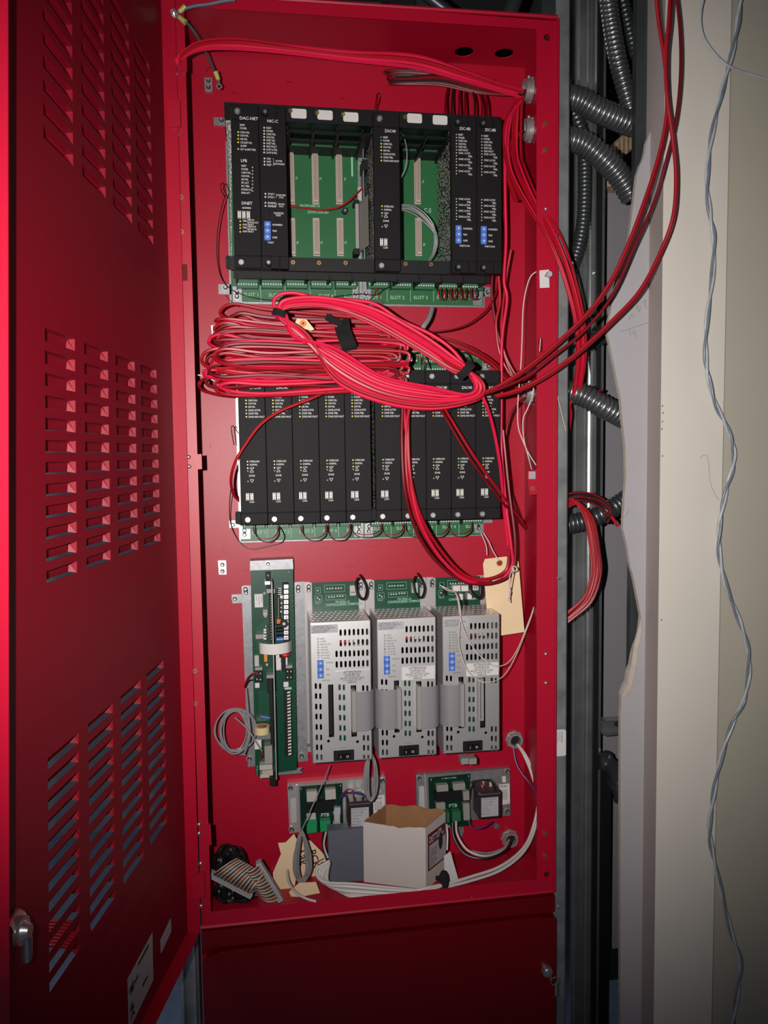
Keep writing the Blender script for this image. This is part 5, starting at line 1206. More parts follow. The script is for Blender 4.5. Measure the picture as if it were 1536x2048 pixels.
def trans(q0, a, b, c, d, yf, m_, lb):
    """can: front px rect (a,b)-(c,d) at plane yf running back to the plate"""
    mb = MB(); p, q = W(a, d, yf), W(c, b, yf); mb.bbox(p.x, q.x, yf, YB-0.012, p.z, q.z, 0.003); o = part('line_filter', mb, M['transf'], t, 'dark metal filter can')
    mb = MB(); w = (q.x-p.x); h = (q.z-p.z); mb.box(p.x+w*.12, q.x-w*.14, yf-0.0005, yf+0.0002, p.z+h*.10, q.z-h*.20); l = part('data_label', mb, M['label'], o, 'grey printed label')
    mb = MB(); random.seed(3)
    for i, s in enumerate(('POWER LINE FILTER', 'RF 2010 10 AMP', '120 / 250 VAC', '50-60 HZ', 'LINE  LOAD', 'MADE 0302')):
        text(mb, s, p.x+w*.16, q.z-h*.26-i*h*0.105, yf-0.0007, h*0.07, sx=0.8)
    part('print', mb, M['inkg'], l)
    mb = MB(); mb.box(p.x+0.002, q.x-0.002, yf-0.0005, yf+0.002, q.z-0.0045, q.z-0.003); part('edge_strip', mb, M['steel'], o)
    for f in (0.28, 0.62): mb = MB(); mb.box(p.x+w*f, p.x+w*f+0.005, yf+0.022, yf+0.0235, q.z, q.z+0.011); part('spade_terminal', mb, M['clear'], o)
trans(None, 697, 1602, 744, 1662, YB-0.060, 'transf', '')
for px, m_, lb in (([(682, 1592, .12), (695, 1579, .10), (706, 1583, .095), (707, 1597, .10)], 'wred', 'maroon wire arching to the filter can of the left PTB unit'), ([(676, 1612, .115), (683, 1595, .10), (700, 1585, .095), (722, 1586, .095), (733, 1596, .10)], 'wblue', 'blue wire arching to the filter can of the left PTB unit'), ([(679, 1598, .115), (688, 1588, .10), (710, 1587, .09), (731, 1592, .10)], 'wblue', 'lower blue wire arching to the filter can of the left PTB unit')):
    cable('unit_wire', px, 0.0012, M[m_], lb, 'wire')
# right unit
t, pp = ptb('', 'PTB unit at the lower right with a tall dark filter can', [(832, 1550), (1020, 1537), (1021, 1631), (835, 1652)], None, 0, 1, False)
pp('side_rail', [(848, 1549), (852, 1548), (856, 1620), (852, 1650)], YB-0.018, 0.006, 'alus')
pp('circuit_board', [(857, 1556), (940, 1548), (943, 1650), (860, 1660)], YB-0.026, 0.002, 'greendk', 'dark green board marked PTB')
for q in ([(873, 1571), (896, 1569), (897, 1584), (874, 1586)], [(906, 1568), (930, 1566), (931, 1579), (907, 1581)], [(872, 1606), (890, 1605), (891, 1619), (873, 1620)]):
    pp('board_connector', q, YB-0.036, 0.010, 'khaki', 'grey connector')
pp('relay', [(870, 1586), (923, 1582), (925, 1600), (872, 1604)], YB-0.040, 0.013, 'blackm', 'long black relay')
for q in ([(886, 1626), (899, 1624), (899, 1645), (887, 1646)], [(904, 1624), (921, 1622), (922, 1642), (905, 1644)]): pp('terminal_block', q, YB-0.040, 0.013, 'term', 'green terminal block')
for q in ([(926, 1583), (938, 1582), (939, 1600), (927, 1601)], [(926, 1608), (939, 1607), (940, 1640), (928, 1641)]): pp('spade_terminal', q, YB-0.034, 0.008, 'khaki', 'grey spade terminal')
mb = MB(); p = W(906, 1611, YB-.0262); text(mb, 'PTB', p.x, p.z, YB-.0264, 0.0098, 'C'); p = W(896, 1653, YB-.0262); text(mb, 'AR', p.x, p.z, YB-.0264, 0.008, 'C'); p = W(898, 1556, YB-.0262); text(mb, '01 3000 01 30 0000', p.x, p.z, YB-.0264, 0.0035, 'C'); part('lettering', mb, M['inkgreen'], t)
for a, b in ((838, 1556), (1014, 1542), (1014, 1622)): p = W(a, b, YB-.012); mb = MB(); nut_mb(mb, p.x, YB-.012, p.z, 0.0050); part('nut', mb, [M['nutw'], M['nutdk']], t)
for a, b in ((862, 1560), (937, 1553)): p = W(a, b, YB-.026); mb = MB(); mb.ball((p.x, YB-.027, p.z), 0.002, 8, sq=(.6, .6, 1.6)); part('standoff', mb, M['steel'], t, smooth=True)
pp('data_label', [(838, 1573), (849, 1572), (850, 1620), (838, 1621)], YB-0.0124, 0.0004, 'label', 'grey printed label')
c = pp('data_label', [(998, 1569), (1019, 1567), (1020, 1607), (1000, 1611)], YB-0.0124, 0.0004, 'paper', 'white printed label')
mb = MB(); p = W(1000, 1573, YB-.0126); text(mb, 'APS-B/C', p.x, p.z, YB-.0127, 0.0056, sx=0.75)
for i in range(5): p = W(1003+2.6*i, 1579, YB-.0126); mb.box(p.x, p.x+0.0006, YB-.0127, YB-.0126, p.z-0.020, p.z)
part('print', mb, M['inkb'], c)
pp('data_label', [(1004, 1553), (1011, 1552), (1012, 1564), (1005, 1565)], YB-0.0124, 0.0004, 'paper')
trans(None, 957, 1582, 1003, 1640, YB-0.068, 'transf', '')
pp('filter_flange', [(940, 1572), (953, 1571), (958, 1640), (942, 1636)], YB-0.030, 0.016, 'steel', 'bright filter flange')
for px, m_, lb in (([(941, 1598, .12), (943, 1575, .10), (957, 1561, .09), (980, 1562, .09), (992, 1578, .10)], 'wblk', 'dark wire arching over the filter can of the right PTB unit'), ([(936, 1640, .11), (945, 1655, .10), (965, 1656, .09), (985, 1643, .10)], 'wblue', 'violet blue wire sagging under the filter can of the right PTB unit'), ([(962, 1562, .1), (966, 1572, .09), (967, 1582, .09)], 'wred', 'short dark red wire behind the filter can of the right PTB unit')):
    cable('unit_wire', px, 0.0012, M[m_], lb, 'wire')
mb = MB(); mb.pxprism([(917, 1650), (927, 1647), (928, 1662), (924, 1673), (918, 1672)], YB-0.006, YB-0.002); o = obj('ground_lug', mb, M['zinc']); tag(o, 'small metal ground lug below the right PTB unit', 'lug')
p = W(923, 1651, YB-.006); mb = MB(); nut_mb(mb, p.x, YB-.006, p.z, 0.0042); part('nut', mb, [M['nutw'], M['nutdk']], o)

# ================================================================== THINGS ON THE CABINET FLOOR
ZF = 0.8295
def carton():
    A, B, C_ = WZ(728, 1764, ZF), WZ(852, 1779, ZF), WZ(892, 1745, ZF)
    A.z = B.z = C_.z = ZF
    D_ = A+(C_-B)
    h = W(848, 1656, B.y).z-ZF
    t = thing('carton', 'open white cardboard carton with torn top and a maroon printed side label', 'carton', tuple((A+C_)/2))
    base = [A, B, C_, D_]; mb = MB(); cen = (A+B+C_+D_)/4; inn = [cen+(p-cen)*0.965 for p in base]
    random.seed(5)
    for e in range(4):
        p, q, pi, qi = base[e], base[(e+1) % 4], inn[e], inn[(e+1) % 4]; n = 12; top = []
        for i in range(n+1):
            f = i/n; j = (random.random()-0.5)*0.003 if 0 < i < n else 0
            hh = h+(0.006*(1 if e in (1, 2) else 0)*math.sin(PI*min(1, f if e == 1 else 1)) if e != 0 else 0)+j+(-0.004*math.sin(PI*f) if e == 0 else 0)
            top.append(hh)
        if e == 1: top = [h+0.004*i/n for i in range(n+1)]
        if e == 2: top = [h+0.004+0.002*math.sin(i*1.3)+0.004*math.sin(PI*i/n) for i in range(n+1)]
        if e == 3: top = [h+0.004*(1-i/n)+0.0015*math.sin(i*2) for i in range(n+1)]
        vo, vi = [], []
        for i in range(n+1):
            f = i/n; a = p.lerp(q, f); b = pi.lerp(qi, f)
            vo += [(a.x, a.y, ZF), (a.x, a.y, ZF+top[i])]; vi += [(b.x, b.y, ZF+0.001), (b.x, b.y, ZF+top[i])]
        mb.add(vo, [(2*i, 2*i+2, 2*i+3, 2*i+1) for i in range(n)], 0); mb.add(vi, [(2*i, 2*i+2, 2*i+3, 2*i+1) for i in range(n)], 1)
        o_ = len(mb.v); mb.add(vo+vi, [(2*i+1, 2*i+3, 2*(n+1)+2*i+3, 2*(n+1)+2*i+1) for i in range(n)], 1)
    mb.quad(*[(p.x, p.y, ZF+0.001) for p in inn], k=1); mb.quad(*[(p.x, p.y, ZF) for p in base])
    part('carton_body', mb, [M['card'], M['brown']], t)
    # side label in face coordinates
    nrm = (C_-B).cross(Vector((0, 0, 1))).normalized(); nrm = nrm if nrm.dot(B-cen) > 0 else -nrm
    Lw = (C_-B).length; dr = (C_-B)/Lw
    def fn(off): return lambda u, v: tuple(B+dr*u+nrm*off+Vector((0, 0, v)))
    u0, u1, v0, v1 = Lw*0.10, Lw*0.97, h*0.26, h*0.86
    def q4(mb, a, b, c, d, off, k=0): f = fn(off); mb.quad(f(a, c), f(b, c), f(b, d), f(a, d), k)
    mb = MB(); q4(mb, u0, u1, v0, v1, 0.0004); l = part('side_label', mb, M['maroon'], t, 'maroon and white printed label')
    mb = MB(); q4(mb, u0+0.004, u1, v0+0.003, v1-0.022, 0.0007); part('label_field', mb, M['label'], l)
    mb = MB(); text(mb, 'DETTOZ', u0+0.004, v1-0.012, 0, 0.017, sx=0.62, fn=fn(0.0008)); text(mb, '2P80', u0+Lw*0.52, v1-0.006, 0, 0.0065, sx=0.8, fn=fn(0.0008)); text(mb, 'DUPLEX', u0+Lw*0.52, v1-0.015, 0, 0.009, sx=0.55, fn=fn(0.0008))
    part('label_title', mb, M['ink'], l)
    mb = MB()
    for i, s in enumerate(('X', 'OUTLET BOX 1', 'RECEPTACLE', 'SPEC GRADE', '125V 15A', 'GROUNDING', 'QTY 10', 'SIDE WIRED')): text(mb, s, u0+0.008, v1-0.027-i*0.0055, 0, 0.005, sx=0.7, fn=fn(0.0009))
    c0 = fn(0.0009); el = [c0(u0+Lw*0.62+0.007*math.cos(a), (v0+v1)/2+0.006+0.016*math.sin(a)) for a in [2*PI*i/20 for i in range(20)]]; mb.add(el, [tuple(range(20))])
    part('label_print', mb, M['inkb'], l)
    return t
carton()
gy = WZ(690, 1765, ZF).y
mb = MB(); mb.pxprism([(656, 1662), (726, 1657), (729, 1764), (659, 1764)], gy, min(gy+0.045, YB-0.045)+0.0); mb.v = [(a, b, max(c, ZF)) for a, b, c in mb.v]
o = obj('grey_carton', mb, M['greybox']); tag(o, 'slate grey box standing behind the white carton', 'box')

def paper(name, px, y, lb, words, mt='manila', cat='tag', hole=None, lean=0.0):
    mb = MB(); pts = [W(a, b, y) for a, b in px]; zb = min(p.z for p in pts)
    mb.add([tuple(p+Vector((0, 0, 0))) for p in pts]+[tuple(p+Vector((0, 0.0006, 0))) for p in pts], [tuple(range(len(pts))), tuple(reversed(range(len(pts), 2*len(pts))))]+[(i, (i+1) % len(pts), (i+1) % len(pts)+len(pts), i+len(pts)) for i in range(len(pts))])
    o = obj(name, mb, M[mt]); tag(o, lb, cat)
    if words:
        mb = MB()
        for s, a, b, h, rt in words: p = W(a, b, y-0.0006); text(mb, s, p.x, p.z, y-0.0006, h, rot=rt)
        obj('handwriting', mb, M['inkb'], o)
    if hole:
        p = W(*hole, y); mb = MB(); mb.ring((p.x, y-0.0001, p.z), (0, -1, 0), 0.0058, 0.0022, 0.0006, 18); obj('eyelet', mb, M['copper'], o)
        mb = MB(); mb.cyl((p.x, y-0.0002, p.z), (p.x, y-0.0005, p.z), 0.0022, n=12); obj('eyelet_hole', mb, M['crdk'], o)
    return o
paper('paper_tag', [(966, 1128), (970, 1118), (1012, 1113), (1030, 1115), (1037, 1123), (1049, 1264), (1003, 1271), (978, 1272)], 0.105, 'big blank manila tag hanging on a string right of the power supplies', None, hole=(999, 1126))
paper('paper_tag', [(590, 646), (594, 637), (613, 639), (629, 659), (622, 661), (600, 656)], -0.012, 'small manila tag tucked under the bright red cable bundle', None, hole=(606, 647))
paper('paper_tag', [(590, 1700), (604, 1676), (622, 1682), (642, 1702), (668, 1736), (658, 1762), (600, 1774), (588, 1740)], 0.118, 'manila tag with black handwriting behind the grey cable coil on the cabinet floor', [('Tag', 603, 1696, 0.022, -1.35), ('PCK', 624, 1700, 0.019, -1.3), ('10', 641, 1716, 0.016, -1.2)])
paper('paper_tag', [(556, 1686), (571, 1685), (588, 1668), (600, 1690), (590, 1770), (575, 1796), (548, 1790), (546, 1745), (562, 1708)], 0.085, 'crumpled pale manila tag at the left of the grey cable coil', None)
paper('paper_scrap', [(578, 1784), (598, 1766), (632, 1764), (640, 1786), (600, 1794), (582, 1793)], 0.040, 'flat manila paper scrap lying at the front lip of the cabinet floor', None, cat='paper')
paper('paper_scrap', [(888, 1712), (901, 1703), (917, 1760), (890, 1772)], 0.045, 'crumpled white paper right of the white carton', None, mt='paper', cat='paper')

def strands(n, fpts, r, mats, name, label, group, cat='cable', jit=3.0, jy=0.006, seed=1, closed=False, seg=6, nn=6):
    rnd = random.Random(seed)
    for i in range(n):
        dx, dy, dd = rnd.uniform(-jit, jit), rnd.uniform(-jit, jit), rnd.uniform(-jy, jy)
        P = fpts(i, rnd) if callable(fpts) else fpts
        P = [(a+dx+rnd.uniform(-jit, jit)*0.45, b+dy+rnd.uniform(-jit, jit)*0.45, y+dd+rnd.uniform(-jy, jy)*0.3) for a, b, y in P]
        cable(name, P, r, M[mats[i % len(mats)]], label, cat, group, nn, seg, closed=closed)
# coil of grey cable hanging from the left PTB unit
def loop(cx, cy, rx, ry, y, k=10, ph=0.0, pinch=0.0):
    def f(i, rnd):
        a, b = rx*rnd.uniform(0.45, 1), ry*rnd.uniform(0.90, 1.02)
        return [(cx+a*math.cos(t)*(1-pinch*(1-math.sin(t))/2 if pinch else 1), cy+b*math.sin(t), y) for t in [ph+2*PI*j/k for j in range(k)]]
    return f
strands(12, loop(604, 1714, 23, 50, 0.062, pinch=0.6), 0.0013, ['wgrey'], 'grey_cable', 'grey cable loop of the coil hanging below the left PTB unit', 'coil of grey cable on the cabinet floor', jit=2, closed=True, seed=4)
strands(11, loop(742, 1556, 13, 46, 0.075), 0.0015, ['wgrey'], 'grey_cable', 'grey cable loop of the coil hanging between the left and middle power supplies', 'coil of grey cable between two power supplies', jit=1.5, closed=True, seed=5)
cable('grey_cable', [(744, 1515, .07), (740, 1480, .075), (743, 1420, .09)], 0.0020, M['wgrey'], 'grey cable rising into the gap between the left and middle power supplies')
cable('grey_cable', [(660, 1530, .10), (648, 1560, .07), (625, 1612, .055), (600, 1668, .06)], 0.0011, M['wgrey'], 'single grey cable slanting across the left PTB unit')
strands(7, loop(470, 1461, 42, 45, 0.105), 0.0014, ['wgrey'], 'grey_cable', 'grey cable loop of the coil beside the tall green board', 'coil of grey cable beside the tall green board', jit=2.5, closed=True, seed=6)
strands(3, [(493, 1377, .12), (497, 1430, .11), (500, 1470, .10), (490, 1505, .10)], 0.0014, ['wgrey'], 'grey_cable', 'grey cable running down along the left edge of the tall green board', 'grey cables beside the tall green board', jit=2, seed=8)
cable('grey_cable', [(470, 1435, .10), (495, 1458, .09), (516, 1490, .085), (524, 1502, .09)], 0.0015, M['wgrey'], 'grey cable curving from the coil into the tall green board')
for i, m_ in enumerate(('wred', 'wblk', 'wred')): cable('pigtail_wire', [(523+i, 1500, .09), (527-i*2, 1512, .09), (518+i*2, 1520, .10)], 0.0007, M[m_], ['short red wire end at the bottom of the tall green board, the left one', 'short black wire end at the bottom of the tall green board', 'short red wire end at the bottom of the tall green board, the right one'][i], 'wire')
# white cables on the floor, tied with black velcro
strands(9, lambda i, r: [(658+r.uniform(-3, 3), 1722+i*0.8, .050), (634+i*2.6, 1740+i*3.2, .045), (648+i*4.5, 1764+i*2.6, .030), (708, 1768+i*3.2, .018), (790, 1777+i*2.0, .010), (850, 1781-i*0.4, .008), (884, 1771, .012)], 0.0027, ['wwhite'], 'white_cable', 'white cable of the loose bunch on the cabinet floor before the carton', 'bunch of white cables on the cabinet floor', jit=1.5, jy=.002, seed=9)
strands(3, lambda i, r: [(640+i*5, 1760, .06), (680, 1778, .03), (760, 1786, .02), (860, 1778, .02)], 0.0014, ['wblue'], 'blue_wire', 'thin violet blue wire among the white cables on the cabinet floor', 'blue wires among the white cables', jit=3, jy=.002, seed=10, cat='wire')
for i, (k, lb) in enumerate((((892, 1768, .018), 'white cable rising from the black velcro tie to the side, upper one'), ((892, 1774, .014), 'white cable rising from the black velcro tie to the side, lower one'))):
    d = i*8; cable('white_cable', [k, (940, 1754+d, .02), (1000, 1733+d, .03), (1045, 1698+d, .05), (1066+i*3, 1655+i*4, .07), (1076, 1600, .09), (1064+i*5, 1550, .11), (1048+i*3, 1510, .13), (1034, 1488, .135)], 0.0027, M['wwhite'], lb)
cable('blue_wire', [(1026, 1490, .135), (1034, 1530, .12), (1058, 1565, .10), (1076, 1590, .08)], 0.0012, M['wblue'], 'violet blue wire dropping from the round fitting behind the white cables', cat='wire')
cable('white_cable', [(574, 1740, .07), (578, 1765, .045), (592, 1785, .020), (612, 1797, .006), (632, 1803, .001)], 0.0022, M['wwhite'], 'short white cable end poking over the front lip of the cabinet floor')
mb = MB(); p = W(889, 1767, .012); mb.ball((p.x, p.y+0.004, p.z+0.003), 0.0125, 12, sq=(.75, .9, 1.5)); mb.box(p.x-.016, p.x-.004, p.y-.001, p.y+.001, p.z+.008, p.z+.015)
o = obj('velcro_tie', mb, M['velcro'], smooth=True); tag(o, 'black velcro tie around the white cables at the carton corner', 'cable tie')
cable('cord', [(943, 1795, .0), (985, 1780, .02), (1040, 1766, .03), (1064, 1762, .03)], 0.0009, M['manila'], 'thin tan string lying on the cabinet floor near the right corner', 'string')
# lower right power wiring
for px, r_, m_, lb in (([(912, 1643, .11), (915, 1670, .09), (935, 1700, .07), (970, 1712, .06), (1005, 1700, .09), (1018, 1680, .135)], .0022, 'wwhite', 'white wire looping from the right PTB unit to the lower round fitting'),
                       ([(905, 1645, .11), (908, 1675, .10), (930, 1708, .08), (970, 1717, .07), (1010, 1702, .09), (1023, 1680, .135)], .0026, 'wblk', 'black wire looping from the right PTB unit to the lower round fitting'),
                       ([(943, 1702, .12), (975, 1706, .12), (1005, 1697, .13), (1022, 1684, .14)], .0018, 'wgrey', 'grey wire lying behind the black loop under the right PTB unit'),
                       ([(893, 1648, .11), (895, 1670, .10), (894, 1700, .09)], .0018, 'wwhite', 'white wire dropping behind the carton from the right PTB unit'),
                       ([(648, 1664, .11), (646, 1690, .11), (655, 1722, .10)], .0026, 'wblk', 'black wire behind the grey box, left PTB unit'), ([(652, 1664, .10), (648, 1690, .10), (656, 1716, .09)], .0017, 'wwhite', 'pale wire behind the grey box, left PTB unit')):
    cable('power_wire', px, r_, M[m_], lb, 'wire')
# conduit fittings
def fitting(c, ax, lb, r=0.0165):
    c = Vector(c); ax = Vector(ax).normalized(); mb = MB(); mb.ring(c, ax, r*1.12, r*0.72, 0.005, 24); mb.ring(c+ax*0.005, ax, r, r*0.70, 0.008, 24); mb.cyl(c+ax*0.002, c+ax*0.0025, r*0.74, n=24, k=1)
    for i in range(8):
        a = 2*PI*i/8; u = ax.orthogonal().normalized(); v = ax.cross(u); p = c+ax*0.002+(u*math.cos(a)+v*math.sin(a))*r*1.14; mb.ball(p, 0.0022, 6)
    mb.ball(c+ax*0.006+(Vector((-.6, 0, .8)) if abs(ax.y) > .5 else Vector((0, -.3, .95)))*r*1.15, 0.003, 8, k=0)
    o = obj('conduit_fitting', mb, [M['stud2'], M['void']], smooth=True); tag(o, lb, 'conduit fitting', 'round conduit fittings in the cabinet'); return o
M['stud2'] = mat('zinc_die_cast', (0.42, 0.40, 0.40), 0.4, metal=0.6, noise=0.2, nscale=80)
for a, b, lb in ((1055, 188, 'round zinc fitting in the right wall, topmost, with red cables'), (1057, 264, 'round zinc fitting in the right wall, second from the top'), (1060, 786, 'round zinc fitting in the right wall behind the three long red cables')):
    p = WX(a, b, 0.5905); fitting((0.5920, min(max(p.y, 0.03), 0.12), p.z), (-1, 0, 0), lb, 0.0185)
for a, b, lb in ((1027, 1477, 'round zinc fitting in the back panel with two white cables'), (1018, 1674, 'round zinc fitting in the back panel with black and white wires, lowest')):
    p = W(a, b, YB); fitting((p.x, YB-0.001, p.z), (0, -1, 0), lb, 0.0145)
mb = MB(); p = W(992, 1651, YB); mb.cyl((p.x, YB, p.z), (p.x, YB-0.003, p.z), 0.0055, n=14); part('plug_button', mb, M['greybox'], cab)

# rainbow ribbon plugs and black wire tangle at the left
RB = [M[k] for k in ('wwhite', 'wblk', 'rb_or', 'wwhite', 'rb_br', 'rb_tan', 'wwhite', 'wblk', 'wgrey')] if 'rb_or' in M else None
M['rb_or'] = mat('rust_wire', (0.42, 0.08, 0.02), 0.5); M['rb_br'] = mat('brown_wire', (0.06, 0.03, 0.02), 0.5); M['rb_tan'] = mat('tan_wire', (0.5, 0.24, 0.08), 0.5)
RB = [M[k] for k in ('wwhite', 'wblk', 'rb_or', 'wwhite', 'rb_br', 'rb_tan', 'wwhite', 'wblk', 'wgrey')]
def rainbow(lb, a, b, dirs, y):
    A, B = W(*a, y), W(*b, y); t = thing('ribbon_plug', lb, 'connector', tuple(A), 'rainbow ribbon plugs')
    n = 34; mb = MB()
    for i in range(n):
        P0, P1 = A.lerp(B, i/n), A.lerp(B, (i+0.93)/n)
        rows_ = []
        for f in [j/8 for j in range(9)]:
            d = Vector((0, 0, 0)); q = Vector((dirs[0]*f+dirs[2]*f*f, dirs[3]*math.sin(PI*f*0.9), dirs[1]*math.sin(f*PI*0.55)))
            sh = (1-0.25*f); c = (A+B)/2; rows_.append((c+(P0-c)*sh+q, c+(P1-c)*sh+q))
        for j in range(8): (p, q), (r_, s_) = rows_[j], rows_[j+1]; e = Vector((0, 0.0008, 0)); mb.hexa([p, q, s_, r_], [p+e, q+e, s_+e, r_+e], i % 9)
    part('ribbon', mb, RB, t, 'multi coloured flat cable')
    mb = MB(); d = (B-A).normalized(); n_ = Vector((d.z, 0, -d.x))*0.0045; e = Vector((0, 0.010, 0)); A2, B2 = A-d*0.003, B+d*0.003; o2 = Vector((0, -0.004, 0))
    mb.hexa([A2-n_+o2, B2-n_+o2, B2+n_+o2, A2+n_+o2], [A2-n_+e, B2-n_+e, B2+n_+e, A2+n_+e])
    for i in range(20):
        p = A.lerp(B, (i+.5)/20)+o2; h = d*0.0007; k = n_*0.55; mb.quad(p-h-k+Vector((0, -.0002, 0)), p+h-k+Vector((0, -.0002, 0)), p+h+k+Vector((0, -.0002, 0)), p-h+k+Vector((0, -.0002, 0)), 1)
    part('plug_body', mb, [M['label'], M['inkg']], t, 'pale grey plug bar'); return t
rainbow('rainbow ribbon plug leaning at the far left of the cabinet floor', (423, 1750), (500, 1790), (0.014, 0.036, 0.022, -0.028), 0.045)
rainbow('rainbow ribbon plug standing right of the black wire tangle', (518, 1728), (560, 1798), (-0.034, 0.006, 0.000, -0.022), 0.040)
def tangle(i, rnd):
    cx, cy = 463+rnd.uniform(-12, 12), 1722+rnd.uniform(-4, 24); a, b = rnd.uniform(8, 28), rnd.uniform(12, 36)
    if i > 17: cx, cy, a, b = 474+rnd.uniform(-14, 14), 1784+rnd.uniform(-10, 6), rnd.uniform(14, 34), rnd.uniform(10, 26)
    return [(cx+a*math.cos(t), cy+b*math.sin(t), .075+.02*math.sin(t*2+i)) for t in [2*PI*j/9 for j in range(9)]]
strands(40, tangle, 0.0036, ['wblk'], 'black_cable', 'black wire loop of the tangle at the left of the cabinet floor', 'tangle of black wires on the cabinet floor', jit=2, closed=True, seed=12)
cable('white_cable', [(447, 1735, .05), (462, 1725, .045), (485, 1728, .04), (497, 1742, .05)], 0.0012, M['wwhite'], 'thin pale wire arching over the left rainbow ribbon plug')

# ================================================================== RED CABLES
# coil behind: dull red flattened loops
def coilA(i, r):
    ly = 625+i*5.2+r.uniform(-9, 9); lx = 402+abs(ly-735)*0.34+r.uniform(-4, 30); hy = r.uniform(4, 20)
    ry = 650+i*4.0+r.uniform(-6, 6); rx = 815-abs(ry-700)*0.25+r.uniform(-30, 12); d = 0.075-i*0.0027 if ly < 705 else 0.012-r.random()*0.02; d2 = min(d, 0.018)
    d2 = d if ly < 690 else d2
    m_ = r.uniform(-12, 12)
    return [(lx, ly, d), (lx+26, ly-hy, d-.006), (540, ly*.62+.38*ry-hy+m_, d-.004), (680, ly*.3+.7*ry-hy+2, d-.002), (rx-18, ry-hy*.8, d2), (rx, ry, d2), (rx-18, ry+hy*.8, d2), (680, ly*.3+.7*ry+hy, d-.012), (540, ly*.62+.38*ry+hy+m_, d-.014), (lx+26, ly+hy, d-.012)]
strands(30, coilA, 0.0029, ['cred', 'pink', 'cred', 'crdk', 'pink', 'cred', 'crdk'], 'red_cable', 'red cable loop of the wide coil lying between the two racks', 'wide coil of red cable between the racks', jit=3, jy=.004, seed=21, closed=True, seg=5)
cable('red_cable', [(640, 775, -.004), (560, 785, -.006), (490, 791, -.004), (440, 789, .01), (408, 782, .03), (398, 772, .05), (402, 762, .05), (425, 758, .03), (500, 770, .005)], 0.0026, M['cred'], 'red cable loop sagging lowest at the left of the wide coil')
# bright tied bundle in front
def bundle(i, r):
    k = i-5.5
    return [(553+r.uniform(-4, 5), 622, -.035), (570+i*2, 606+k*1.0, -.038), (640+i*2, 606+k*1.6, -.036), (740, 630+k*2.3, -.034), (840, 685+k*2.5, -.036), (905, 728+k*2.0, -.040), (935+k*1.2, 742+k*1.0, -.042), (958+k*1.3, 772, -.040), (940+k*1.8, 794+k*0.6, -.040), (860, 795+k*3.2, -.038), (760, 776+k*4.0, -.037), (670, 727+k*5.0, -.036), (600+k*2.0, 672-k*0.5, -.036), (563-k*1.2, 634, -.036)]
strands(13, bundle, 0.0031, ['pink', 'pink', 'pink', 'cred'], 'red_cable', 'bright red cable of the tied bundle drooping before the lower rack', 'tied bundle of bright red cables', jit=2.2, jy=.006, seed=22, closed=True, seg=7)
cable('red_cable', [(556, 626, -.036), (547, 605, -.036), (558, 590, -.036), (590, 586, -.036), (640, 597, -.034), (740, 605, -.03), (800, 640, -.03), (860, 668, -.032), (905, 700, -.036), (938, 745, -.04), (968, 800, -.03), (985, 850, -.005), (1000, 930, .02), (1008, 1020, .05), (1016, 1090, .06)], 0.0029, M['pink'], 'bright red cable looping over the left tie, across and down the right side')
# ties
def tie(a, b, sx, sz, lb, y=-.036, m_='velcro', rot=0.0, nm='cable_tie'):
    c = W(a, b, y); mb = MB(); u = Vector((math.cos(rot), 0, math.sin(rot))); mb.tube([c-u*sx, c-u*sx*0.4, c+u*sx*0.4, c+u*sx], sz, 14, rf=lambda i: (.96, 1.0, 1.0, .96)[i])
    o = obj(nm, mb, M[m_], smooth=True); tag(o, lb, 'cable tie'); return o
tie(560, 628, 0.005, 0.0125, 'black tie at the left end of the bright red bundle', rot=1.2)
tie(931, 740, 0.0065, 0.0165, 'black tape band at the right end of the bright red bundle', rot=-0.75, y=-.042)
mb = MB(); P = spline([W(684, 654, .0), W(690, 672, -.018), W(697, 690, -.022), W(700, 702, -.010)], 5); mb.ribbon(P, (0.024, 0, 0.004), 0.002); mb.ribbon([W(686, 640, .01), W(688, 655, -.004), W(684, 664, -.006)], (0.020, 0, .003), 0.003); mb.ribbon([W(652, 633, -.006), W(665, 641, -.008), W(684, 647, -.006)], (0.004, 0, 0.010), 0.0015)
o = obj('velcro_tie', mb, M['velcro']); tag(o, 'black velcro strap wrapped around the wide red coil', 'cable tie')
cable('cable_sleeve', [(864, 617, .06), (858, 636, .05), (848, 652, .045), (842, 662, .05)], 0.0042, M['alus'], 'short grey sleeve standing up behind the bright red bundle', 'sleeve')
strands(4, lambda i, r: [(760, 662+i*5, .05), (850, 668+i*3, .05), (930, 690+i*4, .05), (985, 722+i*4, .06), (1010, 750+i*4, .07), (1048, 781+i*2, .08)], 0.0024, ['cred', 'crdk'], 'red_cable', 'red cable running from the coil to the fitting halfway down the right wall', 'red cables to the middle fitting', jit=2, seed=23)
cable('red_cable', [(800, 664, .06), (890, 662, .06), (950, 640, .07), (990, 590, .09), (1004, 480, .10), (1010, 380, .10)], 0.0014, M['crdk'], 'thin dark red cable sweeping up right of the slot strip')
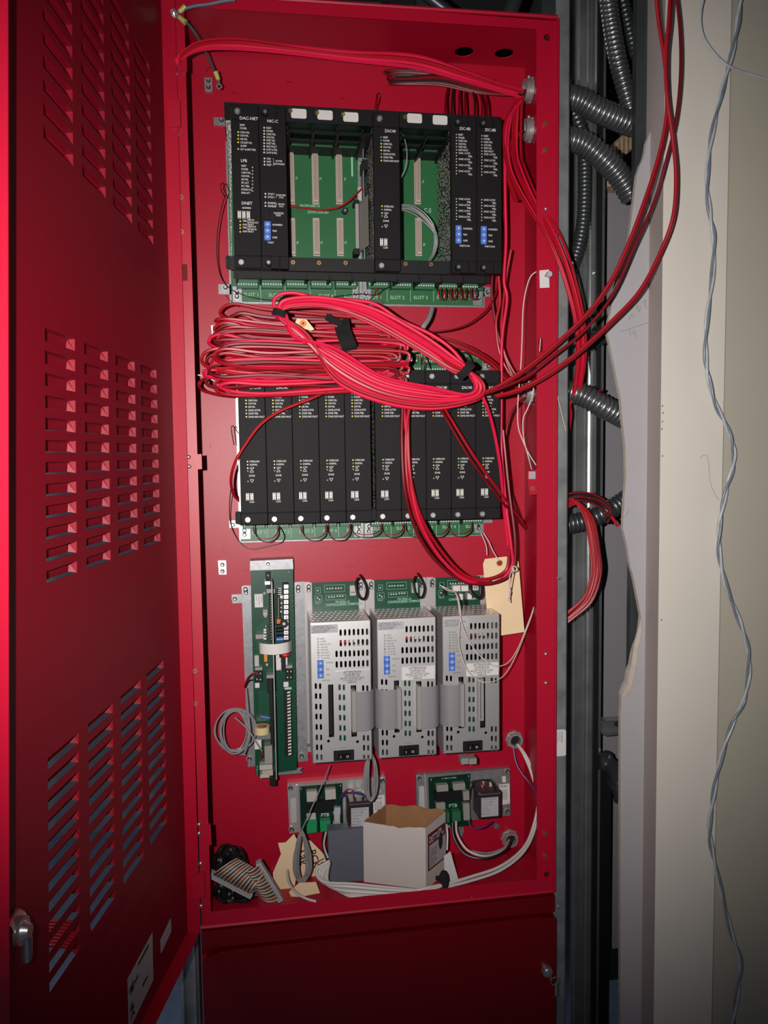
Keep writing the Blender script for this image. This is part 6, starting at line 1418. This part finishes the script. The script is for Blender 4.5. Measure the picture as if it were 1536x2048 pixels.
# top run across the opening
strands(4, lambda i, r: [(353, 128-i*2, -.006), (362, 108+i*3, -.008), (400, 84+i*5, -.004), (470, 79+i*6, .01), (570, 91+i*5, .02), (700, 104+i*6, .03), (830, 112+i*8, .045), (930, 144+i*6, .06), (1000, 168+i*5, .075), (1046, 180+i*5, .085)], 0.0031, ['pink', 'cred', 'pink', 'pink'], 'red_cable', 'red cable of the run crossing the top of the cabinet', 'run of red cables across the top', jit=1.5, jy=.003, seed=24)
strands(7, lambda i, r: [(892+i*12+(10 if i > 3 else 0), 232, .050), (893+i*12+(8 if i > 3 else 0), 195, .085), (897+i*9, 160, .115), (870, 146+i*2, .12), (800, 139+i*3, .125), (768+i*2, 143+i*4, .125), (800, 155+i*2, .115), (880, 150+i*3, .10), (960, 172+i*2, .09), (1046, 190, .085)], 0.0020, ['crdk', 'wblk', 'crdk'], 'red_cable', 'dark red cable rising from the two right modules into the bunch above', 'red cables from the right modules', jit=2, jy=.004, seed=25)
# right side falls inside the cabinet
strands(7, lambda i, r: [(1044, 196+i*1.5, .085), (1018+i*4, 222, .08), (1006+i*6, 270+i*6, .07), (1014+i*6, 340, .05), (1050+i*5, 410, .015), (1088+i*5, 470, -.012), (1122+i*4, 545, -.02), (1148+i*3, 640, -.005), (1152+i*3, 720, .02), (1146+i*2, 790, .05)], 0.0024, ['cred', 'cred', 'pink'], 'red_cable', 'red cable leaving the upper fittings, crossing the right stile and falling outside', 'red cables falling outside the right stile', jit=2.5, jy=.004, seed=26)
strands(3, lambda i, r: [(1046, 262, .085), (1020+i*5, 285, .08), (1012+i*4, 340, .07), (1030+i*6, 400, .04)], 0.0024, ['cred'], 'red_cable', 'short red cable curving out of the second round fitting', 'red cables at the second fitting', jit=2, seed=27)
for i, (px, m_, lb) in enumerate((([(1040, 205, .085), (1014, 250, .07), (1010, 350, .06), (1012, 480, .06), (1008, 560, .06), (1014, 600, .06), (1004, 680, .06), (1003, 780, .06), (1003, 900, .05), (1012, 1010, .05), (1022, 1090, .05), (1024, 1130, .055), (1000, 1160, .055), (960, 1168, .05), (915, 1150, .04), (870, 1100, .03), (835, 1030, .01), (818, 940, .0), (812, 860, -.005), (806, 800, -.02)], 'pink', 'long bright red cable hanging down the right side and up before the lower rack'),
    ([(1006, 270, .08), (1002, 400, .08), (996, 520, .08), (1000, 600, .08), (992, 650, .08), (1004, 720, .08), (1046, 784, .08)], 'cred', 'red cable dropping along the upper rack to the middle fitting, nearest the rack'),
    ([(1010, 260, .09), (1008, 420, .09), (984, 560, .09), (994, 660, .085), (1020, 740, .08), (1050, 788, .08)], 'crdk', 'dark red cable dropping along the upper rack to the middle fitting, behind the others'),
    ([(1022, 500, .08), (1012, 560, .085), (1003, 650, .08), (1010, 710, .08), (1050, 780, .08)], 'cred', 'red cable joining the drop at the height of the slot strip'),
    ([(1050, 795, .08), (1022, 830, .08), (1008, 900, .08), (1014, 960, .08), (1030, 1010, .09), (1046, 1050, .10)], 'crdk', 'dark red cable from the middle fitting to the low red cable end'),
    ([(878, 800, -.02), (900, 835, -.005), (950, 915, .005), (1000, 985, .03), (1035, 1030, .07), (1052, 1056, .09)], 'cred', 'red cable running diagonally down the lower rack to the right wall, upper of two'),
    ([(872, 802, -.02), (893, 838, -.005), (942, 920, .005), (995, 992, .03), (1032, 1036, .07), (1052, 1058, .09)], 'crdk', 'dark red cable running diagonally down the lower rack to the right wall, lower of two'),
    ([(818, 800, -.02), (816, 860, -.005), (822, 960, .0), (845, 1040, .015), (885, 1105, .035), (930, 1150, .045), (975, 1158, .05), (1012, 1140, .055), (1018, 1100, .05)], 'cred', 'red cable of the big hanging loop, inner one'),
    ([(806, 800, -.02), (804, 880, -.006), (810, 980, .0), (832, 1060, .02), (870, 1120, .035), (925, 1162, .045), (985, 1166, .05), (1024, 1142, .055), (1030, 1080, .05), (1018, 980, .05), (1006, 860, .05)], 'crdk', 'dark red cable of the big hanging loop, outer one'),
    ([(822, 798, -.02), (812, 870, -.004), (816, 970, .0), (838, 1050, .017), (878, 1112, .036), (928, 1155, .046), (980, 1163, .05)], 'cred', 'red cable of the big hanging loop, middle one'),
    ([(560, 777, -.012), (655, 782, -.014), (620, 798, -.004), (560, 822, .0), (520, 850, .005), (490, 890, .01), (470, 925, .015), (462, 960, .03), (468, 990, .06), (482, 1004, .08)], 'cred', 'red cable arcing across the left modules of the lower rack'),
    ([(1205, 780, .07), (1145, 800, .06), (1142, 830, .07), (1138, 860, .08)], 'cred', 'red cable end beside the thick conduit halfway down'))):
    if i == 10: px = px[1:]
    cable('red_cable', px, 0.0028 if i in (0, 7, 8, 9) else 0.0025, M[m_], lb)
# three long cables coming from the upper right
for px, m_, lb in (([(1310, -30, -.10), (1316, 40, -.09), (1327, 110, -.085), (1333, 180, -.08), (1330, 250, -.075), (1312, 330, -.07), (1282, 420, -.065), (1255, 490, -.06), (1222, 560, -.055), (1180, 620, -.05), (1120, 680, -.045), (1060, 730, -.042), (1000, 770, -.04), (955, 790, -.04)], 'cred', 'long red cable from the upper right, lying farthest left'),
    ([(1341, -30, -.10), (1337, 40, -.10), (1331, 110, -.095), (1333, 190, -.09), (1345, 280, -.08), (1351, 350, -.075), (1346, 430, -.07), (1322, 500, -.06), (1280, 580, -.055), (1225, 640, -.05), (1160, 700, -.046), (1100, 745, -.043), (1040, 778, -.04), (990, 792, -.04)], 'cred', 'long red cable from the upper right that crosses to the far right'),
    ([(1350, -30, -.08), (1360, 60, -.08), (1361, 150, -.08), (1352, 240, -.075), (1333, 320, -.07), (1310, 400, -.06), (1270, 490, -.055), (1225, 590, -.05), (1170, 660, -.046), (1110, 710, -.043), (1050, 755, -.04), (980, 785, -.04)], 'crdk', 'long dark red cable from the upper right that crosses behind the other')):
    cable('red_cable', px, 0.0027, M[m_], lb)
    if m_ == 'cred': cable('red_cable', [(a+4, b+3, y+.006) for a, b, y in px], 0.0022, M['crdk'], 'thinner twin '+lb[5:])
# red coil outside by the strut
strands(12, lambda i, r: [(1136, 1004+i, .05), (1152+i*.6, 1003+i*.5, .04), (1172+i*1.4, 1040, .035), (1183+i*1.5, 1100, .035), (1184+i*1.6, 1150, .035), (1170+i*1.2, 1195+i, .04), (1136, 1228+i*1.6, .05)], 0.0021, ['cred', 'cred', 'crdk'], 'red_cable', 'red cable of the half coil bulging out beside the strut', 'half coil of red cable beside the strut', jit=2.5, jy=.005, seed=31)
strands(6, lambda i, r: [(1134, 990+i*3, .05), (1160, 985+i*3, .04), (1195, 992+i*3, .04), (1222, 1010+i*4, .04), (1216+r.uniform(-4, 14), 1024+i*4, .04)], 0.0020, ['crdk', 'wblk', 'crdk'], 'dark_cable', 'dark cut cable end above the half coil beside the strut', 'dark cable ends beside the strut', jit=2.5, jy=.004, seed=32)
cable('red_cable', [(1222, 1032, .03), (1229, 1042, .03), (1236, 1052, .03)], 0.0030, M['cred'], 'short cut red cable end before the gypsum board')

# grey communication cable on the door
strands_ = [(1484, -30, -.055), (1478, 30, -.05), (1468, 90, -.047), (1450, 160, -.045), (1432, 230, -.043), (1419, 300, -.042), (1414, 370, -.041), (1420, 430, -.041), (1428, 480, -.041), (1424, 560, -.041), (1414, 640, -.041), (1411, 710, -.041), (1418, 760, -.041), (1432, 810, -.041), (1452, 850, -.041), (1466, 890, -.041), (1467, 930, -.041), (1455, 970, -.041), (1444, 1020, -.041), (1438, 1070, -.041), (1440, 1120, -.041), (1455, 1180, -.041), (1478, 1240, -.041), (1494, 1290, -.041), (1498, 1340, -.041), (1488, 1400, -.041), (1468, 1440, -.041), (1450, 1490, -.041), (1434, 1550, -.041), (1424, 1610, -.041), (1419, 1660, -.041), (1426, 1710, -.041), (1444, 1790, -.041), (1464, 1870, -.041), (1481, 1925, -.041), (1474, 1990, -.043), (1464, 2060, -.045), (1458, 2120, -.05)]
for i, (dx, m_, lb) in enumerate(((-2.5, 'com', 'pale grey twisted conductor of the long cable hanging on the cream door, left one'), (2.5, 'comdk', 'darker grey twisted conductor of the long cable hanging on the cream door, right one'))):
    if i == 0: M['com'] = mat('pale_grey_sheath', (0.42, 0.44, 0.46), 0.3, noise=0.4, nscale=60); M['comdk'] = mat('blue_grey_sheath', (0.17, 0.20, 0.24), 0.3, noise=0.4, nscale=60)
    Q = spline([W(*p) for p in strands_], 12); mb = MB()
    Q = [q+Vector((0.0023*math.cos(0.24*k+PI*i), -0.0014*math.sin(0.24*k+PI*i), 0)) for k, q in enumerate(Q)]
    mb.tube(Q, 0.0025, 8); tag(obj('grey_cable', mb, M[m_], smooth=True), lb, 'cable')
cable('grey_cable', [(1412, -20, -.06), (1403, 15, -.055), (1401, 45, -.05), (1408, 75, -.045), (1428, 105, -.042), (1455, 130, -.05), (1490, 145, -.042), (1536, 158, -.042), (1580, 168, -.045)], 0.0020, M['com'], 'thin grey cable curving to the right across the long hanging cable')

# ================================================================== SMALL WIRES
for px, r_, m_, lb in (
    ([(452, 382, .05), (446, 366, .05), (441, 375, .06), (450, 395, .05)], .0007, 'wblk', 'short black wire end poking out left of the DAC-NET module'),
    ([(452, 385, .06), (440, 430, .08), (434, 480, .09), (436, 530, .11), (447, 563, .13), (470, 583, .135), (520, 598, .13), (600, 602, .13), (680, 592, .13), (722, 588, .13), (752, 590, .13), (770, 578, .13), (800, 566, .13)], .0008, 'wblk', 'long thin black wire running down and under the upper rack'),
    ([(451, 590, .14), (462, 603, .14), (478, 614, .14)], .0007, 'wred', 'short thin red wire below the left lug of the upper rack'),
    ([(752, 575, .13), (748, 590, .13), (735, 604, .13)], .0007, 'wred', 'thin red wire below the middle of the slot strip, left one'), ([(753, 575, .13), (757, 592, .13), (765, 608, .13)], .0007, 'wred', 'thin red wire below the middle of the slot strip, right one'),
    ([(576, 413, .125), (610, 416, .11), (640, 420, .10), (675, 415, .10), (700, 400, .10), (718, 383, .11), (726, 375, .115)], .0016, 'wred', 'dark red wire across the empty green slots'),
    ([(803, 262, .09), (811, 285, .08), (814, 310, .075), (811, 335, .08), (802, 356, .09)], .0010, 'wgrey', 'thin grey wire bowing out beside the upper ZAC40 module'),
    ([(752, 232, .09), (750, 215, .10), (754, 190, .13), (758, 187, .13), (759, 200, .13), (752, 218, .10)], .0007, 'wblk', 'thin black wire loop standing above the middle of the upper rack'),
    ([(494, 1052, .12), (470, 1080, .13), (470, 1080, .13)], .0001, 'wblk', ''),
    ([(478, 868, .05), (466, 852, .06), (463, 860, .06), (468, 890, .07)], .0008, 'wblk', 'short black wire end left of the lower rack'),
    ([(464, 962, .05), (459, 1010, .10), (462, 1050, .13), (478, 1082, .14), (500, 1098, .14), (535, 1093, .14), (563, 1085, .14), (569, 1072, .13), (560, 1054, .12)], .0008, 'wblk', 'thin black wire looping under the left corner of the lower rack'),
    ([(500, 1095, .145), (540, 1087, .145), (558, 1072, .14), (556, 1056, .13)], .0007, 'wred', 'thin red wire following the black one under the left corner of the lower rack'),
    ([(354, 108, -.01), (362, 92, -.01)], .0015, 'cred', ''),
    ):
    if lb: cable('thin_wire', px, r_, M[m_], lb, 'wire')
strands(5, lambda i, r: [(802, 408+i*3, .09), (826, 410+i*4, .075), (850, 425+i*5, .07), (868, 452+i*3, .07), (873+r.uniform(-5, 1), 485, .07), (866, 508, .08), (856, 524, .10)], 0.0011, ['wgrey'], 'grey_wire', 'grey wire curving out of the upper ZAC40 module into the empty slots', 'grey wires beside the upper ZAC40 module', cat='wire', jit=1.5, jy=.003, seed=40)
def uwire(nm, x0, x1, y0, dep, y, m_, lb, r_=0.0009, grp=None):
    cable(nm, [(x0, y0, y), (x0+1, y0+dep*.6, y-.006), (x0*.72+x1*.28, y0+dep, y-.008), (x0*.28+x1*.72, y0+dep, y-.008), (x1-1, y0+dep*.6, y-.006), (x1, y0, y)], r_, M[m_], lb, 'wire', grp)
jump = [(511, 558, 1050, 32, 1), (606, 654, 1050, 30, 2), (657, 702, 1048, 32, 3), (704, 764, 1048, 26, 4), (765, 808, 1047, 27, 5), (812, 855, 1046, 27, 6), (857, 898, 1045, 28, 7), (899, 945, 1044, 28, 8)]
words = ['first', 'second', 'third', 'fourth', 'fifth', 'sixth', 'seventh', 'eighth']
for a, b, y0_, dp, k in jump:
    uwire('jumper_wire', a, b, y0_, dp, .128, 'wblk', 'black jumper wire sagging under the lower rack, %s from the left' % words[k-1], grp='black jumpers under the lower rack')
    uwire('jumper_wire', a-4, b-3, y0_, dp-6, .134, 'wred', 'thin red jumper wire under the lower rack, %s from the left' % words[k-1], 0.0007, 'red jumpers under the lower rack')
for a, b, lb in ((816, 862, 'left'), (905, 950, 'right')):
    cable('jumper_wire', [(a, 735, .12), (a+4, 715, .11), (a+18, 706, .108), (b-12, 710, .108), (b, 738, .12)], .0012, M['wblk'], 'black jumper wire arching above the lower rack beside the tape band, %s one' % lb, 'wire')
    cable('jumper_wire', [(a+12, 712, .12), (a+28, 716, .115), (a+36, 735, .12)], .0008, M['wred'], 'thin red jumper wire above the lower rack beside the tape band, %s one' % lb, 'wire')
for i in range(8):
    x = 880+i*10.2
    cable('jumper_wire', [(x, 577, .13), (x-3+(i % 2)*2, 588, .125), (x+1, 600, .128), (x+4, 590, .125), (x+3, 577, .13)], .0011, M['wred'], 'small red wire loop hanging from the right terminals of the slot strip', 'wire', 'red wire loops at the right terminals')
    if i % 2 == 0: cable('jumper_wire', [(x+4, 577, .128), (x+3, 592, .12), (x+9, 600, .12), (x+14, 590, .12), (x+13, 577, .128)], .0011, M['wblk'], 'small black wire loop hanging from the right terminals of the slot strip', 'wire', 'black wire loops at the right terminals')
# looped black leads on the supply boards
for k, (a, b) in enumerate(((711, 1158), (826, 1155))):
    w_ = ['left', 'middle'][k]
    cable('battery_lead', [(a+5, b-2, .11), (a+1, b+10, .10), (a+4, b+30, .095), (a+13, b+40, .095), (a+20, b+36, .10), (a+23, b+20, .11), (a+16, b+2, .12), (a+9, b-8, .13)], 0.0023 if k == 0 else 0.0020, M['wblk'], 'black looped lead at the top right of the %s power supply' % w_, 'wire')
cable('battery_lead', [(946, 1160, .11), (940, 1172, .10), (943, 1186, .095), (958, 1196, .095), (964, 1190, .10), (964, 1170, .11)], 0.0030, M['wblk'], 'thick black looped lead at the top right of the right power supply', 'wire')
strands(3, lambda i, r: [(881+i*2, 1168+i*3, .11), (888, 1180, .10), (882+i*4, 1192, .11)], .0009, ['wblk'], 'thin_wire', 'short black wire on the green board of the right power supply', 'black wires on the right supply board', cat='wire', jit=2, seed=41)
# strings
for px, r_, lb in (
    ([(880, 1170, .10), (895, 1181, .09), (910, 1184, .07), (917, 1200, .05), (921, 1230, .035), (918, 1270, .03), (920, 1300, .03), (932, 1335, .03), (945, 1352, .03), (965, 1364, .03), (990, 1362, .04), (1010, 1348, .06), (1030, 1315, .08), (1045, 1280, .09), (1062, 1235, .10), (1072, 1200, .11)], .0009, 'long pale string looping lowest before the right power supply'),
    ([(884, 1172, .10), (900, 1180, .09), (912, 1188, .07), (918, 1215, .045), (922, 1240, .033), (932, 1270, .032), (950, 1300, .032), (968, 1318, .032), (990, 1332, .035), (1015, 1326, .05), (1035, 1298, .07), (1050, 1262, .09), (1064, 1225, .10), (1072, 1196, .11)], .0009, 'pale string looping higher before the right power supply'),
    ([(1078, 541, .01), (1062, 552, .02), (1052, 580, .03), (1046, 620, .03), (1044, 680, .03), (1041, 740, .03), (1036, 800, .03), (1036, 850, .03), (1045, 880, .03), (1058, 908, .03), (1072, 930, .02)], .0010, 'white string hanging from the push pin plate, longer one'),
    ([(1068, 762, .02), (1065, 790, .02), (1056, 815, .03), (1046, 840, .03), (1048, 880, .03), (1057, 915, .02), (1063, 938, .0)], .0010, 'white string running down to the metal clip in the right stile'),
    ([(1081, 677, -.004), (1079, 703, -.004)], .0008, 'short white string end in the slot of the right stile'),
    ([(967, 1066, .12), (978, 1084, .115), (985, 1100, .11), (998, 1122, .10)], .0011, 'white string from the lower rack to the big manila tag'),
    ([(962, 1066, .12), (972, 1090, .11), (974, 1110, .11)], .0010, 'loose white string end under the right corner of the lower rack'),
    ([(1026, 1137, .045), (1020, 1150, .045), (1018, 1170, .05), (1021, 1186, .055), (1016, 1200, .06)], .0009, 'twisted white string hanging before the big manila tag, left strand'),
    ([(1028, 1137, .045), (1024, 1155, .045), (1021, 1175, .05), (1019, 1190, .055), (1020, 1205, .06)], .0009, 'twisted white string hanging before the big manila tag, right strand'),
    ([(396, 750, .01), (410, 752, .008), (424, 751, .006), (432, 755, .004), (430, 762, .004), (420, 757, .006), (402, 747, .01)], .0012, 'knotted white string at the left end of the wide red coil'),
    ([(1111, 770, .005), (1116, 795, .004), (1124, 830, .004), (1132, 862, .006)], .0006, 'hair thin pale string lying on the steel strut'),
    ):
    cable('string', px, r_, M['string'], lb, 'string')
mb = MB(); c = W(1028, 1138, .045); mb.ring(c, (0, -1, .3), 0.0052, 0.0036, 0.003, 16); o = obj('string_ring', mb, M['string'], smooth=True); tag(o, 'knotted string ring around the red cable loop beside the tag', 'string')
# push pin plate on the right stile
mb = MB(); mb.pxprism([(1079, 541), (1098, 539), (1099, 575), (1080, 576)], -0.004, -0.0022); o = obj('white_plate', mb, M['white']); tag(o, 'small white plastic plate with a push pin on the right stile', 'plate')
mb = MB(); p = W(1091, 552, -.004); mb.cyl((p.x, -.004, p.z), (p.x, -.016, p.z), 0.0022, n=12); mb.cyl((p.x+.002, -.014, p.z), (p.x+.002, -.019, p.z), 0.0052, 0.0045, n=16); part('push_pin', mb, M['label'], o, smooth=True)
# green ground wires at the upper left
cable('ground_wire', [(470, 0, -.02), (450, 2, -.02), (420, 8, -.018), (390, 12, -.016), (368, 18, -.014)], 0.0026, M['greybox'], 'grey green ground wire running to the yellow lug at the top left corner', 'wire')
cable('ground_wire', [(372, 44, -.014), (382, 55, -.010), (395, 75, .0), (405, 92, .02), (413, 108, .04), (422, 128, .06), (431, 146, .08)], 0.0016, M['wgreen'], 'green ground wire hanging from the top left lug behind the red cables', 'wire')
def lug(P, lb, ringend):
    t = thing('wire_lug', lb, 'lug', tuple(W(*P[0])), 'yellow crimp lugs')
    mb = MB(); mb.tube([W(*P[0]), W(*P[1])], 0.0040, 12, rf=lambda i: (1.1, .85)[i]); part('lug_sleeve', mb, M['ylug'], t, smooth=True)
    a, b = W(*P[1]), W(*P[2]); mb = MB(); mb.ring(b, (0, -1, 0), 0.0050, 0.0026, 0.0012, 18); mb.tube([a, a.lerp(b, .75)], 0.0022, 8); part('lug_ring', mb, M['steel'], t)
lug([(431, 144, .078), (437, 160, .08), (438, 173, .082)], 'yellow crimp lug with an open ring dangling at the upper left', True)
lug([(371, 13, -.014), (358, 24, -.012), (350, 29, -.008)], 'yellow crimp lug bolted at the top left corner, the upper of two', False)
lug([(371, 45, -.014), (358, 34, -.012), (350, 30, -.006)], 'yellow crimp lug bolted at the top left corner, the lower of two', False)
mb = MB(); p = W(348, 28, -.006); mb.cyl((p.x, -.003, p.z), (p.x, -.012, p.z), 0.0050, n=6); mb.cyl((p.x, -.012, p.z), (p.x, -.016, p.z), 0.0026, n=10); part('ground_bolt', mb, M['steel'], cab)

# ---- beyond the open door, seen through its louvres
mb = MB(); mb.box(-1.25, -1.20, 1.95, 2.05, 0, 2.9); mb.box(-1.19, -1.14, 1.95, 2.05, 0, 2.9); o = obj('wall_post', mb, M['drywall']); tag(o, 'pale double post against the far wall, glimpsed through the door louvres', 'post')
strands(9, lambda i, r: [(0, 0, 0)]*4, 0.004, ['cred'], 'x', '', '') if False else None
for i in range(8):
    mb = MB(); a = 0.16+0.006*i; pts = [(-0.66+a*math.cos(t), 1.15+a*1.0*math.sin(t), 0.006+0.008*i) for t in [2*PI*j/28 for j in range(28)]]
    mb.tube(pts, 0.006, 7, closed=True); o = obj('red_cable', mb, M['cred'], smooth=True); tag(o, 'red cable loop of the coil lying on the floor behind the open door', 'cable', 'coil of red cable on the floor behind the door')
mb = MB(); mb.bbox(-1.05, -0.85, 0.75, 1.45, 0.0, 0.06, 0.006); o = obj('concrete_curb', mb, M['zinc']); tag(o, 'low speckled grey curb on the floor behind the open door', 'curb')
